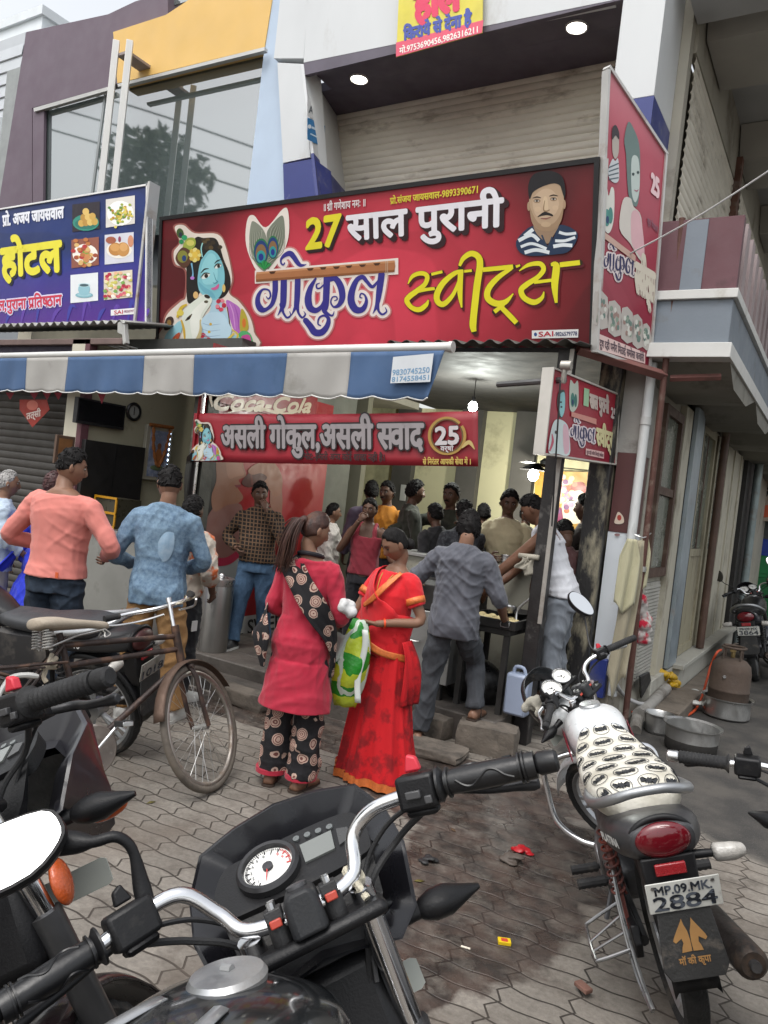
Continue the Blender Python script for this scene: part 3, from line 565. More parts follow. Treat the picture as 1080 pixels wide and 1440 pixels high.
def cow_and_deity(A, part='picture', s=1., x0=0, y0=0, lay=0):
    f = lambda P: [(x0+x*s, y0+y*s) for x, y in P]
    def pl(P, c, l, sm=5): A.poly(f(P), c, lay+l, part, sm)
    def el(c, rx, ry, col, l, rot=0): A.ell(f([c])[0], rx*s, ry*s, col, lay+l, part, 16, rot)
    def st(P, w, c, l): A.stroke(f(P), [k*s for k in w] if not np.isscalar(w) else w*s, c, lay+l, part)
    pl([(140, 170), (235, 145), (330, 215), (520, 222), (600, 350), (655, 600), (630, 730), (710, 790), (800, 920), (838, 1060), (832, 1196), (35, 1196), (50, 1000), (85, 890), (195, 790), (235, 750), (238, 550), (150, 500), (130, 380), (190, 300)], 'a06058', 1)
    pl([(155, 180), (230, 160), (325, 228), (515, 236), (588, 350), (640, 600), (615, 730), (700, 805), (788, 930), (824, 1060), (820, 1194), (50, 1194), (66, 1000), (98, 905), (205, 805), (250, 760), (252, 540), (165, 490), (148, 385), (200, 305)], 'e9ded2', 2)
    pl([(255, 520), (262, 800), (330, 800), (380, 720), (470, 780), (565, 770), (625, 680), (618, 570), (570, 450), (530, 320), (490, 268), (400, 268), (330, 268), (250, 420)], '1d1a18', 3)
    for i in range(16): el((400+i*9-(i > 9)*40+(i > 11)*70, 285+(i % 4)*22+(i > 9)*60+(i > 12)*110), 20, 17, ('3a2f20', '5b4a2c', '2a2420')[i % 3], 3.4+i*.02)
    pl([(390, 440), (450, 372), (510, 395), (555, 470), (577, 560), (575, 650), (548, 745), (500, 790), (430, 772), (370, 722), (350, 640), (358, 540), (375, 470)], '82c6d2', 4)
    pl([(400, 470), (450, 400), (500, 420), (520, 520), (515, 620), (470, 660), (400, 650), (380, 560)], '97d6df', 4.5)
    pl([(360, 640), (380, 700), (440, 755), (500, 775), (470, 720), (420, 690)], '6fb4c6', 4.4)
    for (ex, ey, k) in ((420, 588, 1.), (524, 506, .8)):
        el((ex, ey), 40*k, 20*k, 'e9efe9', 5, -.5); el((ex+4, ey), 16*k, 18*k, '241a16', 5.5); st([(ex-42*k, ey+14*k), (ex-10*k, ey-22*k), (ex+34*k, ey-20*k)], [6, 10, 5], '1a1414', 6)
    st([(378, 565), (410, 532), (446, 527)], [5, 12, 4], '17181c', 5.2); st([(494, 486), (516, 462), (548, 450)], [4, 10, 4], '17181c', 5.2)
    st([(486, 560), (505, 620), (520, 636), (496, 650), (480, 642)], [3, 6, 7, 6, 3], '4f93a5', 5.2)
    pl([(465, 692), (495, 682), (530, 655), (526, 690), (500, 706), (474, 704)], 'd8629a', 5.4)
    pl([(225, 340), (260, 275), (320, 268), (335, 320), (290, 370), (240, 360)], '9fae4a', 5); el((290, 310), 34, 26, 'd4cf6a', 5.5)
    pl([(165, 430), (220, 350), (285, 375), (300, 450), (250, 520), (190, 490)], '5a3a28', 5.1); el((225, 425), 44, 52, '8a8a3a', 5.5); el((238, 440), 18, 26, '20407a', 6)
    for i in range(8): el((328+34*math.cos(i*.8), 412+42*math.sin(i*.8)), 20, 20, 'd9b64a' if i % 2 else 'e8d98a', 6+i*.02)
    el((330, 410), 24, 28, 'e7c552', 6.4)
    el((240, 265), 24, 22, '2aa06a', 5.2); el((214, 300), 20, 20, '2b8f58', 5.3); el((204, 228), 30, 42, '3f5a2a', 5.1, -.2); el((208, 240), 14, 20, '1f2a3f', 5.6)
    st([(394, 310), (382, 360), (392, 430)], 10, '9fd8d8', 6); st([(300, 480), (312, 560), (306, 620)], [14, 10, 24], '7fb8d8', 6); el((308, 606), 18, 14, 'c07fd0', 6.5)
    el((335, 750), 22, 30, 'e0b878', 5); el((572, 692), 14, 34, 'e0c070', 5)
    pl([(468, 795), (540, 785), (600, 900), (640, 1080), (600, 1190), (380, 1190), (400, 960), (455, 880)], 'b5d5e4', 3.6)
    pl([(590, 800), (650, 815), (715, 880), (722, 1050), (670, 1065), (625, 960)], 'b86fc0', 4); st([(620, 820), (650, 900), (668, 1040)], [6, 10, 6], 'd79ad6', 4.5); st([(660, 830), (690, 930), (700, 1040)], [4, 10, 6], 'a055ae', 4.5)
    pl([(718, 868), (765, 930), (778, 1040), (708, 1052)], 'b9a83c', 4.2); el((742, 985), 16, 40, 'd8762e', 4.6)
    pl([(690, 1085), (740, 1050), (800, 1085), (806, 1190), (640, 1190)], '58b070', 4.3); pl([(720, 1100), (790, 1090), (800, 1188), (730, 1188)], 'c94f97', 4.6); pl([(600, 1120), (690, 1090), (720, 1188), (600, 1190)], '9fd0da', 4.5); st([(640, 1190), (690, 1090), (640, 1040)], [22, 18, 8], 'd8c050', 5)
    for cx, cy, r in ((545, 832, 40), (412, 1125, 46)):
        for i in range(9): el((cx+r*.7*math.cos(i*1.3), cy+r*math.sin(i*1.3)), r*.45, r*.42, ('d4485e', 'e88a98', 'b9283f')[i % 3], 5+i*.03)
    st([(600, 850), (612, 920), (622, 1000), (640, 1060)], 8, '6a4a2a', 5.2)
    pl([(232, 880), (400, 748), (462, 770), (470, 812), (402, 920), (390, 970), (384, 1085), (350, 1150), (290, 1192), (238, 1185), (226, 1000)], 'e6ecdf', 6); pl([(300, 900), (400, 800), (440, 820), (380, 920), (370, 1060), (320, 1140), (290, 1000)], 'f2f4ea', 6.4)
    pl([(370, 960), (388, 975), (384, 1085), (350, 1150), (290, 1192), (340, 1110), (366, 1040)], 'c9b98a', 6.5)
    el((432, 762), 26, 15, '2a211c', 6.6, .4); el((424, 806), 18, 12, '57503f', 6.6); st([(248, 966), (276, 944), (306, 908)], [4, 24, 4], '4a3a26', 6.6); el((276, 946), 12, 10, '120f0c', 7)
    pl([(74, 1192), (80, 1090), (160, 1000), (205, 968), (226, 1005), (210, 1065), (150, 1192)], '9cd0dc', 6.2); pl([(105, 1180), (150, 1100), (196, 1065), (200, 1095), (150, 1185)], 'c4583a', 6.6); st([(110, 1180), (170, 1110)], [14, 4], 'd8b84a', 6.8)
    pl([(70, 1042), (84, 955), (126, 930), (150, 962), (122, 1032)], '3a241a', 6.3); el((112, 985), 18, 28, '8a6a34', 6.6)
    st([(180, 940), (212, 860), (262, 828)], [20, 26, 14], 'd8b838', 7); st([(215, 960), (238, 1050), (246, 1180)], [16, 20, 8], 'd8b040', 7); el((206, 900), 30, 26, 'e3cf5a', 7.2)
    pl([(384, 965), (450, 900), (560, 905), (622, 1000), (636, 1070), (560, 1150), (440, 1100), (398, 1040)], 'c3dfee', 6.7)
    for y in (985, 1035, 1080): st([(392, y), (450, y+18), (545, y+8)], [3, 5, 2], '8fb0cc', 7)
    for q in ((462, 995), (450, 1060), (565, 1175)): el(q, 12, 12, 'd8b24a', 7.2)
    st([(560, 1160), (620, 1110), (660, 1070)], [14, 20, 14], 'e0c860', 7.2)
A.crop(220, 290, 6.); cow_and_deity(A, 'deity_picture')
A.crop(340, 290, 4.696)
def feather(A, part, sx=1., ox=0, oy=0, lay=0, sy=None):
    sy = sy or sx; f = lambda P: [(ox+x*sx, oy+y*sy) for x, y in P]
    A.poly(f([(100, 430), (30, 260), (36, 95), (80, 60), (160, 140), (272, 18), (308, 40), (308, 210), (245, 365), (170, 448)]), 'efe6dc', lay+1.5, part, 5)
    A.poly(f([(130, 420), (72, 340), (52, 220), (62, 120), (82, 100), (140, 150), (172, 230), (182, 330), (165, 420)]), '8a8f80', lay+3, part, 5)
    A.poly(f([(165, 420), (172, 250), (172, 160), (262, 62), (284, 120), (280, 230), (240, 330), (190, 400)]), '7f8576', lay+2.8, part, 5)
    for i in range(14):
        t = i/13; A.stroke(f([(150-6*t, 400-90*t), (62+t*70, 330-200*t+40*t*t), (55+t*85, 200-90*t+60*t*t)]), [3*sx, 3*sx, 1*sx], ('5f665a', 'b5b8a8')[i % 2], lay+3.4+i*.01, part); A.stroke(f([(180, 380-100*t), (275-t*80, 300-140*t), (285-t*60, 170-80*t+30*t*t)]), [3*sx, 3*sx, 1*sx], ('59604f', 'aeb2a2')[i % 2], lay+3.3+i*.01, part)
    for cx, cy, rx, ry in ((130, 300, 50, 88), (208, 272, 38, 78)):
        for k, (r, dy, c) in enumerate(((1., 0, '2f7a4a'), (.9, 4, '1f3f7a'), (.72, 14, '8a6a48'), (.6, 34, '2f9a9a'), (.34, 36, '22358a'))): A.ell(f([(cx, cy+dy*ry/88)])[0], rx*r*sx, ry*(r if k < 3 else r*.8)*sy, c, lay+4+k*.4, part)
    for i in range(7): A.stroke(f([(152, 418), (110+i*14, 380-8*(3-abs(i-3)))]), [4*sx, 12*sx], ('2fa050', '1f8040')[i % 2], lay+6.2+i*.02, part, smooth=False)
feather(A, 'feather')
GOK = [([(222, 480), (222, 560), (205, 640), (165, 680), (130, 680), (108, 640), (112, 590), (140, 550), (180, 555), (192, 590), (178, 612), (165, 598)], [36, 36, 28, 24, 42, 36, 26, 14, 12, 12, 9, 6]),
 ([(280, 480), (275, 640), (262, 680), (240, 720)], [42, 40, 20, 4]), ([(265, 650), (275, 700), (300, 735), (325, 720), (318, 695)], [30, 16, 14, 10, 4]),
 ([(372, 470), (365, 640), (350, 680), (330, 720)], [38, 36, 18, 4]), ([(368, 640), (375, 700), (400, 735), (422, 715), (412, 695)], [28, 16, 14, 10, 4]),
 ([(285, 375), (275, 388), (262, 375), (262, 350), (285, 325), (320, 312), (345, 335), (385, 388), (428, 385)], [8, 10, 12, 14, 26, 36, 34, 26, 3]),
 ([(564, 470), (557, 640), (548, 690), (572, 712), (600, 722), (612, 696)], [44, 42, 34, 18, 12, 5]), ([(548, 512), (520, 540), (498, 540), (496, 518), (515, 508)], [8, 10, 11, 10, 6]),
 ([(490, 478), (455, 540), (440, 610), (452, 668), (490, 688), (530, 660), (552, 600)], [14, 32, 46, 46, 36, 24, 12]),
 ([(580, 485), (620, 478), (655, 530), (666, 600), (645, 650), (610, 665), (590, 635), (600, 602), (625, 597), (632, 615), (615, 624)], [30, 38, 44, 40, 28, 14, 10, 9, 9, 9, 6]),
 ([(425, 755), (455, 792), (485, 832), (530, 832), (565, 792), (575, 745), (550, 722), (515, 735), (505, 775), (522, 788)], [38, 42, 46, 42, 34, 26, 16, 12, 10, 8]),
 ([(925, 450), (910, 560), (895, 650), (868, 708)], [44, 40, 26, 4]), ([(900, 640), (905, 690), (930, 714), (958, 695), (950, 670)], [22, 16, 14, 10, 5]),
 ([(905, 490), (865, 532), (830, 500), (800, 468), (760, 490), (730, 560), (725, 630), (755, 682), (800, 680), (825, 630), (815, 588), (790, 577), (782, 600), (797, 606)], [12, 22, 24, 30, 32, 42, 48, 46, 36, 22, 12, 10, 9, 6])]
for i, (P, w) in enumerate(GOK):
    A.stroke(P, w, 'd08080', 1.2+i*.03, 'name_glow', grow=58); A.stroke(P, w, 'f0e6e0', 2.0+i*.03, 'name_glow', grow=38); A.stroke(P, w, '35308a', 4+i*.03, 'purple_name', grow=.01)
A.poly([(88, 425), (1035, 342), (1035, 450), (88, 512)], 'efe4dc', 2.9, 'name_glow')
A.poly([(100, 436), (1012, 358), (1016, 396), (1010, 434), (97, 500), (94, 468)], 'b0744a', 5.2, 'flute'); A.poly([(100, 436), (1012, 358), (1013, 372), (99, 450)], 'c98e62', 5.5, 'flute'); A.poly([(97, 484), (1011, 420), (1010, 434), (97, 500)], '8a5530', 5.5, 'flute')
for q in ((205, 434), (455, 413), (540, 406), (628, 401), (710, 395), (800, 388), (895, 379)): A.poly([(q[0]-24, q[1]-2), (q[0]+24, q[1]-5), (q[0]+12, q[1]+11), (q[0]-10, q[1]+13)], '4a2c1a', 6, 'flute')
for x in (955, 966): A.stroke([(x, 362), (x, 470)], 3, 'c8b8a0', 6.2, 'flute')
A.crop(550, 250, 3.724)
SWE = [([(90, 556), (115, 515), (160, 500), (190, 515), (180, 555), (140, 590), (100, 620), (84, 645), (110, 680), (150, 690), (185, 665), (197, 638)], [5, 20, 23, 24, 24, 27, 29, 27, 24, 27, 22, 5]), ([(135, 595), (180, 586), (230, 580)], [20, 18, 16]), ([(212, 506), (270, 492)], [15, 15]),
 ([(380, 488), (335, 500), (275, 550), (242, 610), (247, 650), (280, 660), (330, 605), (366, 515)], [16, 24, 30, 32, 30, 28, 20, 14]), ([(366, 482), (362, 600), (371, 680)], [28, 27, 8]), ([(384, 490), (424, 486)], [14, 14]),
 ([(360, 462), (380, 422), (420, 397), (456, 412), (467, 455), (452, 560), (436, 700), (430, 770), (436, 806)], [14, 24, 30, 32, 34, 36, 36, 36, 26]), ([(482, 482), (640, 466)], [24, 24]), ([(655, 466), (677, 458)], [14, 10]),
 ([(632, 474), (562, 522), (512, 580), (508, 630), (550, 658), (600, 650), (642, 606)], [18, 27, 31, 33, 33, 27, 5]), ([(542, 702), (592, 664)], [23, 18]), ([(572, 672), (620, 720), (658, 760)], [24, 28, 26]),
 ([(672, 488), (720, 457), (780, 450), (800, 480), (770, 520), (710, 560), (682, 590), (700, 630), (750, 652), (790, 630), (802, 596)], [5, 20, 25, 25, 25, 29, 29, 29, 29, 20, 5]), ([(750, 548), (860, 534)], [17, 17]), ([(838, 455), (866, 462), (858, 560), (866, 655)], [14, 36, 36, 14]), ([(885, 456), (990, 444)], [26, 26])]
for i, (P, w) in enumerate(SWE):
    A.stroke(P, w, '5a1420', 2+i*.03, 'yellow_name', off=(9, 13), grow=3); A.stroke(P, w, '2a2408', 3.2+i*.03, 'yellow_name', grow=3.5); A.stroke(P, w, 'e8de28', 4.2+i*.03, 'yellow_name')
A.crop(0, 0, 1)
for o, c, l, b in (((3, 3.5), '2a1418', 2, .05), ((1.6, 2), '2a1418', 2.6, .05), ((0, 0), 'e9dc30', 4, .035)): A.text('27', (431, 350), (478, 344), (432, 307), c, l, b, 'number', o, .72)
for o, c, l, b in (((4.5, 4.5), '30161c', 2, .06), ((2.5, 2.5), '30161c', 2.5, .06), ((1, 1), '30161c', 3, .06), ((0, 0), 'eceaf0', 4, .035)): A.text('साल पुरानी', (489, 338), (707, 317), (488, 305), c, l, b, 'slogan', o)
A.text('॥ श^ी गणेशाय नमः ॥', (456, 297), (514, 290), (456, 287.5), 'e8e0e0', 3, .015, 'invocation'); A.text('प^ो.संजय जायसवाल-9893390671', (549, 287), (672, 271), (549, 279), 'd8cc40', 3, .03, 'owner_line')
# portrait of the owner
A.crop(550, 250, 3.724); pp = 'owner_portrait'
A.poly([(655, 335), (742, 252), (800, 330), (822, 356), (850, 318), (888, 246), (978, 292), (938, 380), (860, 402), (700, 405)], '1f3350', 3, pp, 4)
for i, P in enumerate(([(668, 330), (735, 300), (775, 330)], [(680, 362), (740, 345), (815, 372)], [(700, 392), (760, 378), (830, 392)], [(860, 330), (910, 330), (965, 312)], [(850, 360), (900, 352), (950, 355)], [(880, 285), (920, 295), (970, 290)], [(700, 305), (745, 270)])): A.stroke(P, 15 if i % 2 else 19, 'dfe6ea', 3.4, pp)
A.stroke([(790, 300), (820, 360), (845, 310)], 9, '2a3a50', 3.8, pp)
A.poly([(756, 235), (758, 285), (800, 330), (822, 345), (842, 318), (880, 250), (878, 215)], '9a8068', 3.6, pp, 4)
A.poly([(724, 130), (738, 230), (770, 268), (812, 282), (858, 270), (893, 222), (906, 125), (892, 50), (830, 12), (760, 35), (732, 80)], 'b79c80', 4, pp, 5)
A.poly([(726, 150), (740, 232), (775, 270), (812, 282), (858, 270), (893, 222), (904, 150), (880, 205), (850, 240), (812, 250), (775, 238), (748, 200)], 'a2866a', 4.2, pp, 4); A.poly([(800, 105), (818, 105), (824, 165), (800, 168)], 'd0b898', 4.6, pp, 4); A.ell((770, 165), 18, 14, 'cbb092', 4.5, pp); A.ell((862, 158), 16, 14, 'cbb092', 4.5, pp); A.ell((812, 245), 26, 14, 'c0a586', 4.6, pp)
A.poly([(745, 110), (800, 60), (850, 70), (880, 130), (860, 190), (800, 215), (755, 190)], 'c5ab8f', 4.3, pp, 5)
A.ell((722, 150), 8, 24, 'ab8f74', 4.1, pp); A.ell((908, 140), 8, 24, 'ab8f74', 4.1, pp)
A.poly([(726, 112), (720, 40), (750, -18), (830, -36), (895, -8), (914, 60), (910, 108), (896, 70), (884, 40), (850, 30), (800, 44), (764, 62), (742, 80)], '17151a', 5, pp, 5)
for x, y in ((765, 122), (852, 112)): A.ell((x, y), 19, 10, '9a7d62', 4.8, pp); A.ell((x, y), 13, 5, 'c8c0b4', 5, pp); A.ell((x, y), 5.5, 5, '1c1614', 5.4, pp); A.stroke([(x-13, y-4), (x, y-7), (x+13, y-3)], [2, 3, 2], '3a2a20', 5.5, pp); A.stroke([(x-22, y-15), (x, y-21), (x+22, y-16)], [3, 7, 3], '2c2018', 5.4, pp)
A.stroke([(806, 120), (800, 165), (812, 176), (832, 168)], [3, 6, 8, 5], '8f7458', 5, pp); A.poly([(768, 205), (800, 180), (822, 182), (846, 192), (848, 202), (818, 196), (790, 200)], '1a1414', 5.2, pp, 4); A.stroke([(785, 212), (812, 214), (838, 206)], [3, 7, 3], '8a5a50', 5.2, pp)
A.poly([(738, 800), (982, 793), (980, 836), (738, 842)], 'e6e4e2', 3, 'printer_label'); A.ell((757, 820), 8, 10, '30508a', 3.6, 'printer_label'); A.text('SAI', (774, 833), (850, 829), (774, 806), 'b8283c', 4, .02, 'printer_label', head=.72); A.text('-9826579778', (855, 829), (975, 825), (855, 808), '38406a', 4, .02, 'printer_label', head=.72)
A.done()
m = MB(); a, b = gy(829, 492, 5.5), gy(840, 225, 5.2); m.tube([a+[.05, 0, 0], b+[.05, 0, 0]], .028, 4, up=(0, 1, 0)); m.build('white_batten', RIMW, th, world=True)
# ---- hotel signboard
Yh = 5.4
q = [gy(208, 259, Yh), gy(206, 455, Yh), gy(-190, 462, Yh), gy(-190, 322, Yh)]; q = [np.array([q[0][0], Yh, 4.60]), np.array([q[0][0]-.0, Yh, 3.15]), np.array([-9.7, Yh, 3.15]), np.array([-9.7, Yh, 4.60])]
q[0] = gy(208, 259, Yh); q[1] = gy(206.5, 456, Yh); q[2] = np.array([-9.6, Yh, q[1][2]]); q[3] = np.array([-9.6, Yh, q[0][2]])
th, A = board('hotel_signboard', 'blue signboard with yellow Hindi lettering and six square food pictures', 'signboard', q[0], q[3], q[2], q[1], gradbg(C('5a2a92', .8), C('1c3a8c', .9), (-8, Yh, q[1][2]+.45), .45, .25, C('162c66', .9), axis=True), rim=M((.75, .75, .74), .4), rw=.018)
A.text('प^ो. अजय जायसवाल', (4, 318), (90, 306), (4, 304), 'e6e8f0', 3, .04, 'owner_name')
for o, c, l in (((2.5, 3), '0c1020', 2), ((0, 0), 'e3d93a', 4)): A.text('होटल', (3, 389), (87, 380), (2, 352), c, l, .05, 'yellow_name', o)
A.text('होटल', (-180, 394), (-24, 391), (-180, 360), 'e3d93a', 4, .05, 'yellow_name')
for c, l, b in (('d8d0e8', 2, .12), ('c8304a', 4, .03)): A.text('ल,पुराना प^तिष~ठान', (-2, 437), (87, 429), (-2, 424), c, l, b, 'red_motto')
A.crop(0, 250, 4.909)
for i in range(10): A.stroke([(40+i*105, 1010), (70+i*105, 930-(i % 3)*40), (130+i*100, 900)], [6, 26, 3], '5a3a9a' if i % 2 else '3a3a98', 1.2, 'leaf_pattern')
def dish(x0, y0, x1, y1, sh, bg, plate, bits, part):
    f = lambda u, v: (x0+(x1-x0)*u, y0+(y1-y0)*v-sh*u); A.poly([f(0, 0), f(1, 0), f(1, 1), f(0, 1)], bg, 2, part)
    r = random.Random(int(x0+y0))
    if plate: A.ell(f(.5, .56), (x1-x0)*plate[1], (y1-y0)*plate[2], plate[0], 3, part)
    for i, (u, v, ru, rv, c) in enumerate(bits): A.ell(f(u, v), (x1-x0)*ru, (y1-y0)*rv, c, 4+i*.05, part)
rr = random.Random(4)
dish(500, 185, 690, 375, 22, '241a24', None, [(.5, .72, .48, .3, '2f8a78'), (.5, .76, .4, .2, '257062')]+[(.5+.16*(k-(3-j)/2+.5)*1., .72-.2*j, .12, .13, ('c9a24e', 'b58a3c', 'dab968')[(k+j) % 3]) for j in range(3) for k in range(4-j-(j == 2))], 'food_picture')
dish(732, 150, 932, 345, 28, 'd8d4cc', ('f2f2ec', .46, .44), [(rr.gauss(.5, .17), rr.gauss(.54, .15), .05, .045, rr.choice(['c9b13c', 'd9c760', '9aa83a', 'b8862c', '5a8a3a'])) for _ in range(70)], 'food_picture')
dish(494, 430, 684, 625, 22, '8a5040', ('efe9e0', .46, .36), [(rr.gauss(.5, .2), rr.gauss(.5, .17), .09, .07, rr.choice(['b8703a', 'a04a2a', '7a9a3a', 'd8b070', 'b03030', 'c98850'])) for _ in range(40)], 'food_picture')
dish(724, 395, 924, 600, 20, 'cfd0d8', ('ece6da', .44, .28), [(.38, .52, .24, .22, 'b8803e'), (.64, .55, .22, .24, 'c08a48'), (.36, .46, .16, .13, 'cf9a58'), (.66, .48, .14, .14, 'd4a162'), (.22, .2, .18, .12, 'a05a40'), (.9, .3, .1, .2, 'c98a68'), (.52, .2, .05, .1, '8a3050')], 'food_picture')
dish(488, 672, 678, 866, 18, 'dfe3e6', None, [(.5, .76, .32, .1, '7fb0bc'), (.5, .74, .25, .07, '9cc6cf'), (.5, .55, .22, .2, '8fbcc8'), (.5, .66, .19, .12, '8fbcc8'), (.5, .4, .22, .07, 'c5dde2'), (.5, .41, .17, .05, '3f5a62')], 'food_picture')
dish(718, 655, 915, 845, 20, 'd8cdb8', None, [(rr.random()*.9+.05, rr.random()*.9+.05, .07, .06, rr.choice(['c8c060', '7aa850', 'd06070', 'e6d8b0', 'b02840', 'e8b890', 'f0ece0'])) for _ in range(70)], 'food_picture')
A.poly([(766, 912), (946, 897), (945, 940), (766, 952)], 'e2e0e2', 2, 'printer_label'); A.text('SAI', (790, 944), (850, 939), (790, 917), 'b8283c', 3, .02, 'printer_label', head=.72); A.text('-9826579778', (855, 932), (940, 926), (855, 916), '8a4060', 3, .02, 'printer_label', head=.72)
A.done()
m = MB(); m.bx((q[0][0]+.02, Yh-.02, q[1][2]-.02), (q[0][0]+.05, Yh+.12, q[0][2]+.02)); m.build('white_batten', RIMW, th, world=True)
# ---- side signboard, the glare on it painted in as paler colours
BL_, BR_, TL_ = gy(829, 492, 5.46)+[.06, 0, 0], gx(912, 517, -1.42), gy(853, 99, 5.1)+[.02, 0, 0]
n_ = nrm(np.cross(BR_-BL_, TL_-BL_)); d_ = ray(935, 216); TR_ = CC+d_*(((BL_-CC) @ n_)/(d_ @ n_))
th, A = board('side_signboard', 'maroon pink signboard with painted glare, turned to the lane at the corner of the big red one', 'signboard', TL_, TR_, BR_, BL_, gradbg(C('8a1c34', .8), C('c8586a', .95), tuple((BL_+BR_)/2+np.array([0, 0, .95])), .95, .1, C('d88a94', .95), .3, True), rim=RIMW, rw=.02, t=.04)
A.crop(825, 80, 3.272)
PALE_INKS = ['c9c4c0', '8fa3a0', 'b5bdb6', 'dfd8d0', '6f8a86', 'e8dcd4', '30304a']
A.poly([(190, 300), (215, 330), (240, 400), (245, 500), (240, 640), (225, 690), (195, 650), (185, 560), (180, 450), (172, 380)], '6a7f7c', 2, 'pale_picture', 4); A.poly([(205, 470), (232, 460), (242, 520), (240, 620), (222, 670), (205, 620)], 'c2cfca', 3, 'pale_picture', 4)
A.poly([(150, 790), (165, 660), (200, 650), (215, 690), (250, 740), (258, 920), (240, 930), (200, 860)], 'd2ccc4', 2.4, 'pale_picture', 4); A.poly([(205, 720), (240, 720), (260, 830), (262, 930), (230, 900), (205, 850)], 'd8aeb4', 2.8, 'pale_picture', 4)
for x, y in ((212, 540), (234, 532)): A.ell((x, y), 6, 7, '3a4a4a', 4, 'pale_picture')
A.stroke([(216, 612), (228, 618), (236, 610)], [2, 6, 2], 'a8687a', 4, 'pale_picture')
A.poly([(116, 380), (118, 335), (132, 318), (146, 345), (146, 440), (130, 470), (118, 440)], 'b5aca4', 2, 'pale_portrait', 4); A.poly([(116, 380), (116, 330), (132, 314), (147, 345), (147, 380), (132, 362)], '3a3438', 3, 'pale_portrait', 4); A.poly([(98, 520), (118, 470), (130, 480), (144, 470), (148, 560), (130, 580), (104, 560)], 'c8ccd0', 1.8, 'pale_portrait', 4)
for k in range(4): A.stroke([(100, 510+k*18), (146, 490+k*22)], 6, '50606a', 2.2, 'pale_portrait')
A.poly([(72, 690), (75, 600), (90, 590), (100, 640), (112, 600), (126, 620), (124, 740), (110, 800), (92, 810), (76, 770)], 'd8d8d0', 2, 'feather', 4); A.ell((92, 740), 14, 40, '4f9088', 3, 'feather'); A.ell((108, 730), 11, 38, '4a8880', 3.2, 'feather'); A.ell((94, 750), 7, 18, '25406a', 3.6, 'feather')
for i, (P, w) in enumerate(GOK):
    f = lambda p: (62+p[0]*.162, 752+p[1]*.30+p[0]*.045*1.0); Q = [f(p) for p in P]
    A.stroke(Q, [x*.19 for x in w], 'ded2d2', 2+i*.02, 'name_glow', grow=15); A.stroke(Q, [x*.19 for x in w], '30305a', 4+i*.02, 'purple_name', grow=.01)
A.poly([(82, 808), (222, 915), (222, 945), (82, 838)], 'c9a89a', 5, 'flute')
A.text('स~वीट्स', (222, 1080), (308, 1128), (224, 950), 'd8d0c0', 4, .05, 'pale_name')
A.text('25', (296, 620), (330, 650), (297, 530), 'e8c8cc', 3, .05, 'number', head=.72)
A.text('शुद्ध मिठाइयां', (278, 765), (326, 810), (278, 740), '8a5a6a', 3, .02, 'small_print')
for k, (x, y, w, h) in enumerate(((35, 1080, 62, 160), (98, 1125, 58, 150), (158, 1155, 54, 150), (210, 1190, 46, 140), (256, 1230, 36, 110))):
    A.poly([(x+4, y), (x+w-2, y+w*.42), (x+w, y+h+w*.1), (x, y+h-w*.2)], 'b8b2ac', 2, 'food_picture', 2)
    rr = random.Random(k)
    for i in range(16): A.ell((x+w*(.2+.6*rr.random()), y+h*(.2+.65*rr.random())), 6, 12, rr.choice(['8a9a8a', '9a8078', 'd0d0c8', '6a8078']), 3+i*.03, 'food_picture')
A.poly([(46, 1270), (268, 1362), (268, 1412), (46, 1345)], 'dcc0bc', 2, 'motto_strip'); A.text('दूध दही पनीर मिठाई समोसा कचोरी', (58, 1332), (262, 1402), (58, 1300), '5a4a54', 3, .02, 'motto_strip')
A.done()
# ---- small double sign hanging beside the post
BL_, BR_, TL_ = gx(765, 637, -1.83), gx(865, 652, -1.62), gx(778, 519, -1.84)
n_ = nrm(np.cross(BR_-BL_, TL_-BL_)); d_ = ray(869, 556); TR_ = CC+d_*(((BL_-CC) @ n_)/(d_ @ n_))
th, A = board('hanging_sign', 'small red double sided sign with rounded corners hanging under the tin roof', 'signboard', TL_, TR_, BR_, BL_, gradbg(C('8a1f34', .9), C('b8283c', .95), tuple((BL_+BR_)/2+np.array([0, 0, .4])), .5, .0, None, .3, True), rim=M((.5, .48, .44), .5, 0, .1, 5), rw=.012, t=.07)
A.crop(760, 510, 9)
A.poly([(215, 420), (240, 360), (300, 350), (310, 480), (300, 620), (260, 700), (225, 640), (210, 520)], '3a4a48', 2, 'deity_picture', 4); A.poly([(238, 420), (285, 370), (305, 420), (300, 600), (262, 690), (236, 600)], '8fc8cc', 3, 'deity_picture', 4)
A.poly([(100, 1130), (120, 900), (170, 740), (250, 720), (330, 780), (358, 900), (362, 1165), (200, 1150)], 'c9d6d6', 2.5, 'deity_picture', 4); A.poly([(290, 780), (345, 840), (360, 1100), (300, 1150), (280, 950)], 'd8b0bc', 3, 'deity_picture', 4); A.stroke([(110, 1120), (150, 1000), (140, 900)], [20, 30, 10], 'c05a70', 3, 'deity_picture'); A.ell((190, 880), 16, 22, '3a2a2a', 3.5, 'deity_picture')
for x, y in ((252, 500), (258, 560)): A.ell((x, y), 12, 12, '26262e', 4, 'deity_picture')
A.poly([(370, 590), (362, 420), (375, 220), (425, 270), (470, 230), (480, 420), (470, 540), (420, 620)], 'b8c0b4', 2, 'feather', 4); A.ell((402, 470), 24, 90, '3f7a70', 3, 'feather'); A.ell((440, 480), 18, 84, '3a7068', 3.2, 'feather'); A.ell((402, 500), 12, 36, '1f3560', 3.6, 'feather')
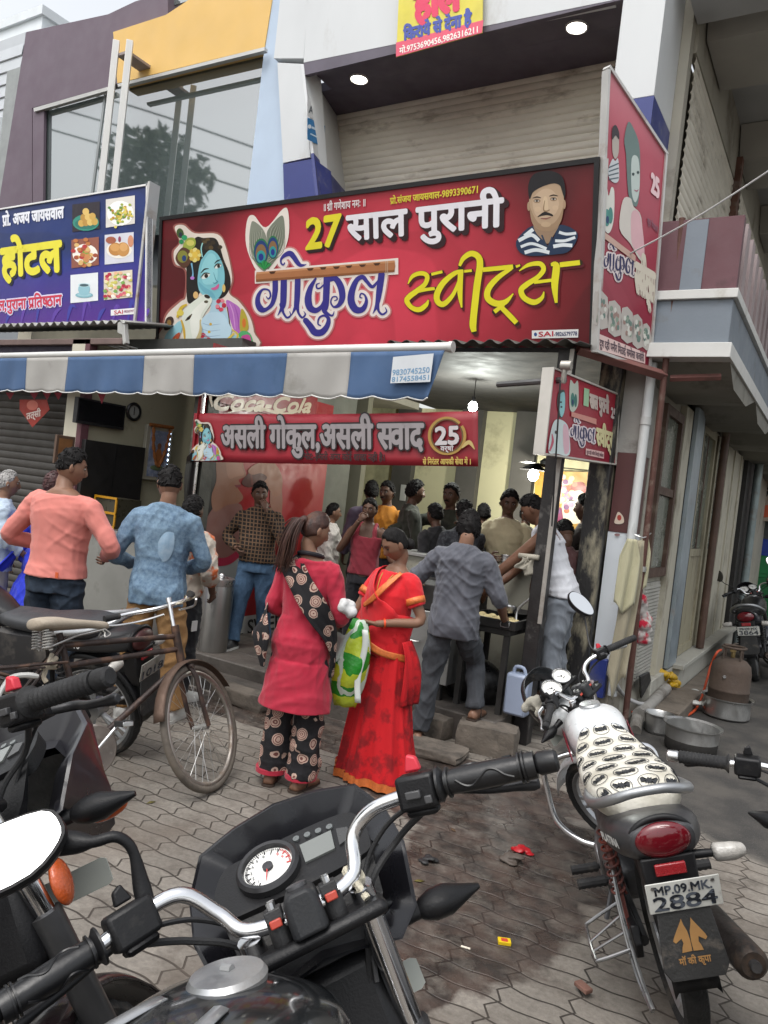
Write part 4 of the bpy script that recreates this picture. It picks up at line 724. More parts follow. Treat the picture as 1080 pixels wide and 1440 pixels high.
for i, (P, w) in enumerate(GOK):
    Q = [(342+p[0]*.355, 470+p[1]*.64+p[0]*.095) for p in P]
    A.stroke(Q, [x*.4 for x in w], 'dcd0d4', 2+i*.02, 'name_glow', grow=34); A.stroke(Q, [x*.4 for x in w], '2c2c58', 4+i*.02, 'purple_name', grow=.01)
A.poly([(382, 620), (700, 712), (700, 785), (382, 680)], 'c98a80', 5.3, 'flute')
A.text('स~वीट्स', (700, 1030), (930, 1095), (704, 835), 'd8d0a0', 4, .05, 'pale_name'); A.text('साल पुरानी', (620, 560), (860, 640), (620, 400), 'c8b8b0', 3, .05, 'slogan'); A.poly([(548, 318), (614, 338), (604, 560), (538, 540)], '9ac09a', 3, 'slogan'); A.text('25', (888, 690), (950, 720), (890, 560), 'd8c8c4', 3, .05, 'slogan', head=.72)
A.poly([(570, 1085), (800, 1130), (798, 1216), (568, 1165)], 'd8b4b0', 3, 'motto_strip'); A.text('दूध दही पनीर मिठाई समोसा', (580, 1150), (790, 1195), (580, 1112), '6a4a54', 4, .02, 'motto_strip')
A.done()
# ---- cloth banner in the shop mouth
Yb = 4.78; c4 = [gy(672, 578, Yb), gy(673, 656, Yb), gy(268, 649, Yb), gy(273, 581, Yb)]
th = thing('cloth_banner', 'red cloth banner with pale Hindi lettering strung across the mouth of the shop', 'banner', tuple(c4[2]))
TRb, BRb, BLb, TLb = [np.array(p) for p in c4]; m = MB()
m.grid(lambda u, v: (BLb*(1-u)+BRb*u)*(1-v)+(TLb*(1-u)+TRb*u)*v+np.array([0, .006*math.sin(u*23+v*3)*(1-v*.5)+.004*math.sin(u*60), -.012*math.sin(math.pi*u)*(.3+v)]), 60, 6)
m.build('cloth', gradbg(C('c4283c', .55), C('a81a2c', .55), tuple((BLb+TRb)/2), 1.6, .0, None, .5), th, world=True, solid=.003)  # cloth and lettering colours darkened for the shade under the awning
A = Art(BLb-[0, .016, 0], BRb-[0, .016, 0], TLb-[0, .016, 0], th)
for c, l, b in (('1c1416', 2, .075), ('8a8486', 4, .03)): A.text('असली गोकुल,असली स~वाद', (312, 629), (596, 631), (312, 600), c, l, b, 'lettering')
A.text('नोट:-हमारी अन~य कोई शाखा नही है।', (428, 646), (541, 648), (428, 638), '2a1618', 3, .03, 'notice_line'); A.text('से निरंतर आपकी सेवा में ।', (595, 653), (662, 653), (595, 646), 'b0984a', 3, .03, 'service_line')
A.stroke([(629+25*math.cos(t), 613+25*math.sin(t)) for t in np.linspace(-.6, 5.5, 20)], 4, '9a7a3a', 3, 'number'); A.stroke([(629+22*math.cos(t), 613+23*math.sin(t)) for t in np.linspace(-.6, 5.5, 20)], 2, '5a4420', 3.6, 'number')
for c, l, b in (('1c1416', 4.4, .06), ('b5aeb0', 5, .035)): A.text('25', (613, 625), (645, 624), (613, 600), c, l, b, 'number', head=.72)
A.text('वर्षों', (620, 634), (638, 634), (620, 628), 'b5aeb0', 5, .03, 'number'); A.stroke([(650, 630), (660, 622), (668, 632)], [2, 6, 1], 'b09a60', 5, 'number')
A.dim = .6; A.crop(260, 560, 4.909); cow_and_deity(A, 'deity_picture', .27, 28, 105)  # picture inks dimmed for the same shade
A.done()
# ---- cola poster on the partition, header board
PX = -4.884
th = thing('cola_poster', 'tall drink poster of a woman with a bottle above a white lettered strip', 'poster', (PX, 5.6, .3))
Q = lambda x, y: gx(x, y, PX)
yA, yB = Q(268, 800)[1]-.12, 6.75
m = MB(); m.bx((PX-.004, yA, .2), (PX-.001, yB, 2.6)); m.build('sheet', M(C('b8222c', .5), .4, 0, .08, 3), th, world=True)
A = Art((PX, yA, .2), (PX, yB, .2), (PX, yA, 2.6), th, .0015); A.dim = .55; A.crop(250, 630, 4.8)  # sheet and inks darkened to stand for the shade inside the shop
A.poly([(60, 60), (290, 60), (275, 130), (255, 330), (205, 520), (165, 570), (120, 700), (60, 700)], '1a1416', 1, 'woman', 4)
A.poly([(120, 880), (235, 780), (420, 730), (435, 900), (440, 1150), (80, 1215), (90, 1000)], 'b8b8b8', 1.2, 'woman'); A.poly([(280, 780), (420, 730), (435, 900), (440, 1150), (320, 1170)], 'a8a9aa', 1.5, 'woman')
A.poly([(272, 60), (445, 60), (440, 110), (458, 185), (410, 215), (425, 250), (400, 265), (440, 330), (405, 372), (330, 385), (245, 430), (225, 330), (258, 220)], 'a8745c', 2.2, 'woman', 4); A.poly([(168, 562), (240, 400), (330, 372), (405, 372), (440, 430), (445, 690), (300, 775), (235, 745)], '9a6a62', 2, 'woman', 4)
A.poly([(330, 60), (440, 60), (430, 120), (445, 180), (400, 190), (340, 200)], 'b98268', 2.5, 'woman', 4); A.poly([(380, 250), (425, 245), (420, 262), (395, 268)], '8a2c38', 2.8, 'woman'); A.stroke([(245, 770), (340, 760), (432, 690)], [56, 52, 40], 'b8244a', 3, 'woman')
A.poly([(430, 225), (480, 165), (560, 95), (625, 110), (600, 215), (545, 250), (480, 265), (440, 250)], '5a2420', 3.2, 'bottle', 3); A.stroke([(492, 170), (500, 250)], 12, '7a3a34', 3.6, 'bottle')
A.poly([(470, 150), (540, 100), (640, 95), (700, 190), (695, 300), (650, 330), (600, 260), (560, 250), (600, 200), (560, 170), (500, 180)], 'a0684e', 3.8, 'hand', 4); A.poly([(620, 300), (700, 280), (690, 520), (640, 480)], '9a6450', 3.4, 'hand', 3)
A.crop(0, 0, 1); A.poly([(250, 880), (470, 848), (470, 886), (250, 914)], 'c8c8c4', 4, 'white_strip')
A.text('GOKUL SWEETS', (267, 907), (412, 880), (267, 884), '1a1a1a', 5, .02, 'white_strip', head=.72)
A.done()
m = MB(); m.tube([(PX+.02, yA+.04, .2), (PX+.02, yA+.04, 2.6)], .012, 6); m.build('edge_strip', MET, th, world=True)
PX2 = -4.86
th = thing('cola_header', 'dark red board with cream flowing drink lettering above the cloth banner', 'sign', (PX2, 5.9, 2.5))
q0, q1 = gx(294, 560, PX2), gx(441, 575, PX2)
m = MB(); m.bx((PX2-.02, q0[1], 2.35), (PX2, q1[1]+.05, 2.85)); m.build('panel', M(C('8a1620', .8), .4), th, world=True)
A = Art((PX2, q0[1], 2.35), (PX2, q1[1], 2.35), (PX2, q0[1], 2.8), th); A.text('Coca-Cola', (300, 576), (436, 580), (302, 552), 'b8a890', 3, .04, 'lettering', head=.72, shear=.35); A.stroke([(320, 580), (360, 574), (400, 582), (430, 574)], [1, 4, 4, 1], 'b8a890', 4, 'lettering'); A.stroke([(298, 572), (296, 556), (310, 550)], [2, 4, 1], 'b8a890', 4, 'lettering')
A.done()
# ---- rental notice high on the fascia, ATM stickers on the cheek
Ye = 5.94
th, A = board('rental_notice', 'yellow printed notice with pink Hindi heading hung from the white fascia', 'notice', gy(562, -40, Ye), gy(680, -68, Ye), gy(678, 46, Ye), gy(557, 80, Ye), M(C('e8da50', .85), .5), t=.01)
A.text('हॉल', (584, 28), (648, 12), (583, -6), 'd8305a', 2, .06); A.text('किराये से देना है', (568, 57), (663, 34), (568, 42), '3a4aa0', 2, .05)
A.poly([(557, 68), (679, 36), (678, 46), (557, 80)], 'd8506a', 1.5, 'pink_band'); A.poly([(557, 60), (680, 28), (679, 38), (557, 70)], 'd8506a', 1.4, 'pink_band'); A.text('मो.9753690456,9826316211', (562, 76), (672, 46), (562, 68.5), 'f0e8e0', 3, .02, 'pink_band')
A.done()
a, b, c, n_ = ca_, cb_, cc_, cn_
for nm, lab, P, col in (('paper_sticker', 'small white sticker with grey capitals on the slanting white panel', [(432, 138), (455, 148), (453, 172), (432, 164)], 'd4d6d8'), ('blue_sticker', 'small blue sticker below a white one on the slanting panel', [(432, 165), (457, 177), (456, 208), (432, 196)], '2a78b0')):
    th = thing(nm, lab, 'sticker', tuple(a)); A = Art(a+n_*.003, b+n_*.003, c+n_*.003, th); A.poly(P, col, 1, 'sheet')
    if 'paper' in nm: A.text('ATM', (434, 158), (453, 167), (434, 147), '5a626a', 2, .03, head=.72)
    else: A.ell((435, 178), 2.5, 3, 'e0e8f0', 2, 'sheet'); A.stroke([(438, 179), (455, 187)], 3, 'c8dcec', 2, 'sheet'); A.stroke([(436, 188), (454, 197)], 2, 'c8dcec', 2, 'sheet')
    A.done()
# ---- deity poster on the back wall of the stall, wall plates, framed things in the tea stall
Yk = 9.19
th, A = board('deity_poster', 'orange and gold poster of a pale face with flowers on the back wall', 'poster', gy(752, 662, Yk-.1), gy(834, 664, Yk-.1), gy(836, 780, Yk-.1), gy(752, 778, Yk-.1), M(C('c89a3a', .8), .4, 0, .25, 2.5, dirt=C('a85a2a'), da=.3, ds=2), t=.02)
A.crop(600, 620, 4.154)
A.poly([(795, 470), (790, 380), (820, 310), (880, 280), (930, 320), (940, 420), (900, 480)], 'd8c8b0', 2, 'face', 4); A.ell((845, 372), 28, 13, 'e8e4dc', 3, 'face', rot=-.35); A.ell((846, 373), 13, 12, '2a2020', 3.5, 'face'); A.stroke([(815, 362), (840, 348), (872, 352)], [3, 8, 3], '3a2a28', 3.6, 'face'); A.ell((918, 335), 18, 7, '6a3a30', 3, 'face')
A.poly([(830, 300), (850, 250), (920, 245), (945, 330), (900, 290)], '8a3020', 3, 'flowers', 3)
rr = random.Random(9)
for i in range(40): A.ell((rr.gauss(800, 28), rr.gauss(300, 55)), 17, 15, rr.choice(['d8a060', 'e0c890', 'c87890', 'b85a30', 'e0b0a0', '6a3a6a']), 3+i*.03, 'flowers')
A.poly([(730, 380), (790, 390), (800, 470), (730, 470)], '7a2a50', 2.2, 'flowers')
A.done()
# ------------------------------------------------------------------ people
def remesh(mb, vox, smooth=5, fold=0., seed=0, band=None):
    me = mb.mesh('r'); o = bpy.data.objects.new('r', me)
    d = o.modifiers.new('r', 'REMESH'); d.mode = 'VOXEL'; d.voxel_size = vox
    d = o.modifiers.new('s', 'SMOOTH'); d.factor = .5; d.iterations = smooth
    out = evalmesh(o); bpy.data.objects.remove(o); bpy.data.meshes.remove(me); out.materials.clear()
    if fold:
        n = len(out.vertices); V = np.empty(n*3); out.vertices.foreach_get('co', V); V = V.reshape(-1, 3); N = np.empty(n*3); out.vertex_normals.foreach_get('vector', N); N = N.reshape(-1, 3)
        r = np.random.default_rng(seed); D = np.zeros(n)
        for k, (f, a) in enumerate(((16, 1.), (23, .8), (37, .55), (52, .35))):
            for _ in range(2):
                q = r.normal(size=3); q[2] *= .7; q /= np.linalg.norm(q); w = r.normal(size=3)*9; p = r.uniform(0, 6, 2)
                e = np.sin(V @ q*f+1.6*np.sin(V @ w+p[0])+p[1]); m = .5+.5*np.sin(V @ (r.normal(size=3)*7)+p[0]); D += a*m*np.exp(-(e/.5)**2)
        D -= D.mean(); V += N*(D*fold)[:, None]; out.vertices.foreach_set('co', V.ravel())
    return out
def ring(c, rx, ry, R=None, n=20, p=2.3):
    o = []
    for k in range(n):
        t = 2*math.pi*k/n; x, y = math.cos(t), math.sin(t)
        v = np.array([math.copysign(abs(x)**(2/p), x)*rx, math.copysign(abs(y)**(2/p), y)*ry, 0]); o.append(np.array(c)+(v if R is None else R @ v))
    return o
def rotx(a): return np.array([[1, 0, 0], [0, math.cos(a), -math.sin(a)], [0, math.sin(a), math.cos(a)]])
def roty(a): return np.array([[math.cos(a), 0, math.sin(a)], [0, 1, 0], [-math.sin(a), 0, math.cos(a)]])
def rotzz(a): return np.array([[math.cos(a), -math.sin(a), 0], [math.sin(a), math.cos(a), 0], [0, 0, 1]])
def headsurf(fem=False, nu=64, nv=46):
    V = []
    for j in range(nv+1):
        a = math.pi*j/nv
        for i in range(nu):
            b = 2*math.pi*i/nu; b = b-.35*math.sin(b)                    # vertices crowd towards the face
            V.append((math.sin(a)*math.sin(b), math.sin(a)*math.cos(b), math.cos(a)))
    d = np.array(V); P = d*np.array([.074, .096, .118]); x, y, z = P.T.copy()
    t = np.clip((-.015-z)/.10, 0, 1); x = x*(1-(.40 if fem else .30)*t**1.4); y = np.where(y < 0, y*(1-.5*t), y*(1-.12*t))
    y = np.where(y > .058, .058+(y-.058)*.78, y); y = np.where((z > .04) & (y > 0), y*(1-.10*np.clip((z-.04)/.06, 0, 1)), y)
    fr = (y > .02).astype(float); g = lambda cx, sx, cz, sz: np.exp(-((np.abs(x)-cx)/sx)**2-((z-cz)/sz)**2)*fr
    nose = np.interp(z, [-.046, -.038, -.028, .0, .022, .03], [0, .017, .024, .012, .004, 0])*np.exp(-(x/np.interp(z, [-.04, .02], [.0135, .009]))**2)*fr
    y = y+nose+.004*g(.028, .024, .036, .010)-.010*g(.031, .016, .013, .013)+.007*g(0, .023, -.060, .0055)+.006*g(0, .021, -.072, .006)-.004*g(0, .02, -.066, .002)+.006*g(0, .018, -.105, .014)+.003*g(.045, .018, -.015, .02)
    P = np.stack([x, y, z], 1); lip = g(0, .021, -.066, .010) > .45
    F = [(j*nu+i, (j+1)*nu+i, (j+1)*nu+(i+1) % nu, j*nu+(i+1) % nu) for j in range(nv) for i in range(nu)]
    return P, F, lip
_HS = {k: headsurf(k) for k in (False, True)}
def handgeo(mb, wrist, d, pn, side, curl=.5, s=1., m=0):
    """palm and five separate fingers; d = way the hand points, pn = way the palm faces, side = +1 right hand"""
    d = nrm(d); pn = nrm(np.array(pn)-d*(np.array(pn) @ d)); t = np.cross(d, pn)*side; w = np.array(wrist, float)     # t: towards the thumb
    pr = []
    for u, hw, th in ((-.02, .022, .017), (.015, .029, .016), (.05, .039, .014), (.085, .040, .012)): pr.append([w+d*u*s+t*math.cos(a)*hw*s+pn*math.sin(a)*th*s for a in np.linspace(0, 2*math.pi, 12, False)])
    mb.loft(pr, m)
    for k, (off, L) in enumerate(((.029, .068), (.010, .078), (-.010, .072), (-.028, .055))):
        p = w+d*.082*s+t*off*s; dd = d+t*off*1.2; c = curl*(1+.12*k)+.05*((k*7) % 3); P = [p-d*.014*s, p]; ang = 0
        for q, ln in ((.5, .45), (.9, .32), (.65, .25)):
            ang += c*q*1.35; v = nrm(dd)*math.cos(ang)+pn*math.sin(ang); P.append(P[-1]+v*L*ln*s)
        mb.tube(cr(P, 2), [x*s for x in np.interp(np.linspace(0, 1, len(P)*2-1), [0, .3, .8, 1], [.0092, .0092, .0075, .0048])], 7, m)
    p = w+d*.022*s+t*.024*s; P = [p-t*.01*s, p+nrm(d*.6+t*.75+pn*.25)*.034*s]; P.append(P[-1]+nrm(d*.9+t*.3+pn*(.25+.5*curl))*.03*s); P.append(P[-1]+nrm(d+t*.05+pn*(.2+.6*curl))*.024*s)
    mb.tube(cr(P, 3), [x*s for x in np.linspace(.0125, .0065, 10)], 7, m)
SK = {k: M(c, .5, 0, .1, 14, .12, 220, spec=.35) for k, c in dict(d=(.11, .058, .038), m=(.21, .112, .072), l=(.29, .17, .115), r=(.16, .078, .048)).items()}
LIP = M((.17, .06, .05), .45); EYW = M((.27, .25, .23), .35); EYB = M((.012, .008, .006), .15)
HAIRS = {'k': M((.007, .006, .006), .72, 0, .5, 30, .4, 130, spec=.22, stretch=(1, 1, .35)), 'br': M((.04, .015, .010), .5, 0, .6, 40, .4, 160, spec=.4, stretch=(1, 1, .2), dirt=(.11, .045, .022), da=.3, ds=14), 'g': M((.33, .32, .31), .6, 0, .3, 30, .5, 130), 'rd': M((.05, .014, .014), .5, 0, .4, 25, .4, 120)}
SANDAL = M((.045, .03, .022), .7, 0, .2, 8); SHOEW = M((.5, .5, .48), .6, 0, .1, 8, dirt=(.2, .18, .15), da=.2); SHOEB = M((.02, .02, .022), .6)
TORSO = [(.80, .158, .112, .0), (.90, .165, .118, -.008), (.99, .150, .105, .0), (1.09, .145, .104, .006), (1.20, .158, .112, .008), (1.31, .170, .112, .0), (1.385, .165, .090, -.008), (1.43, .115, .072, -.012), (1.465, .066, .062, -.012)]
FTORSO = [(.80, .165, .115, .0), (.90, .172, .122, -.01), (.99, .150, .105, .0), (1.07, .130, .095, .006), (1.18, .142, .115, .016), (1.27, .152, .118, .014), (1.37, .148, .085, -.006), (1.42, .105, .068, -.012), (1.465, .058, .056, -.012)]
def person(label, loc, fa, h, top, bottom, skin='m', hair='k', hs='short', sex='m', lean=0., tw=0., la=None, ra=None, lh=None, rh=None, ll=None, rl=None, head=(0, 0, 0), feet='sandal', vox=.011, build=1., belly=0., seed=None, group=None, cat='person', eyes='open', tache=False, name='person', side=0., hcurl=.45):
    """fa: turn from facing straight away from the camera (+ = to the left). arms: (elbow, wrist) in a 1.7 m frame, +x = the person's right"""
    seed = seed if seed is not None else abs(hash(label)) % 9999; seed = sum(ord(c) for c in label)
    th = thing(name, label, cat, loc, YAW+rad(fa), group); s = h/1.70; th.scale = (s, s, s); fem = sex == 'f'
    Rl = rotx(-lean) @ roty(side) @ rotzz(tw); piv = np.array([0, 0, .95])
    def up(p): p = np.array(p, float); return piv+Rl @ (p-piv)
    T = []
    for z, rx, ry, yo in (FTORSO if fem else TORSO):
        k = min(1, max(0, (z-.85)/.15)); c = np.array([0, yo, z]); R = np.eye(3)
        if z > .9: c = up(c); R = Rl if z > .98 else np.eye(3)
        bl = belly*math.exp(-((z-1.05)/.12)**2); c = c+np.array([0, bl*.5, 0]); T.append((z, c, rx*build, ry*build+bl*.5, R))
    sw = .150 if fem else .178
    J = {}
    for sd, arm, nm in ((1, ra, 'r'), (-1, la, 'l')):
        S = up((sd*(sw-.008)*build, -.008, 1.362)); e, w = arm if arm else ((sd*.235, -.03, 1.10), (sd*.235, .06, .86)); J[nm] = (S, np.array(e, float), np.array(w, float))
    LG = {}
    for sd, leg, nm in ((1, rl, 'r'), (-1, ll, 'l')):
        k, a = leg if leg else ((sd*.095, .02, .49), (sd*.10, -.02, .085)); LG[nm] = (np.array([sd*.085*build, 0, .86]), np.array(k, float), np.array(a, float))
    hd = up((0, .022, 1.60))+Rl @ np.array([0, .02*math.sin(-head[1]), 0]); HR = Rl @ rotzz(rad(head[0])) @ rotx(rad(head[1])) @ roty(rad(head[2])); nb = up((0, -.015, 1.43)); hs_ = .95 if fem else 1.
    # body ------------------------------------------------------------
    b = MB(); b.loft([ring(c, rx*.93, ry*.93, R) for z, c, rx, ry, R in T])
    b.tube(cr([nb-Rl @ [0, 0, .03], nb, hd+HR @ [0, -.02, -.09], hd+HR @ [0, -.01, -.04]], 3), [.062, .061, .060, .058, .056, .054, .053, .052, .052, .05] if not fem else [.052, .05, .048, .047, .046, .045, .045, .045, .045, .045], 12)
    for S, e, w in J.values():
        f = .84 if fem else 1.; si = S-Rl @ np.array([math.copysign(.09, S[0]), 0, -.008]); b.tube(cr([si, S, S*.5+e*.5, e, e*.45+w*.55, w], 4), [x*f for x in np.interp(np.linspace(0, 1, 21), [0, .2, .4, .6, .7, 1], [.04, .055, .05, .039, .040, .027])], 10)
    for H_, k, a in LG.values(): b.tube(cr([H_, k, a], 6), np.interp(np.linspace(0, 1, 13), [0, .5, .65, 1], [.078, .052, .050, .036]), 10)
    me = remesh(b, max(.009, vox*.85), 4); bm_ = MB(); V = np.empty(len(me.vertices)*3); me.vertices.foreach_get('co', V)
    bm_.add(V.reshape(-1, 3), [tuple(p.vertices) for p in me.polygons]); bpy.data.meshes.remove(me)
    P, F, lip = _HS[fem]; P2 = P*hs_; bm_.add((P2 @ HR.T)+hd, F, [1 if lip[list(f)].sum() > 2 else 0 for f in F])
    hp = lambda *p: hd+HR @ (np.array(p)*hs_)
    for sd in (-1, 1):
        bm_.ell(hp(sd*.074, -.006, -.002), (.009, .020, .031), 10, 0, HR @ rotzz(sd*.35))
        if eyes == 'open': bm_.ell(hp(sd*.031, .0745, .012), (.0135, .008, .0072), 10, 2, HR); bm_.ell(hp(sd*.031, .080, .012), (.006, .004, .0062), 8, 3, HR)
        else: bm_.ell(hp(sd*.031, .076, .008), (.0145, .006, .0022), 8, 4, HR)
        bm_.tube([hp(sd*.014, .088, .030), hp(sd*.032, .086, .036), hp(sd*.05, .074, .031)], [.0025, .0036, .0015], 6, 4)
    if tache: bm_.tube([hp(-.03, .083, -.057), hp(-.012, .099, -.048), hp(.012, .099, -.048), hp(.03, .083, -.057)], [.003, .0065, .0065, .003], 7, 4)
    for nm, sd, hh in (('r', 1, rh), ('l', -1, lh)):
        S, e, w = J[nm]; d = nrm(w-e); o = dict(pn=(-sd, .2, 0), curl=hcurl, d=d); o.update(hh or {}); handgeo(bm_, w, o['d'], o['pn'], sd, o['curl'], .92 if fem else 1.)
    for nm, sd in (('r', 1), ('l', -1)):
        fb = MB(); H_, k, a = LG[nm]; z0 = a[2]-.085; fd = np.array([sd*.22, 1, 0]); fd = nrm(fd); q = lambda u, x, z: (a[0]+fd[0]*u+fd[1]*x, a[1]+fd[1]*u-fd[0]*x, z0+z)
        foot = [[q(u, x*wd, z*ht+zb) for x, z in ((-1, 0), (-.9, .55), (-.5, .95), (0, 1), (.5, .95), (.9, .55), (1, 0), (.6, -.02), (-.6, -.02))] for u, wd, ht, zb in ((-.075, .02, .03, .018), (-.06, .034, .055, .016), (.0, .036, .085, .016), (.06, .04, .055, .016), (.12, .046, .034, .016), (.165, .040, .022, .016), (.185, .018, .012, .017))]
        if feet in ('sandal', 'bare'): bm_.loft(foot)
        if feet == 'sandal':
            fb.loft([[q(u, x*wd, z) for x, z in ((-1, .001), (-1, .014), (1, .014), (1, .001))] for u, wd in ((-.085, .02), (-.07, .038), (.0, .038), (.09, .048), (.17, .04), (.195, .015))]); fb.tube(cr([q(.02, -.042, .02), q(.06, -.02, .075), q(.09, 0, .055), q(.06, .02, .075), q(.02, .042, .02)], 4), .006, 6)
        elif feet in ('shoe', 'shoeb'):
            fb.loft([[(p[0], p[1], p[2]+(.004 if j in (1, 2, 3, 4, 5) else 0)) for j, p in enumerate([q(u, x*wd*1.16, z*ht*1.15+.016) for x, z in ((-1, 0), (-.95, .55), (-.5, .95), (0, 1), (.5, .95), (.95, .55), (1, 0), (.6, -.02), (-.6, -.02))])] for u, wd, ht in ((-.09, .024, .05), (-.065, .038, .075), (.0, .039, .09), (.06, .043, .072), (.13, .048, .046), (.185, .042, .034), (.21, .02, .02))], 0)
            fb.loft([[q(u, x*wd*1.22, z) for x, z in ((-1, .0), (-1, .022), (1, .022), (1, .0))] for u, wd in ((-.098, .024), (-.075, .038), (.0, .039), (.1, .047), (.185, .042), (.218, .02))], 1)
        if fb.v: fb.build('sandal' if feet == 'sandal' else 'shoe', [SANDAL] if feet == 'sandal' else [SHOEB, SHOEW] if feet == 'shoeb' else [SHOEW, SHOEW], th, sharp=50)
    body = bm_.build('body', [SK[skin], LIP, EYW, EYB, HAIRS[hair]], th, sharp=180)
    # hair ------------------------------------------------------------
    if hs != 'bald':
        x, y, z = P.T; r = np.random.default_rng(seed); d = P/np.linalg.norm(P, axis=1)[:, None]
        lowback = {'short': -.062, 'fade': -.045, 'bob': -.135, 'pony': -.075, 'bun': -.075, 'grey': -.06}[hs]; front = {'grey': .085, 'bun': .078, 'pony': .080}.get(hs, .072)
        hl = np.interp(y, [-.06, -.012, .012, .045, .075], [lowback, lowback*.55 if hs != 'bob' else lowback, .012, .045, front]); hl = hl+(.005*np.sin(x*170+seed)+.005*np.sin(x*90+seed*.7)+.004*np.sin(y*140))*(z > -.02)
        k = np.clip((z-hl)/.026, 0, 1)**.8; nz = sum(np.sin(d @ (r.normal(size=3)*f)+r.uniform(0, 6))*a for f, a in ((9, .5), (15, .4), (26, .3), (45, .25)))
        thick = {'short': .020, 'fade': .017, 'bob': .026, 'pony': .015, 'bun': .012, 'grey': .007}[hs]; tk = thick*(.55+.45*np.clip((z-.02)/.08, 0, 1))+nz*(.004 if hs in ('short', 'bob', 'fade') else .0018)
        if hs == 'fade': tk = np.where(z < .045, .004, tk)
        Q = P*hs_+d*(np.where(k > 0, tk*k, 0)-(1-k)*.012)[:, None]
        hm = MB(); hm.add(Q @ HR.T+hd, F)
        if hs in ('short', 'bob', 'fade', 'grey'):
            ids = np.where((k > .9) & (z > (-.03 if hs == 'short' else -.1)))[0]
            for i in r.choice(ids, min(len(ids), 150), False):
                n = d[i]; tg = np.cross(n, r.normal(size=3)); tg = nrm(tg+np.array([0, .3, -.5])); L = r.uniform(.014, .03)*(.6 if hs == 'grey' else 1); p = P[i]*hs_+n*tk[i]*.8
                pts = [p-tg*.01, p+n*.006+tg*L*.4, p+n*(.004 if z[i] > .05 else .0)+tg*L]; hm.tube([hd+HR @ q for q in pts], [.006, .005, .0008], 4)
        if hs == 'pony':
            c0 = np.array([0, -.098, .035]); hm.ell(hd+HR @ c0, .03, 12); hm.tube(cr([hd+HR @ (c0+np.array(q)) for q in ((0, .03, .0), (0, -.03, -.02), (-.005, -.05, -.11), (-.015, -.04, -.21), (-.022, -.028, -.30))], 5), np.interp(np.linspace(0, 1, 21), [0, .2, .5, .8, 1], [.028, .03, .036, .026, .006]), 12, flat=.8)
            for i in range(150):
                o = r.normal(size=3)*.0125; q = [c0+o*.6, c0+[o[0]*1.6, -.035+o[1], -.02], c0+[o[0]*2.2-.005, -.045+o[1]*1.5, -.12+o[2]], c0+[o[0]*2.6-.012+r.normal()*.008, -.03+o[1]*1.6, -.22+o[2]], c0+[o[0]*2.4-.02+r.normal()*.012, -.02+o[1]*1.5, -.28-r.uniform(0, .09)]]
                hm.tube(cr([hd+HR @ x_ for x_ in q], 3), np.interp(np.linspace(0, 1, 13), [0, .3, .8, 1], [.003, .0036, .0026, .0006]), 4)
        if hs == 'bun': hm.ell(hd+HR @ np.array([0, -.095, -.045]), (.045, .036, .04), 14)
        hm.build('hair', HAIRS[hair], th, sharp=180)
    # clothes -----------------------------------------------------------
    def torso_garment(hem, topz, inf, flare=0., extra=None):
        g = MB(); R_ = []
        if hem < .80:
            for z in np.linspace(hem, .79, 4): R_.append(ring((0, -.004, z), .168*build+inf+flare*(.8-z), .122*build+inf+flare*.8*(.8-z)+belly*.3))
        for z, c, rx, ry, R in T:
            if z < max(hem, .80)-.001 or z > topz: continue
            R_.append(ring(c, rx+inf, ry+inf, R))
        g.loft(R_); return g
    def sleeves(g, frac, inf, puff=0.):
        for S, e, w in J.values():
            si = S-Rl @ np.array([math.copysign(.09, S[0]), 0, -.008]); P_ = cr([si, S, S*.5+e*.5, e, e*.5+w*.5, w], 5); n = max(8, int(round(frac*(len(P_)-6)))+6); f = .9 if fem else 1
            g.tube(P_[:n], [x*f+inf for x in np.interp(np.linspace(0, 1, len(P_)), [0, .2, .4, .6, .7, 1], [.038, .058, .054, .045, .044, .034])][:n], 12)
    k = top.get('kind', 'shirt'); inf = top.get('inf', .014); fd = top.get('fold', .008)
    if k in ('shirt', 'kurta'):
        g = torso_garment(top.get('hem', .84), 1.47 if top.get('collar', True) else 1.44, inf, top.get('flare', 0)); sleeves(g, top.get('sl', .95), top.get('sinf', .010))
        if top.get('collar', True): g.tube([tuple(up((.066*math.cos(t), -.012+.064*math.sin(t), 1.455+.012*math.sin(t+math.pi)))) for t in np.linspace(0, 2*math.pi, 16, False)], .016, 8, closed=True)
        me = remesh(g, vox, 3, fd, seed); link(top.get('name', 'shirt'), me, top['mat'], th, sharp=180)
    elif k == 'vest':
        g = torso_garment(top.get('hem', .86), 1.36, inf)
        for sd in (-1, 1): g.tube(cr([up((sd*.10, .075, 1.30)), up((sd*.095, .05, 1.41)), up((sd*.09, -.02, 1.452)), up((sd*.095, -.08, 1.38)), up((sd*.10, -.10, 1.28))], 4), .026, 8)
        me = remesh(g, vox, 3, fd, seed); link('vest', me, top['mat'], th, sharp=180)
    if bottom:
        bi = bottom.get('inf', .012); g = MB(); wz = bottom.get('waist', 1.0)
        hm_ = top.get('hem', .84); wz = min(wz, max(hm_, .82)+.09); g.loft([ring(c, rx+min(bi, .012)*(.8 if z < hm_-.01 else -.5), ry+min(bi, .012)*(.8 if z < hm_-.01 else -.5)) for z, c, rx, ry, R in T if z <= wz])
        for H_, kk, a in LG.values():
            a2 = a+nrm(a-kk)*bottom.get('len', 0.); q = cr([H_+[0, 0, .02], H_*.5+kk*.5, kk, kk*.5+a2*.5, a2], 4)
            g.tube(q, [x*build+b2 for x, b2 in zip(np.interp(np.linspace(0, 1, len(q)), [0, .25, .5, .65, 1], [.088, .078, .060, .058, bottom.get('cuff', .050)]), np.interp(np.linspace(0, 1, len(q)), [0, .3, 1], [min(bi, .006), bi, bi]))], 14)
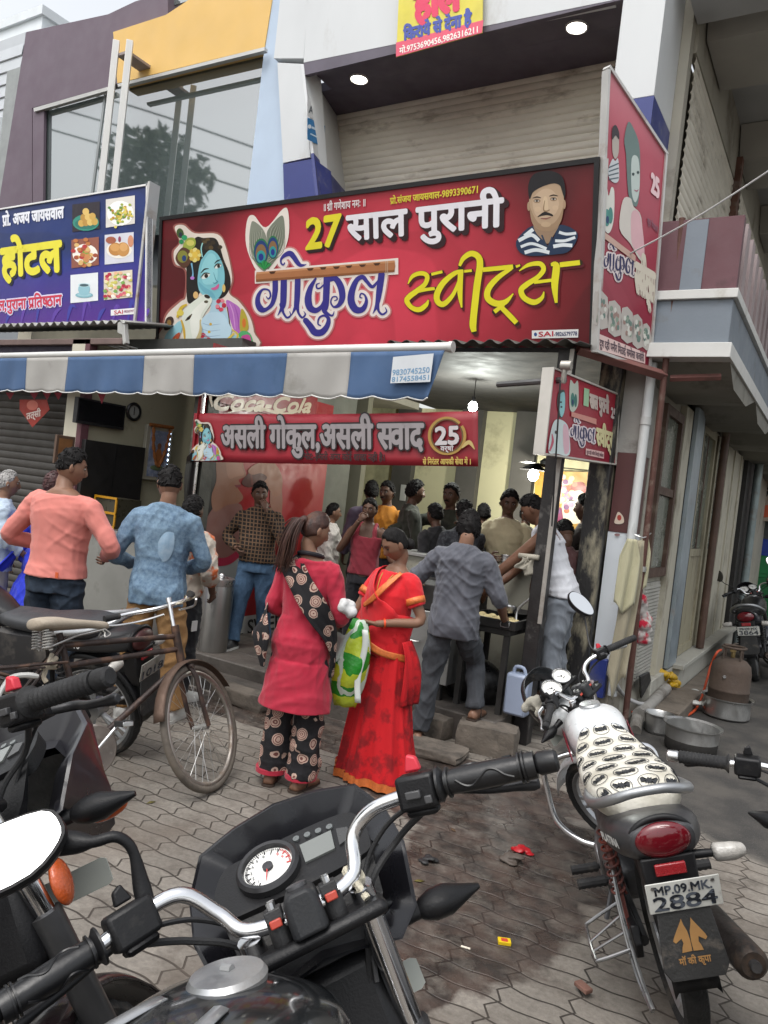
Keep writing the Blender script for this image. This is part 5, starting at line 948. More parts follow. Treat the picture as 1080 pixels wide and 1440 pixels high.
        me = remesh(g, vox, 3, bottom.get('fold', .010), seed+5); link(bottom.get('name', 'trousers'), me, bottom['mat'], th, sharp=180)
    return th, dict(up=up, J=J, T=T, Rl=Rl, hd=hd, HR=HR, hp=hp, LG=LG, s=s, build=build)
def cloth(c, c2=None, kind=None, sc=20., rough=.85, fac=.5, var=.1, bs=350.):
    c = C(c) if isinstance(c, str) else c; c2 = C(c2) if isinstance(c2, str) else c2
    if kind is None: return M(c, rough, 0, var, 7, .25, bs, sheen=.15)
    def fn(N, L, tc):
        v = tc.outputs['Object']; x, y, z = sep(N, L, v); n = noise(N, L, v, 300, 2)
        if kind == 'check':
            f = None
            for q in (mth(N, L, 'ADD', x, mth(N, L, 'MULTIPLY', y, .5)), z):
                w = mth(N, L, 'GREATER_THAN', mth(N, L, 'FRACT', mth(N, L, 'MULTIPLY', q, sc)), .72); f = w if f is None else mth(N, L, 'MAXIMUM', f, w)
            col = mixc(N, L, mth(N, L, 'MULTIPLY', f, fac), c, c2)
        elif kind == 'blotch': col = mixc(N, L, mth(N, L, 'MULTIPLY', rng(N, L, noise(N, L, v, sc, 5, .6), .5, .6), fac), c, c2)
        elif kind == 'denim': col = mixc(N, L, rng(N, L, mth(N, L, 'ADD', mth(N, L, 'MULTIPLY', noise(N, L, v, sc, 6, .7), .6), mth(N, L, 'MULTIPLY', noise(N, L, v, 4, 4), .4)), .35, .62), c, c2)
        elif kind == 'medal':                                             # printed round medallions with rings and a serrated edge
            vo = nd(N, 'TexVoronoi'); vo.inputs['Scale'].default_value = sc; vo.inputs['Randomness'].default_value = .45; L.new(v, vo.inputs['Vector']); dd = vo.outputs['Distance']
            rg = mth(N, L, 'GREATER_THAN', mth(N, L, 'SINE', mth(N, L, 'MULTIPLY', dd, 52.)), -.35); ins = mth(N, L, 'LESS_THAN', mth(N, L, 'ADD', dd, mth(N, L, 'MULTIPLY', noise(N, L, v, 160, 1), .05)), .44)
            col = mixc(N, L, ins, c, mixc(N, L, rg, C('6a3a34'), c2))
        elif kind == 'band':                                              # coloured border woven at the hem
            col = mixc(N, L, mth(N, L, 'LESS_THAN', z, sc), c, c2)
        col = mixc(N, L, 1., col, rng(N, L, noise(N, L, v, 6, 5), .3, .7, 1-var, 1+var), 'MULTIPLY'); return col, n
    return nodemat(fn, rough)
# ------------------------------------------------------------------ the crowd
def at_top(px, py, Y, z0):                                              # where someone stands whose crown shows at a pixel, on plane Y and floor z0
    p = gy(px, py, Y); return (p[0], p[1], z0), p[2]-z0
FZ = .2
JEAN = cloth('1c2430', '2c3a4a', 'denim', 30); JEANB = cloth('2e4660', '46627e', 'denim', 26)
GARMENT = 'shirt'
loc, h = at_top(98, 632, 3.2, 0)
t, q = person('man in a salmon pink long sleeved top and dark jeans, seen from behind', loc, -12, h-.02, dict(mat=cloth('cc7a70', var=.05), sl=.96, hem=.84, inf=.018, collar=False, fold=.0055), dict(mat=JEAN), 'm', 'k', 'fade', head=(-48, -8, 0), la=((-.36, -.02, 1.12), (-.16, .24, 1.05)), ra=((.37, .0, 1.13), (.19, .24, 1.03)), build=1.12, vox=.008, feet='shoeb')
m = MB(); m.box((.11, -.155, .93), (.02, .006, .035)); m.build('pocket_tag', M('c85a30', .6), t)
loc, h = at_top(240, 661, 3.62, 0)
DEN = cloth('46607c', '7f99ae', 'denim', 40, fac=1)
t, q = person('man in a faded blue denim jacket and tan cargo trousers, seen from behind', loc, 2, h, dict(mat=DEN, sl=.97, hem=.80, inf=.02, fold=.007), dict(mat=cloth('9c774c', '8a6840', 'blotch', 12, fac=.6), inf=.022, fold=.010, cuff=.062), 'm', 'k', 'fade', head=(22, -10, 0), la=((-.31, -.02, 1.10), (-.25, .22, 1.02)), ra=((.28, .03, 1.11), (.14, .24, 1.02)), vox=.008, feet='shoe', build=1.04, ll=((-.13, .03, .49), (-.16, .02, .085)), rl=((.13, .04, .49), (.17, .05, .085)))
m = MB(); m.grid(lambda u, v: q['up']((.045+.06*math.cos(2*math.pi*u)*v, -.128-.016*math.cos(v*1.5)+.012*v, 1.22+.125*math.sin(2*math.pi*u)*v)), 20, 4)
m.build('bleached_patch', cloth('a9bccb', '88a4bc', 'denim', 18), t, sharp=180)
m = MB(); m.box((-.235, .02, .62), (.02, .13, .15)); m.box((-.243, .02, .70), (.014, .14, .045)); m.build('cargo_pocket', cloth('9c774c', '8a6840', 'blotch', 12, fac=.6), t, bevel=.008)
loc, h = at_top(75, 668, 3.95, 0)
t, q = person('person with dark red hair in a bright blue kurta, mostly hidden behind the pink top', loc, -10, h, dict(mat=cloth('1c30b8', var=.1), hem=.50, flare=.42, inf=.02, fold=.014), dict(mat=cloth('15206a')), 'm', 'rd', 'bob', sex='f', vox=.011)
m = MB(); P_ = [(-.30, -.12, .86), (-.42, -.12, .70), (-.50, -.1, .52)]
m.grid(lambda u, v: (-.16-.36*v-.02*math.sin(u*9), -.16+.3*(u-.5)*(.3+v), 1.0-.50*v-.1*u*v+.015*math.sin(u*14)), 14, 12); m.build('blue_scarf', cloth('1c30b8', var=.1), t, solid=.006, sharp=180)
loc, h = at_top(10, 665, 3.75, 0)
person('grey haired man in a pale blue shirt at the left edge of the crowd', loc, -62, h, dict(mat=cloth('a9b8c8', var=.06), sl=.9, hem=.8, fold=.01), dict(mat=cloth('8a8680')), 'm', 'g', 'grey', ra=((.25, .02, 1.12), (.2, .2, .98)), vox=.010)
loc, h = at_top(271, 702, 4.1, 0)
t, q = person('person in a white shirt with orange flowers and dark trousers beside the denim jacket', loc, -25, h, dict(mat=cloth('b8aea2', 'b8541c', 'blotch', 9, fac=.95), sl=.72, sinf=.03, hem=.84, inf=.02, fold=.01), dict(mat=cloth('15161c'), inf=.02), 'd', 'k', 'short', ra=((.30, -.05, 1.12), (.20, .14, .92)), vox=.011, feet='shoe')
m = MB(); m.box((.185, -.03, .66), (.012, .06, .085)); m.build('printed_patch', M('c8c8c8', .6), t)
loc, h = at_top(143, 690, 5.3, FZ)
person('stall keeper in a grey blue shirt behind the counter of the tea stall', loc, 160, h+.0, dict(mat=cloth('4a5668')), dict(mat=cloth('222228')), 'd', 'k', 'short', vox=.014)
loc, h = at_top(374, 682, 5.25, FZ)
person('man in a dark checked shirt and blue jeans with a hand at his chin', loc, 172, h, dict(mat=cloth('15110f', '8a6a4e', 'check', 26, fac=.6), sl=.95, hem=.86, inf=.02), dict(mat=JEANB, inf=.018), 'd', 'k', 'short', ra=((.38, -.06, 1.13), (.20, .12, 1.02)), la=((-.27, .10, 1.13), (-.08, .17, 1.46)), lh=dict(pn=(.6, -.6, 0), d=(.4, -.2, .7), curl=.6), head=(25, -5, 0), belly=.06, build=1.1, feet='shoeb', vox=.009, side=.08, rl=((.12, .06, .49), (.13, .14, .085)), ll=((-.10, -.04, .49), (-.10, -.2, .085)))
# the two women in front
MED = cloth('110f14', 'b59a8c', 'medal', 11.)
KUR = cloth('a51a34', var=.05)
loc = tuple(gz(402, 1104)); 
t, q = person('woman in a crimson kurta with a ponytail and medallion print trousers, seen from behind', loc, -18, 1.545, dict(mat=KUR, name='kurta', sl=.80, hem=.50, flare=.16, inf=.018, fold=.006, collar=False), dict(mat=MED, inf=.030, cuff=.066, len=.0, fold=.011), 'm', 'br', 'pony', sex='f', head=(-42, -16, 0), la=((-.215, -.02, 1.10), (-.10, .21, 1.04)), ra=((.235, .0, 1.11), (.15, .22, 1.02)), vox=.007)
up = q['up']
def drape(name, pts, wid, mat, parent, nv=9, th=.006, amp=.012, sd=3):   # a gathered cloth band along a path of (point, outward direction)
    P_ = cr([np.concatenate([np.array(p, float), np.array(n, float), [w]]) for (p, n), w in zip(pts, wid)], 6); N_ = len(P_); m = MB(); rows = []
    for i, k in enumerate(P_):
        p, n, w = k[:3], nrm(k[3:6]), k[6]; tg = nrm(P_[min(i+1, N_-1)][:3]-P_[max(i-1, 0)][:3]); b = np.cross(tg, n)
        rows.append([p+b*w*(v/(nv-1)-.5)+n*amp*math.sin(v*2.1+i*.25+sd)*(.6+.4*math.sin(i*.5)) for v in range(nv)])
    m.loft(rows, closed=False); return m.build(name, mat, parent, solid=th, sharp=180)
drape('shawl', [(up((-.13, .13, 1.22)), (-.3, 1, .2)), (up((-.155, .05, 1.36)), (-.8, .3, .6)), (up((-.10, -.09, 1.40)), (-.2, -1, .8)), (up((.02, -.145, 1.27)), (0, -1, .2)), (up((.13, -.145, 1.14)), (.4, -1, .1)), (up((.20, -.06, 1.0)), (1, -.6, 0)), (up((.215, .0, .86)), (1, -.2, 0)), (up((.21, .02, .72)), (1, 0, 0))], [.10, .12, .14, .15, .15, .12, .06, .04], MED, t, amp=.010)
drape('shawl', [(up((-.215, .10, 1.15)), (-.8, .5, 0)), (up((-.25, -.03, 1.08)), (-1, -.6, 0)), (up((-.235, -.12, .98)), (-.8, -1, 0)), (up((-.21, -.14, .86)), (-.7, -1, 0)), (up((-.19, -.13, .74)), (-.6, -1, 0))], [.10, .14, .19, .15, .04], MED, t, amp=.014, sd=1)
m = MB(); m.tube([up((.075*math.cos(a), -.015+.07*math.sin(a), 1.45+.016*math.sin(a+math.pi))) for a in np.linspace(0, 2*math.pi, 20, False)], .014, 8, closed=True); m.build('neck_band', M('15131a', .8), t)
for sd in (-1, 1):
    a = q['LG']['r' if sd > 0 else 'l'][2]; m = MB(); m.tube([(a[0], a[1]+.0, a[2]-.006), (a[0], a[1], a[2]+.022)], .101, 16); m.build('trouser_hem', KUR, t)
RED = cloth('c8101c', '3a060c', 'blotch', 6.5, fac=.62, var=.05); REDP = cloth('cc1420', var=.06); GOLD = M(C('d8763c', .9), .45, .15, .2, 60, .3, 150)
loc = tuple(gz(523, 1092))
SA = dict(la=((-.245, -.04, 1.12), (-.075, .21, 1.08)), ra=((.22, .14, 1.10), (.215, .40, 1.07)))
t, q = person('woman in a red and gold sari looking down into a green plastic bag', loc, 134, 1.50, dict(mat=REDP, name='blouse', sl=.30, hem=.98, inf=.012, collar=False, sinf=.014, fold=.004), None, 'm', 'k', 'bun', sex='f', head=(-22, -32, -4), eyes='down', vox=.0075, build=1.03, **SA, lh=dict(d=(.8, .5, .1), pn=(0, .3, -1), curl=.75), rh=dict(d=(.2, 1, -.05), pn=(-.5, 0, .6), curl=.55))
up = q['up']; m = MB(); rows = []
for i, z in enumerate(np.linspace(1.02, .015, 26)):
    f = (1.02-z)/1.0; rows.append([])
    for k in range(96):
        a = 2*math.pi*k/96; fr = math.exp(-((a-math.pi*.45)/.75)**2); pl_ = (math.sin(a*17+1.2*math.sin(f*3))*.6+.6*math.sin(a*9+2+f*2.5)+.35*math.sin(a*31+f*4))*(.003+.020*f**1.3)+fr*math.sin(a*34)*.010*f
        rx, ry = (.165+.02*math.sin(min(f*6, 1.57))+.085*f**1.6)+pl_, (.122+.02*math.sin(min(f*6, 1.57))+.10*f**1.6)+pl_
        rows[-1].append((rx*math.cos(a)-.07*f**2*0+.10*max(0, math.cos(a-2.9))**3*f**2*math.cos(a), ry*math.sin(a)-.10*max(0, -math.sin(a))**2*f**2, z+.004*math.sin(a*9)*f))
m.loft(rows); sk = m.build('sari_skirt', RED, t, sharp=180)
m = MB(); m.loft([[(p[0]*1.012, p[1]*1.012, p[2]+dz) for p in rows[-1]] for dz in (.0, .055)], cap=False); m.build('gold_hem', GOLD, sk, sharp=180)
def wrap(name, zs, mat, par, out=.03):                                   # sari end wound over the chest to the right shoulder side
    return drape(name, zs, [.30, .34, .34, .30, .22, .18, .2], mat, par, nv=13, amp=.006)
pal = drape('sari_end', [(up((-.17, -.02, .96)), (-1, .3, 0)), (up((-.08, .145, 1.02)), (-.3, 1, .1)), (up((.05, .158, 1.12)), (.2, 1, .1)), (up((.125, .125, 1.26)), (.5, 1, .2)), (up((.145, .03, 1.405)), (.6, .2, 1)), (up((.135, -.10, 1.33)), (.5, -1, .3)), (up((.13, -.16, 1.05)), (.3, -1, 0)), (up((.13, -.19, .72)), (.3, -1, 0))], [.34, .36, .34, .26, .15, .18, .24, .28], REDP, t, nv=13, amp=.008)
drape('gold_border', [(up((-.20, .0, .86)), (-1, .3, 0)), (up((-.10, .172, .90)), (-.3, 1, .1)), (up((.08, .19, .98)), (.2, 1, .1)), (up((.205, .10, 1.10)), (.9, .6, .2))], [.045, .05, .045, .03], GOLD, pal, nv=5, amp=.002, th=.004)
drape('gold_border', [(up((.10, .168, 1.17)), (.3, 1, .1)), (up((.0, .182, 1.24)), (-.1, 1, .2)), (up((-.07, .150, 1.33)), (-.3, 1, .4)), (up((-.115, .06, 1.425)), (-.4, .5, 1))], [.03, .042, .042, .03], GOLD, pal, nv=5, amp=.002, th=.004)
drape('hanging_end', [(up((-.20, .02, .98)), (-1, 0, .2)), (up((-.25, .0, .85)), (-1, 0, 0)), (up((-.262, -.01, .70)), (-1, 0, 0)), (up((-.25, -.02, .56)), (-1, 0, 0))], [.10, .15, .17, .15], RED, t, nv=9, amp=.014)
for sd, nm in ((-1, 'l'), (1, 'r')):
    S, e, w = q['J'][nm]; c_ = S+(e-S)*.46; d = nrm(e-S); m = MB(); m.tube([c_-d*.022, c_+d*.022], .067, 14, cap=False); m.build('sleeve_border', GOLD, t, solid=.004, sharp=180)
S, e, w = q['J']['l']; c_ = e+(w-e)*.80; d = nrm(w-e); m = MB(); m.tube([c_-d*.006, c_+d*.006], .033, 14); m.build('bangle', M('d84a20', .35, .2), t)
m = MB(); m.tube(cr([up((-.055, -.03, 1.45)), up((-.05, .07, 1.40)), up((-.02, .135, 1.30)), up((.0, .15, 1.22)), up((.02, .135, 1.30)), up((.045, .075, 1.40)), up((.05, -.03, 1.45))], 5), .004, 6); m.build('necklace', M('c89a50', .35, .7), t)
# things held by the two women
Mt = t.matrix_basis if False else None
def wl(th_, p): return np.array(Matrix.Translation(th_.location) @ Matrix.Rotation(th_.rotation_euler[2], 4, 'Z') @ Matrix.Diagonal((*th_.scale, 1)) @ Vector(p))
hL = wl(t, (-.02, .26, 1.07)); hR = wl(t, (.24, .50, 1.07))
def bagmat(N, L, tc):
    v = tc.outputs['Object']; x, y, z = sep(N, L, v); u = mth(N, L, 'ADD', mth(N, L, 'MULTIPLY', x, .7), mth(N, L, 'MULTIPLY', y, -.7)); n = noise(N, L, v, 9, 3)
    w = mth(N, L, 'FRACT', mth(N, L, 'MULTIPLY', mth(N, L, 'ADD', mth(N, L, 'ADD', z, mth(N, L, 'MULTIPLY', u, .5)), mth(N, L, 'MULTIPLY', n, .12)), 5.2))
    c = mixc(N, L, mth(N, L, 'GREATER_THAN', w, .5), C('2a8a2c', .9), C('b8c838', .9)); w2 = mth(N, L, 'FRACT', mth(N, L, 'MULTIPLY', mth(N, L, 'ADD', u, mth(N, L, 'MULTIPLY', n, .1)), 6.))
    c = mixc(N, L, mth(N, L, 'LESS_THAN', w2, .13), c, C('c8d8c8', .9)); return c, noise(N, L, v, 24, 4)
bt = thing('plastic_bag', 'green and yellow printed plastic bag hanging from the hands of the woman in red', 'bag', tuple(hL-[0, 0, .5]))
m = MB(); rows = []; RTv = np.array([RT[0], RT[1], 0]); FWv = np.array([FW[0], FW[1], 0])
for i, f in enumerate(np.linspace(0, 1, 14)):
    c_ = hL+np.array([0, 0, .02-.50*f])-RTv*(.025+.03*f)-FWv*.01; wx = .045+.055*math.sin(min(1.57, f*2.6))-.05*max(0, f-.75)*3; wy = .02+.055*math.sin(math.pi*min(1, f*1.1))
    rows.append([c_+RTv*(wx*math.cos(a)*(1+.06*math.sin(5*a+f*6)))+FWv*(wy*math.sin(a)*(1+.2*math.sin(3*a+f*9)))+np.array([0, 0, .01*math.sin(a*4+f*5)]) for a in np.linspace(0, 2*math.pi, 28, False)])
m.loft(rows); m.build('bag_body', nodemat(bagmat, .22), bt, world=True, sharp=180)
m = MB(); c_ = hL-RTv*.10+np.array([0, 0, -.03]); m.grid(lambda u, v: c_+RTv*(-.07+.13*u)+FWv*(-.05+.02*math.sin(u*7+v*3))+np.array([0, 0, .0-.16*v-.05*(1-u)+.012*math.sin(9*u+4*v)]), 10, 8); m.build('clear_flap', M(C('a8b0a8'), .15, 0, .15, 12, .5, 30), bt, world=True, solid=.003, sharp=180)
m = MB(); m.grid(lambda u, v: hL-FWv*.075+RTv*(-.005+.035*u+.01*math.sin(v*7))+np.array([0, 0, -.02-.42*v]), 3, 14); m.build('white_stripe', M(C('cfd4cf'), .3, 0, .1, 12), bt, world=True, solid=.004, sharp=180)
r_ = np.random.default_rng(5); b_ = MB(); pk = gd(488, 853, 4.2)
for i in range(9): b_.ell(pk+r_.normal(size=3)*.02, (.032, .027, .032), 10)
tag(link('white_packet', remesh(b_, .006, 1, .006, 4), M('bcbcbc', .45, 0, .06, 20, .4, 40), sharp=180), 'crumpled white polythene packet passed between the two women', 'packet')
# inside the shop
def bg_person(px, py, Y, lab, fa, top, skin='d', bottom=None, z0=FZ, **k):
    loc, h = at_top(px, py, Y, z0); k.setdefault('vox', .012); return person(lab, loc, fa, h, top, bottom or dict(mat=cloth('1c1c22')), skin, **k)
bg_person(468, 710, 6.3, 'older man in a loose white kurta with cropped hair in the doorway', -78, dict(mat=cloth('b8b2ac', var=.05), hem=.55, inf=.03, fold=.012, name='kurta'), 'm', dict(mat=cloth('9a958f')), hs='grey', hair='k', build=1.05)
bg_person(522, 705, 5.9, 'bare armed man in a faded pink vest with one hand at his mouth', 165, dict(kind='vest', mat=cloth('8a2a38')), 'd', ra=((.27, .10, 1.14), (.06, .17, 1.48)), rh=dict(pn=(-.3, -.8, 0), d=(-.5, 0, .6), curl=.8), la=((-.3, .05, 1.12), (-.42, .22, 1.06)), vox=.010)
bg_person(524, 680, 6.9, 'man in a lilac shirt seen from behind at the counter', 10, dict(mat=cloth('5a5062')), 'd')
bg_person(547, 681, 6.75, 'man with spectacles in an orange yellow shirt inside the shop', 150, dict(mat=cloth('b8761c')), 'd', tache=True)
bg_person(583, 679, 6.6, 'young man in a dark olive shirt with bushy hair in profile', -80, dict(mat=cloth('2a2c22'), hem=.82), 'd', ra=((.25, .05, 1.10), (.2, .28, 1.05)))
bg_person(637, 684, 6.7, 'man in a dark camouflage shirt reaching across with one arm', 150, dict(mat=cloth('33352a', '1a1c16', 'blotch', 14, fac=.9)), 'd', ra=((.36, .12, 1.30), (.52, .30, 1.18)), tache=True)
bg_person(655, 708, 6.0, 'person in a dark patterned top holding a phone up beside the counter', 15, dict(mat=cloth('22242a', '4a4c50', 'blotch', 40, fac=.6)), 'd', ra=((.24, .16, 1.22), (.10, .2, 1.42)), hs='short')
bg_person(622, 712, 6.3, 'dark haired customer in a black shirt leaning over the counter', 40, dict(mat=cloth('16161a')), 'd', lean=.12)
bg_person(682, 712, 7.6, 'customer whose dark head shows just left of the cook', 20, dict(mat=cloth('2c2a28')), 'd')
bg_person(742, 712, 7.6, 'customer whose dark head shows just right of the cook', -30, dict(mat=cloth('2a2620')), 'd')
bg_person(718, 693, 6.45, 'cook in a cream collared shirt working behind the counter', 168, dict(mat=cloth('b8ac8c', var=.06), sl=.72, fold=.01), 'd', ra=((.26, .06, 1.12), (.10, .30, 1.10)), la=((-.26, .06, 1.12), (-.12, .30, 1.06)), head=(10, -12, 0), vox=.010, hs='short')
loc, h = at_top(742, 707, 5.55, FZ)
person('man in a white sleeveless vest and pale grey track trousers frying beside the post', (loc[0]+.31, loc[1]+.14, FZ), 66, h+.12, dict(kind='vest', mat=cloth('c4c6cc', var=.04), hem=.84, fold=.008), dict(mat=cloth('6e747c', var=.06), inf=.02, fold=.014, waist=1.02), 'r', 'k', 'fade', lean=.46, head=(0, -6, 0), la=((-.20, .46, 1.02), (-.06, .60, .82)), ra=((.24, .46, 1.0), (.10, .62, .82)), vox=.009, hcurl=.9)
bg_person(797, 734, 6.05, 'man in a dull maroon shirt and dark trousers seen from behind by the grimy column', -6, dict(mat=cloth('4e3030', var=.08), sl=.40, hem=.84, inf=.02, sinf=.022, fold=.01), 'd', dict(mat=cloth('1e1e24'), inf=.02), head=(20, -30, 0), hs='fade', lean=.06, vox=.009)
bg_person(828, 700, 6.75, 'man in a dark brown shirt half hidden by the grimy column', 60, dict(mat=cloth('2c2420'), sl=.4), 'd', la=((-.28, .12, 1.20), (-.35, .35, 1.1)))
# grey shirted helper with one foot on the stone
GS = cloth('50525a', var=.06)
person('man in a grey shirt and trousers with one foot up on a stone block', (-2.27, 4.84, .0), -14, 1.64, dict(mat=GS, sl=.56, hem=.80, inf=.022, sinf=.018, fold=.011), dict(mat=cloth('44474c', '3a3d42', 'denim', 60), inf=.016, fold=.012), 'm', 'k', 'bob', lean=.10, head=(10, -22, 0), la=((-.34, .06, 1.16), (-.36, .30, 1.12)), ra=((.31, .05, 1.10), (.34, .30, .93)), rh=dict(curl=1.0, d=(.2, .8, -.3)), ll=((-.12, .03, .49), (-.16, -.02, .085)), rl=((.17, .22, .60), (.22, .12, .285)), vox=.0075, side=.03)
# ------------------------------------------------------------------ motorcycles
def pose(p, pitch, lean, yaw, s, oy=0.):
    a, b, c = rad(pitch), rad(lean), rad(yaw)
    R = rotzz(c) @ rotx(a) @ roty(b)
    return Matrix.Translation(p) @ Matrix(R.tolist()).to_4x4() @ Matrix.Scale(s, 4) @ Matrix.Translation((0, oy, 0))
HEAD = Vector((0, .45, 1.0)); RK = rad(26)
def steerM(a, o=HEAD): return Matrix.Translation(o) @ Matrix.Rotation(rad(a), 4, Vector((0, -math.sin(RK), math.cos(RK)))) @ Matrix.Translation(-o)
TYRE = M((.018, .018, .018), .85, 0, .25, 20, .5, 90, dirt=(.12, .10, .08), da=.3, ds=6)
ALLOY = M((.42, .43, .44), .35, .9, .1, 8, .05, 40, dirt=(.14, .12, .1), da=.3, ds=5)
GUN = M((.10, .10, .105), .5, .7, .2, 8, .15, 60, dirt=(.08, .065, .05), da=.35, ds=5)
PLAS = M((.009, .009, .010), .42, 0, .25, 7, .10, 260, spec=.3, dirt=(.06, .056, .05), da=.10, ds=5)
PLASG = M((.007, .007, .009), .26, 0, .2, 5, .02, 120, spec=.35, coat=.2, dirt=(.07, .066, .06), da=.1, ds=4)
RED_L = bpy.data.materials.new('lamp_red'); RED_L.use_nodes = True; _b = RED_L.node_tree.nodes['Principled BSDF']; _b.inputs['Base Color'].default_value = (.12, .005, .010, 1); _b.inputs['Roughness'].default_value = .12; _b.inputs['Coat Weight'].default_value = .6
ORL = M((.5, .09, .02), .2, 0, .1, 30, .2, 200, coat=.5); CLR = M((.45, .43, .40), .15, 0, .2, 40, .3, 150, coat=.6)
MIR = M((.92, .93, .93), .02, 1., .02, 3); PLATE = M((.62, .62, .58), .5, 0, .1, 8, .05, 60, dirt=(.25, .2, .15), da=.2, ds=9)
WLET = M((.75, .75, .73), .5, 0, .05); LCD = M((.16, .17, .16), .15, 0, .1, 6, coat=.4); DIAL = M((.70, .70, .67), .4, 0, .04); DINK = M((.03, .03, .035), .6); DRED = M((.5, .03, .03), .5)
def wheel(th, c, name, r=.30, tw=.042, spokes=False, Sm=None):
    c = np.array(c); w = MB()
    prof = [(r-.055, -tw*.55), (r-.03, -tw*.95), (r-.012, -tw*.8), (r-.002, -tw*.35), (r, 0), (r-.002, tw*.35), (r-.012, tw*.8), (r-.03, tw*.95), (r-.055, tw*.55)]
    ro = []
    for k in range(72):
        a = 2*math.pi*k/72; ro.append([c+np.array([x, (q-(.004 if (k % 2 and 1 < j < 7 and j != 4) else 0))*math.cos(a), (q-(.004 if (k % 2 and 1 < j < 7 and j != 4) else 0))*math.sin(a)]) for j, (q, x) in enumerate(prof)])
    w.loft(ro+[ro[0]], closed=False); root = w.build(name, TYRE, th, sharp=35)
    w = MB(); ri = [[c+np.array([x, q*math.cos(a), q*math.sin(a)]) for q, x in ((r-.05, -tw*.6), (r-.056, -tw*.62), (r-.072, -tw*.3), (r-.072, tw*.3), (r-.056, tw*.62), (r-.05, tw*.6))] for a in np.linspace(0, 2*math.pi, 49)]
    w.loft(ri, closed=False); w.tube([c-[.05, 0, 0], c+[.05, 0, 0]], .055 if not spokes else .03, 16)
    for k in range(5 if not spokes else 36):
        a = 2*math.pi*k/(5 if not spokes else 36)
        if spokes: sx = (-1, 1)[k % 2]; a2 = a+(.5 if k % 4 < 2 else -.5); w.tube([c+[sx*.035, .025*math.cos(a2), .025*math.sin(a2)], c+[0, (r-.06)*math.cos(a), (r-.06)*math.sin(a)]], .0014, 4)
        else:
            for da in (-.13, .13): w.tube([c+[0, .045*math.cos(a), .045*math.sin(a)], c+[0, (r-.066)*math.cos(a+da), (r-.066)*math.sin(a+da)]], [.016, .010], 6)
    ob = w.build('rim', ALLOY if not spokes else CHR, root, sharp=40)
    if Sm is not None: root.matrix_local = Sm
    return root
def xs(y, hw, z0, z1, p=2.6, n=28, dx=0): 
    zc = (z0+z1)/2; return [(dx+x[0], y, zc+x[1]) for x in [(math.copysign(abs(math.cos(t))**(2/p), math.cos(t))*hw, math.copysign(abs(math.sin(t))**(2/p), math.sin(t))*(z1-z0)/2) for t in np.linspace(0, 2*math.pi, n, False)]]
def loft_y(S, p=2.6, n=28, m=4): return [xs(*k, p=p, n=n) for k in cr(S, m)]
def letters(s, th, M4, h, mat, name='lettering', head=.72, bold=.03, shear=0., width=None, sub=None):
    V, F = textgeo(s, shear); m = MB(); k = h/head; x0, x1 = V[:, 0].min(), V[:, 0].max(); kx = (width/(x1-x0)) if width else k
    for j in range(8 if bold else 1):
        d = (bold*math.cos(j*.785), bold*math.sin(j*.785)) if bold else (0, 0)
        m.add([M4 @ Vector(((x-(x0+x1)/2+d[0])*kx, (y+d[1]-head/2)*k, .00012*j)) for x, y in V], F)
    return m.build(name, mat, sub or th, fix=False, sharp=10)
def fr(c, ux, uy):                                                      # a frame: x along ux, y along uy
    ux = Vector(ux).normalized(); uy = (Vector(uy)-ux*Vector(uy).dot(ux)).normalized(); uz = ux.cross(uy); m = Matrix((ux, uy, uz)).transposed().to_4x4(); m.translation = Vector(c); return m
BAR = [(-.388, -.085, 1.062), (-.28, -.035, 1.074), (-.205, -.005, 1.090), (-.154, .01, 1.086), (-.117, .02, 1.040), (-.085, .012, 1.002), (0, 0, .994), (.08, .015, 1.004), (.105, .028, 1.055), (.148, .012, 1.080), (.21, -.02, 1.078), (.25, -.042, 1.075), (.384, -.10, 1.046)]
def G2(p): return np.array(p)+[0, .45, 0]                               # cockpit coordinates start at the steering head
SEAT0 = [(.03, .05, .755, .80), (-.04, .085, .745, .825), (-.15, .115, .74, .826), (-.32, .125, .74, .832), (-.46, .138, .75, .856), (-.62, .140, .76, .876), (-.72, .115, .775, .870), (-.765, .075, .79, .85)]
SEATP = [(.15, .06, .80, .905), (.08, .11, .77, .90), (-.04, .145, .74, .875), (-.2, .160, .73, .868), (-.4, .168, .735, .88), (-.58, .165, .75, .898), (-.71, .135, .765, .89), (-.765, .09, .785, .865)]
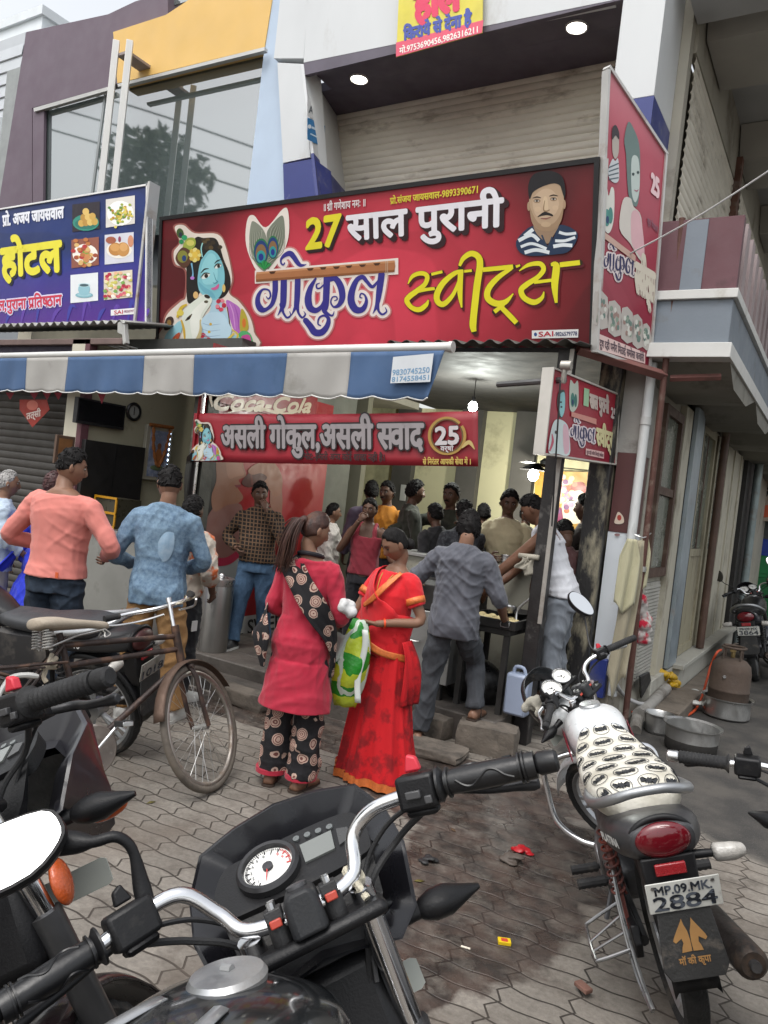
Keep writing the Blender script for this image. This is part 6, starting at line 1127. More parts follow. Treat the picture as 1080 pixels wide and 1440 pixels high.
def motorcycle(label, Mx, steer, tank, side, cockpit='sport', group=None, seat=None, grip='plain', plate=None, rear=True, mirrors=('l',), rim2=None, detail=True, lamp=True, mudflap=True, guard=False, muffler=True, plateback='front', fairing=PLASG):
    th = thing('motorcycle', label, 'motorcycle', group=group, M=Mx); Sm = steerM(steer)
    def P(mb, name, mat, steer=False, par=None, **k):
        o = mb.build(name, mat, par or th, **k)
        if steer and par is None: o.matrix_local = Sm
        return o
    wheel(th, (0, -.64, .30), 'rear_wheel', .302, .047); wheel(th, (0, .70, .295), 'front_wheel', .295, .040, Sm=Sm)
    # tank, seat, panels
    m = MB(); m.loft(loft_y([(.44, .045, .80, .885), (.40, .115, .74, .925), (.30, .148, .70, .952), (.18, .142, .70, .94), (.07, .112, .71, .895), (-.04, .075, .72, .835), (-.09, .05, .74, .80)] if guard else [(.44, .045, .80, .885), (.40, .115, .74, .925), (.30, .152, .70, .958), (.17, .150, .70, .950), (.04, .118, .71, .902), (-.06, .08, .72, .845), (-.11, .055, .74, .81)], 2.7)); tk = P(m, 'tank', tank, sharp=60)
    m = MB(); m.lathe([(.05, -.006), (.052, .004), (.047, .011), (.03, .013), (.0, .0135)], 28, 0, fr((0, .285, .957), (1, 0, 0), (0, 1, .08))); m.tube([(-.008, .285, .971), (.008, .285, .971)], .006, 8); cp = m.build('fuel_cap', ALLOY, tk, sharp=40)
    m = MB(); m.loft(loft_y(SEATP if guard else SEAT0, 3.2)); P(m, 'seat', seat or M((.015, .015, .016), .6, 0, .2, 8, .25, 160), sharp=60)
    for sx in (-1, 1):
        m = MB(); m.loft([[(sx*(.085+.03*u), -.34+.36*u, .50+.20*v*(1-.25*u)+.02*u) for v in (0, 0, 1, 1)] if False else [(sx*.075, y, z0), (sx*.118, y, z0+.02), (sx*.122, y, (z0+z1)/2), (sx*.115, y, z1-.02), (sx*.075, y, z1)] for y, z0, z1 in ((.02, .58, .66), (-.06, .50, .74), (-.2, .47, .74), (-.32, .52, .75), (-.40, .60, .74))]); P(m, 'side_panel', side, sharp=40)
    m = MB(); kw = .035*guard; m.loft(loft_y([(-.36, .10+kw, .64, .76), (-.6, .125+kw, .67-kw, .79), (-.82, .120+kw, .70-kw*.6, .835), (-.93, .095+kw*.7, .725-kw*.5, .845), (-.965, .07+kw, .74, .83)], 2.8)); tc_ = P(m, 'tail_cowl', side, sharp=60)
    # frame, engine, exhaust, swing arm, shocks
    m = MB()
    for sx in (-1, 1): m.tube(cr([(sx*.03, .42, .82), (sx*.07, .2, .72), (sx*.09, -.1, .70), (sx*.10, -.5, .70), (sx*.09, -.8, .74)], 4), .016, 8); m.tube(cr([(sx*.03, .42, .74), (sx*.05, .36, .5), (sx*.09, .22, .22), (sx*.09, -.2, .24), (sx*.09, -.26, .5), (sx*.09, -.25, .70)], 4), .015, 8); m.tube([(sx*.095, -.2, .34), (sx*.095, -.64, .30)], .022, 8)
    P(m, 'frame', BLKM)
    m = MB(); m.loft(loft_y([(.30, .06, .22, .36), (.22, .12, .19, .42), (0, .14, .19, .43), (-.14, .12, .21, .40), (-.2, .06, .25, .36)], 3.5)); en = P(m, 'engine', GUN, sharp=40)
    m = MB()
    for k in range(8): c_ = np.array([0, .20+.012*k*1.2, .42+.03*k]); m.box(c_, (.17-.004*k, .15, .011), 0, rotx(-.35))
    m.tube([(0, .19, .40), (0, .29, .66)], .055, 14); m.build('cylinder_fins', GUN, en)
    m = MB(); m.lathe([(.085, -.02), (.09, .0), (.08, .02), (.0, .025)], 24, 0, fr((.12, .02, .31), (0, 1, 0), (0, 0, 1))); m.lathe([(.075, -.02), (.08, .0), (.07, .02), (.0, .025)], 24, 0, fr((-.12, .06, .31), (0, 1, 0), (0, 0, -1))); m.build('engine_cover', ALLOY, en, sharp=30)
    m = MB(); m.tube(cr([(.04, .34, .56), (.06, .42, .42), (.08, .33, .24), (.13, .15, .20), (.15, -.1, .22), (.16, -.25, .24)], 5), .019, 10); P(m, 'exhaust_pipe', CHR)
    if muffler: m = MB(); m.tube([(.16, -.2, .24), (.165, -.27, .245), (.185, -.45, .27), (.20, -.92, .33), (.201, -.94, .332)], [.022, .042, .052, .055, .04], 18); mf = P(m, 'muffler', M((.05, .045, .042), .5, .6, .2, 8, .2, 60, dirt=(.14, .09, .06), da=.3, ds=6), sharp=40); m = MB(); m.tube([(.201, -.93, .332), (.203, -.965, .337)], .018, 10); m.build('tail_pipe', GUN, mf)
    for sx in (-1, 1):
        a, b = np.array((sx*.135, -.60, .33)), np.array((sx*.135, -.46, .69)); m = MB(); m.tube([a, b], .014, 8); P_ = [a+(b-a)*(.30+.62*t/90)+.026*np.array([math.cos(t*.56), .9*math.sin(t*.56), .3*math.sin(t*.56)]) for t in range(91)]; m.tube(P_, .0055, 6); P(m, 'shock_absorber', M((.16, .03, .018), .5, 0, .2, 8, dirt=(.03, .03, .03), da=.5, ds=12) if guard else BLKM)
    m = MB(); m.loft([[(-.105, y, z) for y, z in ((.02, .36), (-.66, .37), (-.69, .31), (-.66, .25), (.0, .27), (.06, .31))], [(-.135, y, z) for y, z in ((.02, .36), (-.66, .37), (-.69, .31), (-.66, .25), (.0, .27), (.06, .31))]]); P(m, 'chain_cover', PLAS, bevel=.006)
    for sx in (-1, 1):
        for y, z in ((.02, .30), (-.30, .38)):
            m = MB(); m.tube([(sx*.10, y, z), (sx*.15, y, z)], .012, 8); m.tube([(sx*(.15+.011*k), y, z) for k in range(12)], [.019+.003*(k % 2) for k in range(12)], 10); P(m, 'footpeg', RUB, sharp=30)
    m = MB(); m.tube([(-.09, .02, .24), (-.19, -.03, .03), (-.22, -.05, .005)], .011, 8); m.tube([(-.19, -.05, .005), (-.25, -.05, .003)], .016, 8); P(m, 'side_stand', GUN)
    # rear end
    m = MB(); ar = [(0, -.64+.355*math.cos(a), .30+.355*math.sin(a)) for a in np.linspace(rad(70), rad(178), 16)]
    m.loft([[(x*.075, p[1]+(-.0 if abs(x) < .9 else .02*math.cos(0)*0), p[2]-(.02 if abs(x) > .9 else 0)) for x in (-1, -.8, 0, .8, 1)] for p in ar], closed=False); P(m, 'rear_fender', PLAS, solid=.005)
    m = MB(); m.ell((0, -.962, .785), (.092, .030, .058), 28); tl = P(m, 'tail_lamp', RED_L, sharp=180); m = MB(); m.tube([(.102*math.cos(a), -.945, .785+.068*math.sin(a)) for a in np.linspace(0, 2*math.pi, 32, False)], .011, 8, closed=True); m.build('lamp_bezel', PLAS, tl, sharp=180)
    m = MB(); m.loft([[(x, y, z) for x, y, z in ((-.085, -.86, .70), (.085, -.86, .70), (.09, -.97, .735), (-.09, -.97, .735))], [(-.09, -.90, .60), (.09, -.90, .60), (.085, -.985, .60), (-.085, -.985, .60)], [(-.055, -.93, .52), (.055, -.93, .52), (.055, -.985, .52), (-.055, -.985, .52)]]); P(m, 'number_plate_holder', PLAS, bevel=.008)
    m = MB(); m.box((0, -.987, .70), (.10, .014, .038)); P(m, 'reflector', M((.3, .015, .02), .2, 0, .1, 40, .3, 200, coat=.5), bevel=.004)
    for sx in ((1,) if guard else (-1, 1)):
        m = MB(); m.tube([(sx*.08, -.92, .705), (sx*.155, -.925, .702)], [.016, .013], 10, 0); m.tube(cr([(sx*.155, -.925, .702), (sx*.17, -.925, .702), (sx*.21, -.93, .70), (sx*.245, -.93, .70), (sx*.262, -.93, .70)], 4), np.interp(np.linspace(0, 1, 17), [0, .2, .55, .85, 1], [.018, .030, .030, .020, .006]), 14, 1); P(m, 'rear_indicator', [PLAS, CLR], sharp=50)
    pl = None
    m = MB(); m.box((0, 0, 0), (.235, .105, .004)); FM = fr((.02, -1.012, .625), (1, 0, 0), (0, -.18, 1)); m.xf(FM); pl = P(m, 'number_plate', PLATE, bevel=.0035)
    if plate:
        dig = nodemat(lambda N, L, tc: mixc(N, L, mth(N, L, 'GREATER_THAN', noise(N, L, mapping(N, L, tc.outputs['Object'], (1, 1, 2.6), (0, .5, 0)), 26, 1), .50), C('20242c'), C('565c66')))
        if plate[0]: letters(plate[0], th, FM @ Matrix.Translation((0, .027, .0034)), .031, dig, width=.18, sub=pl, bold=.03)
        letters(plate[1], th, FM @ Matrix.Translation((0, -.018, .0034)), .050, dig, width=.20, sub=pl, bold=.022)
        m = MB()
        for x, y in ((-.095, .038), (.095, .038)): m.lathe([(.006, 0), (.006, .003), (0, .004)], 10, 0, FM @ Matrix.Translation((x, y, .002)))
        m.build('plate_bolts', MET, pl)
    if mudflap:
        m = MB(); FM2 = fr((.01, -1.0, .47), (1, 0, 0), (0, .05, 1)); m.prism([(-.085, .10), (.085, .10), (.105, -.08), (.085, -.115), (-.085, -.115), (-.105, -.08)], .006, FM2); fl = P(m, 'mud_flap', M((.03, .03, .03), .8, 0, .2, 8, .3, 80, dirt=(.2, .17, .14), da=.22, ds=7), bevel=.004)
        if plate and guard:
            tan = M(C('a07848'), .7, 0, .15, 10); m = MB()
            for sx in (-1, 1): m.prism([(sx*x, y) for x, y in ((.002, -.032), (.001, .0), (.004, .03), (.012, .052), (.015, .070), (.023, .056), (.035, .038), (.050, .014), (.054, .004), (.047, -.003), (.036, .004), (.027, .010), (.024, -.006), (.030, -.018), (.034, -.034))], .0012, FM2 @ Matrix.Translation((0, .005, .0042)))
            m.build('horse_head_emblem', tan, fl); letters('मॉ की कृपा', th, FM2 @ Matrix.Translation((0, -.055, .0042)), .022, tan, sub=fl, width=.10)
    m = MB(); gp = cr([(-.150, -.40, .80), (-.172, -.55, .815), (-.168, -.72, .85), (-.12, -.84, .895), (-.05, -.875, .918), (.05, -.875, .918), (.12, -.84, .895), (.168, -.72, .85), (.172, -.55, .815), (.150, -.40, .80)], 5); m.tube(gp, np.interp(np.linspace(0, 1, len(gp)), [0, .15, .5, .85, 1], [.014, .02, .017, .02, .014]), 10); P(m, 'grab_rail', M((.36, .37, .38), .4, .8, .08, 8), sharp=180)
    # front end: fork, fender, lamp, bars
    m = MB()
    for sx in (-1, 1): m.tube([(sx*.088, .465, .99), (sx*.088, .565, .755)], .019, 12, 0); m.tube([(sx*.088, .56, .765), (sx*.088, .70, .30)], [.027, .025], 12, 1)
    P(m, 'fork', [CHR, M((.06, .06, .062), .4, .5, .2, 6, .1, 50, dirt=(.15, .12, .1), da=.2)], True)
    m = MB(); ar = [(0, .70+.335*math.cos(a), .295+.335*math.sin(a)) for a in np.linspace(rad(20), rad(165), 18)]; m.loft([[(x*.062, p[1], p[2]-.028*abs(x)**3) for x in (-1, -.7, -.3, .3, .7, 1)] for p in ar], closed=False); P(m, 'front_fender', side if not guard else tank, True, solid=.004, sharp=180)
    m = MB(); m.box(G2((0, .015, .955)), (.23, .085, .022)); yk = P(m, 'triple_clamp', PLAS, True, bevel=.01)
    m = MB()
    for sx in (-1, 1): m.lathe([(.016, 0), (.016, .006), (.010, .006), (.010, .014), (0, .015)], 6, 0, Matrix.Translation(Vector(G2((sx*.085, .03, .966)))))
    m.build('fork_bolt', MET, yk, sharp=20)
    for sx in (-1, 1): m = MB(); m.tube([G2((sx*.043, .004, .965)), G2((sx*.043, .002, 1.0))], .016, 10); m.box(G2((sx*.043, 0, 1.008)), (.026, .04, .018)); m.box(G2((sx*.043, -.021, .998)), (.018, .004, .012), 1); m.build('bar_clamp', [BLKM, M((.4, .05, .03), .4)], yk, bevel=.004); m = MB(); m.tube([G2((sx*.043, -.012, 1.0)), G2((sx*.043, -.012, 1.026))], .006, 8); m.tube([G2((sx*.043, .012, 1.0)), G2((sx*.043, .012, 1.026))], .006, 8); m.build('clamp_bolt', MET, yk)
    bp = cr([G2(p) for p in BAR], 6); m = MB(); m.tube(bp, .0112, 12); P(m, 'handlebar', CHR, True, sharp=180)
    m = MB(); m.loft([[tuple(G2((.0+x*wd, y, z))) for x, y in ((-1, -.03), (-.8, -.04), (.8, -.04), (1, -.03), (1, .05), (.7, .06), (-.7, .06), (-1, .05))] for z, wd in ((.965, .027), (1.0, .027), (1.018, .025), (1.026, .016))]); kb = P(m, 'ignition_cover', M((.022, .023, .025), .5, 0, .15, 6, .1, 200, spec=.3), True, bevel=.005)
    m = MB(); m.lathe([(.016, 0), (.016, .005), (.012, .006), (0, .006)], 18, 0, Matrix.Translation(Vector(G2((0, .012, 1.0262))))); m.tube([G2((0, .012, 1.03)), G2((0, .012, 1.032))], .006, 4); m.build('key_hole', GUN, kb)
    def along(p, q, f): return np.array(p)*(1-f)+np.array(q)*f
    for sx, g0, g1, nm in ((1, G2((.25, -.042, 1.075)), G2((.386, -.10, 1.0455)), 'r'), (-1, G2((-.27, -.03, 1.075)), G2((-.39, -.086, 1.062)), 'l')):
        m = MB(); n = 40; rr_ = []
        for k in range(n+1):
            f = k/n; rr_.append(.0265 if f < .04 else .0215 if f < .06 else (.0172+(.0016 if (grip == 'ribs' and (k % 3 == 0)) else 0)+(.0025*math.sin(math.pi*f) if grip == 'plain' else 0)+(.003 if f > .88 and grip == 'plain' else 0)))
        m.tube([along(g0, g1, k/n) for k in range(n+1)], rr_, 20); d = nrm(g1-g0); m.tube([g1, g1+d*.006, g1+d*.03, g1+d*.034], [.013, .0175, .0165, .012], 16, 1 if 'chrome ended' in label else 0)
        if grip == 'plain' :
            for f in (.1, .84, .88): m.tube([along(g0, g1, f), along(g0, g1, f+.02)], .0232, 18, 0)
            for kk in range(3):
                a0 = kk*2.1; ux_ = nrm(np.cross(d, [0, 0, 1])); uy_ = np.cross(ux_, d); m.tube(cr([along(g0, g1, f)+(ux_*math.cos(a0+.5*math.sin(f*14))+uy_*math.sin(a0+.5*math.sin(f*14)))*(.0172+.0025*math.sin(math.pi*f)) for f in np.linspace(.2, .78, 8)], 3), .0022, 6)
        P(m, 'grip', [RUB if grip == 'ribs' else M((.008, .008, .009), .36, 0, .2, 9, .05, 150), MET], True, sharp=40)
        s0 = G2((sx*.222, -.022, 1.078)) if sx > 0 else G2((-.228, -.012, 1.082)); m = MB(); Rg = np.array(fr((0, 0, 0), tuple(d), (0, 0, 1)).to_3x3())
        m.box(s0, (.062 if sx > 0 else .068, .052, .048), 0, Rg); m.box(s0+Rg @ [0, -.030, -.004], (.05, .014, .036), 0, Rg); sg = P(m, 'switch_box', PLAS, True, bevel=.009)
        m = MB(); m.prism([(-.014, 0), (.012, 0), (.008, .02), (-.006, .026)], .016, fr(s0+Rg @ [0.0, .030, .005], tuple(d), tuple(Rg @ [0, 1, 0]))); m.build('kill_switch' if sx > 0 else 'horn_switch', M((.55, .03, .05), .35) if sx > 0 else PLAS, sg, bevel=.003)
        m = MB(); m.box(s0+Rg @ [-.004, -.002, .027], (.024, .012, .010), 0, Rg); m.box(s0+Rg @ [.018, -.012, .027], (.012, .012, .008), 0, Rg); m.build('switch_button', M((.05, .05, .052), .4), sg, bevel=.002)
        l0 = s0+np.array([sx*.0, .045, -.012]); m = MB(); m.box(l0+[sx*.005, -.01, .0], (.04, .05, .026), 1); m.tube(cr([l0+[sx*.01, .005, 0], l0+[sx*.06, .018, -.012], along(g0, g1, .6)+[0, .062, -.025], along(g0, g1, 1.05)+[0, .05, -.03]], 5), np.interp(np.linspace(0, 1, 16), [0, .8, .93, 1], [.0075, .006, .0085, .006]), 10, 0, flat=1.3); P(m, 'brake_lever' if sx > 0 else 'clutch_lever', [M((.03, .03, .032), .4, .6) if cockpit == 'sport' else ALLOY, PLAS], True, bevel=.003)
        m = MB(); m.tube(cr([l0+[0, .01, -.005], G2((sx*.16, .09, 1.04)), G2((sx*.10, .11, .98)), G2((sx*.06, .06, .85))], 6), .0042, 7); m.tube(cr([s0+[0, .01, -.03], G2((sx*.17, .05, 1.02)), G2((sx*.10, .06, .97)), G2((sx*.05, .08, .85))], 6), .0055, 7); P(m, 'cable', BLKM, True)
        if nm in mirrors:
            if cockpit == 'sport': ms = [(sx*.205, .0, 1.095), (sx*.203, .0, 1.125), (sx*.198, -.012, 1.175), (sx*.212, -.02, 1.20), (sx*.240, -.022, 1.206), (sx*.262, -.015, 1.214), (sx*.295, -.012, 1.228)]; mc = np.array((sx*.338, -.05, 1.236))
            else: ms = [(sx*.22, .0, 1.09), (sx*.225, .02, 1.13), (sx*.30, .05, 1.20), (sx*.335, .055, 1.255)]; mc = np.array((sx*.35, .045, 1.32))
            m = MB(); q = cr([G2(p) for p in ms], 5); m.tube(q, np.interp(np.linspace(0, 1, len(q)), [0, .15, .3, .7, .85, 1], [.013, .013, .0075, .0085, .016, .02]) if cockpit == 'sport' else .005, 10); mr = P(m, 'mirror_stem', PLAS if cockpit == 'sport' else BLKM, True)
            ol = [(-.075, -.03), (-.055, -.046), (.02, -.044), (.062, -.015), (.066, .012), (.045, .04), (-.03, .046), (-.07, .036)] if cockpit == 'sport' else [(.052*math.cos(a)*(1+.12*math.sin(a)), .080*math.sin(a)) for a in np.linspace(0, 2*math.pi, 28, False)]
            ol = [(-sx*x, y) for x, y in ol]; FM = fr(G2(mc), (1, 0, 0) if cockpit == 'sport' else (1, .1*sx, 0), (0, .50 if cockpit == 'sport' else .42, 1)); m = MB(); m.prism([(x*1.07, y*1.07) for x, y in ol], .012, FM, 0, 3); m.loft([[FM @ Vector((x*k, y*k, z)) for x, y in cr(ol, 3, True)] for k, z in ((1.07, -.006), (.9, -.025), (.5, -.04), (.1, -.044))]); m.build('mirror_shell', PLAS, mr, sharp=50)
            m = MB(); m.prism(ol, .003, FM @ Matrix.Translation((0, 0, .006)), 0, 3); m.build('mirror_glass', MIR, mr)
    ind = [(.150, .15, .895), (.285, .16, .885)]
    for sx in (-1, 1):
        a, b = G2((sx*.12, .14, .90)), G2((sx*.278, .165, .884)); m = MB(); m.tube([a, a+(b-a)*.3], [.017, .013], 12); m.tube([a+(b-a)*f for f in (.28, .33, .45, .62, .85, 1.0)], [.014, .022, .031, .032, .016, .006], 14, flat=.8); fi = P(m, 'front_indicator', PLAS, True, sharp=45)
        m = MB(); m.ell(a+(b-a)*.60+[0, .022, -.012], (.040, .016, .016), 14, 0); m.build('indicator_lens', ORL, fi, sharp=180)
    if cockpit == 'sport':
        RIM = [(0, .315, 1.148), (.085, .325, 1.138), (.158, .325, 1.118), (.19, .27, 1.06), (.190, .17, 1.0), (.165, .12, .91), (.12, .07, .885), (.06, .06, .90), (0, .055, .91)]
        RIM = RIM+[(-x, y, z) for x, y, z in RIM[-2:0:-1]]; RIM = [G2(p) for p in RIM]; R2 = [RIM[i]*(1-k/4)+RIM[(i+1) % len(RIM)]*k/4 for i in range(len(RIM)) for k in range(4)]; ctr = G2((0, .22, 1.02))
        m = MB(); inn = [ctr+(p-ctr)*.965+[0, -.004, 0] for p in R2]; front = [np.array([p[0]*.98, p[1]+.03, .99+(p[2]-.99)*.97]) for p in R2]; fr2 = [np.array([p[0]*.80, .45+.36+.25*(1.02-p[2])*.4, .95+(p[2]-1.02)*.80]) for p in R2]
        dp = [np.array([p[0]*.80, (p[1]-.45)*.42+.45+.105, .985+(p[2]-1.02)*.55]) for p in R2]
        m.loft([dp, [ctr*.35+p*.65+[0, .03, -.02] for p in R2], inn, R2, front, fr2], cap=False); co = P(m, 'headlamp_cowl', fairing, True, sharp=50)
        m = MB(); fc = np.mean(fr2, axis=0); m.add(fr2+[fc+[0, .03, 0]], [(i, (i+1) % len(fr2), len(fr2)) for i in range(len(fr2))]); m.build('headlamp', CLR, co, sharp=180)
        DM = fr(G2((0, .165, 1.048)), (1, 0, 0), (0, .80, .60)); m = MB(); m.prism([(-.13, -.045), (-.10, -.062), (.10, -.062), (.135, -.03), (.13, .035), (.10, .055), (.02, .06), (-.06, .056), (-.11, .05), (-.135, .0)], .03, DM @ Matrix.Translation((0, 0, -.010)), 0, 4); m.loft([[DM @ Vector(p) for p in q] for q in ([(-.13, -.05, 0), (.13, -.05, 0), (.12, -.055, -.02), (-.12, -.055, -.02)], [(-.12, -.115, -.03), (.12, -.115, -.03), (.11, -.115, -.06), (-.11, -.115, -.06)], [(-.08, -.15, -.075), (.08, -.15, -.075), (.08, -.14, -.10), (-.08, -.14, -.10)])]); da = P(m, 'dashboard', M((.010, .010, .011), .45, 0, .2, 6, .12, 250, spec=.3, dirt=(.06, .056, .05), da=.12), True, sharp=40)
        T0 = DM @ Matrix.Translation((-.038, .0, .006)); m = MB(); m.lathe([(.055, 0), (.055, .012), (.050, .017), (.044, .016), (.042, .008)], 40, 0, T0, cap=False); m.build('dial_ring', M((.03, .03, .032), .3, .3), da, sharp=40)
        m = MB(); m.lathe([(.043, .007), (0, .0072)], 40, 0, T0); dl = m.build('rev_counter', DIAL, da)
        m = MB()
        for k in range(49):
            a = rad(235-k*5.2); L_ = .008 if k % 4 == 0 else .004; q = lambda r: T0 @ Vector((r*math.cos(a), r*math.sin(a), .0082)); m.tube([q(.040-L_), q(.040)], .0006 if k % 4 else .0011, 4, 1 if k > 36 else 0)
        m.lathe([(.009, .008), (.009, .013), (0, .014)], 16, 0, T0); m.tube([T0 @ Vector((0, 0, .012)), T0 @ Vector((-.008, -.03, .012))], [.0016, .0006], 5, 1)
        for k, dgt in enumerate('123456789'):
            a = rad(225-k*26); V, F = textgeo(dgt); m.add([T0 @ Vector((.029*math.cos(a)+(x-.28)*.0095, .029*math.sin(a)+(y-.36)*.0095, .0083)) for x, y in V], F, 1 if k > 6 else 0)
        m.build('dial_marks', [DINK, DRED], dl, fix=False)
        m = MB(); m.prism([(.022, -.022), (.075, -.022), (.080, .022), (.022, .022)], .004, DM @ Matrix.Translation((0, 0, .007))); m.build('display', LCD, da); m = MB(); m.prism([(.084, -.02), (.106, -.014), (.108, .012), (.089, .02)], .004, DM @ Matrix.Translation((0, 0, .007))); m.build('warning_panel', M((.05, .05, .05), .3), da)
        for k in range(4): m = MB(); m.lathe([(.006, .0), (.006, .0085), (0, .009)], 12, 0, DM @ Matrix.Translation((.02+k*.02, .042-k*.003, 0))); m.build('warning_light', M((.12, .13, .13), .2), da)
    else:
        m = MB(); VR = [(x, y, z) for x, y, z in ((-.13, .23, .90), (-.15, .25, .97), (-.135, .27, 1.06), (-.08, .285, 1.125), (0, .29, 1.145), (.08, .285, 1.125), (.135, .27, 1.06), (.15, .25, .97), (.13, .23, .90))]; V2 = cr([G2(p) for p in VR], 4); m.loft([V2, [np.array([p[0]*.85, p[1]+.06, p[2]-.03]) for p in V2], [np.array([p[0]*.7, p[1]+.07, .90+(p[2]-.9)*.7]) for p in V2]], closed=False); P(m, 'visor', fairing, True, solid=.004, sharp=60)
        m = MB(); m.ell(G2((0, .23, .86)), (.115, .10, .105), 24); P(m, 'headlamp', tank, True, sharp=180)
        for cx, rr_ in ((-.060, .056), (.060, .053)):
            T0 = fr(G2((cx, .14+.02*(cx > 0), 1.058)), (1, 0, 0), (0, .75, .66)); m = MB(); m.lathe([(.03, -.05), (rr_+.002, -.03), (rr_+.004, .008), (rr_-.001, .012), (rr_-.005, .004)], 30, 0, T0, cap=False); dh = P(m, 'dial_housing', PLAS, True, sharp=40)
            m = MB(); m.lathe([(rr_+.001, .009), (rr_-.003, .0125), (rr_-.005, .008)], 30, 0, T0, cap=False); m.build('dial_ring', CHR, dh); m = MB(); m.lathe([(rr_-.004, .004), (0, .0042)], 30, 0, T0); m.build('dial', DIAL, dh)
            m = MB()
            for k in range(25): a = rad(225-k*11.2); m.tube([T0 @ Vector((r*math.cos(a), r*math.sin(a), .0052)) for r in (rr_-.014, rr_-.007)], .0009, 4)
            m.lathe([(.005, .005), (.005, .008), (0, .009)], 12, 0, T0); m.tube([T0 @ Vector((0, 0, .008)), T0 @ Vector((.028*math.cos(2.6), .028*math.sin(2.6), .008))], .0012, 4); m.box(T0 @ Vector((0, -.014, .0052)), (.018, .008, .001)); m.build('dial_marks', DINK, dh)
        m = MB(); m.loft([[G2((x, y, z)) for x, y in ((-.11, .10), (.11, .10), (.12, .24), (-.12, .24))] for z in (1.015, 1.03)]); P(m, 'instrument_plate', PLAS, True, bevel=.01)
    # front number plate below the lamp
    m = MB(); m.prism([(-.14, -.02), (-.13, -.026), (.13, -.026), (.14, -.02), (.14, .02), (.13, .026), (-.13, .026), (-.14, .02)], .003, fr(G2((0, .27, .785)), (1, 0, 0), (0, 0, 1))); P(m, 'front_number_plate', M((.42, .44, .40), .45, 0, .08, 5), True)
    m = MB(); m.box(G2((0, .115, .79)), (.15, .08, .21)); P(m, 'horn_cover', PLAS, True, bevel=.02)
    return th, P
# ---- the black one in front: its handlebars fill the foreground
TKA = M((.010, .011, .012), .14, 0, .3, 4, .03, 20, coat=.8, dirt=(.10, .095, .09), da=.14, ds=3.5)
A1, PA = motorcycle('black motorcycle nearest the camera with a white rev counter and chrome handlebar bends', pose((-.312, .811, .151), -5.9, -17.8, -.8, .991, -.45), 43, TKA, TKA, 'sport', fairing=PLASG)
m = MB()
for sx in (-1, 1): m.loft([[(sx*(.05+.045*f+.012*g_), .22-.26*f, .9535-.018*f-.03*f*f-.002*abs(g_)+.0035-.0035*(f > .9)) for g_ in (-1, 0, 1)] for f in np.linspace(0, .8, 8)], closed=False)
PA(m, 'tank_stripe', M((.35, .36, .37), .3, .6), solid=.002)
m = MB(); m.tube(cr([G2((.085, .018, 1.0)), G2((.095, .03, .995)), G2((.09, .03, 1.012)), G2((.075, .02, 1.015)), G2((.085, .01, .99)), G2((.09, .0, .97))], 4), .006, 7); PA(m, 'thread_tie', M((.5, .46, .36), .9, 0, .15, 30, .5, 200), True)
# ---- its neighbour on the left, cut by the edge of the picture
C1, PC = motorcycle('black motorcycle at the left edge with a ribbed grip and long brake lever', pose((-.994, .696, .11), 3.5, -15.4, -14.8, 1.013, -.45), 48, GLOSS, M((.012, .008, .009), .25, 0, .1, 5, coat=.5), 'sport', grip='ribs', mirrors=(), fairing=M((.012, .012, .016), .3, 0, .3, 4, coat=.3, dirt=(.09, .09, .10), da=.15))
# ---- the silver white one with the covered seat
SILV = M((.66, .68, .69), .3, .15, .06, 5, .03, 40, coat=.4, dirt=(.3, .28, .25), da=.16, ds=5)
def _batseat(N, L, tc):
    v = tc.outputs['Object']; x, y, z = sep(N, L, v); n = noise(N, L, v, 7, 4)
    c = mixc(N, L, rng(N, L, n, .35, .7), C('e8e5da', .9), C('b8b3a4', .9)); return c, noise(N, L, v, 25, 4)
P1, PP = motorcycle('silver white motorcycle with a white printed seat cover and chrome crash guard', pose((-.544, 3.452, -.026), -2.4, -18.7, 25, .955), 46, SILV, M((.05, .05, .053), .35, .2, .1, 6, dirt=(.2, .18, .16), da=.15), 'dials', seat=nodemat(_batseat, .75), plate=('MP.09.MK.', '2884'), mirrors=('r',), guard=True, grip='ribs', fairing=M((.02, .022, .024), .25, 0, .2, 6, coat=.4))
seat_ = [o for o in P1.children if o.name.startswith('seat')][0]
dk = M((.018, .02, .024), .75, 0, .1); m = MB()
def seat_pt(u, y):                                                       # point on the seat cover: u across, y along
    kk = np.array(cr(SEATP, 4)); hw, z0, z1 = [np.interp(-y, -kk[:, 0], kk[:, j]) for j in (1, 2, 3)]
    x = math.sin(max(-1, min(1, u))*1.5); zc = (z0+z1)/2; return np.array([x*hw*1.012, y, zc+(1-abs(x)**3.2)**(1/3.2)*(z1-z0)/2*1.04+.0015])
rr = random.Random(3); BAT = [(-1, .25), (-.75, .55), (-.62, .1), (-.3, .15), (-.18, .55), (-.06, .35), (.06, .35), (.18, .55), (.3, .15), (.62, .1), (.75, .55), (1, .25), (.8, -.45), (.5, -.2), (.3, -.5), (.12, -.3), (0, -.65), (-.12, -.3), (-.3, -.5), (-.5, -.2), (-.8, -.45)]
for i, y in enumerate((.05, -.08, -.21, -.34, -.47, -.595, -.705)):
    for j in range(4 if i else 3):
        u0 = (-.80+.5*j+(.22 if i % 2 else 0) if i else -.5+.5*j); rot = rr.uniform(-.35, .35); du, dy = .19, .050
        if abs(u0) > .98: continue
        def W_(a, b): ca, sa = math.cos(rot), math.sin(rot); return seat_pt(u0+(a*ca-b*sa)*du, y+(a*sa+b*ca)*dy)
        m.tube([W_(math.cos(t), math.sin(t)) for t in np.linspace(0, 2*math.pi, 26, False)], .0013, 4, closed=True)
        q = [W_(x*.86, yy*.82) for x, yy in BAT]; c_ = W_(0, 0); m.add(q+[c_], [(k, (k+1) % len(q), len(q)) for k in range(len(q))])
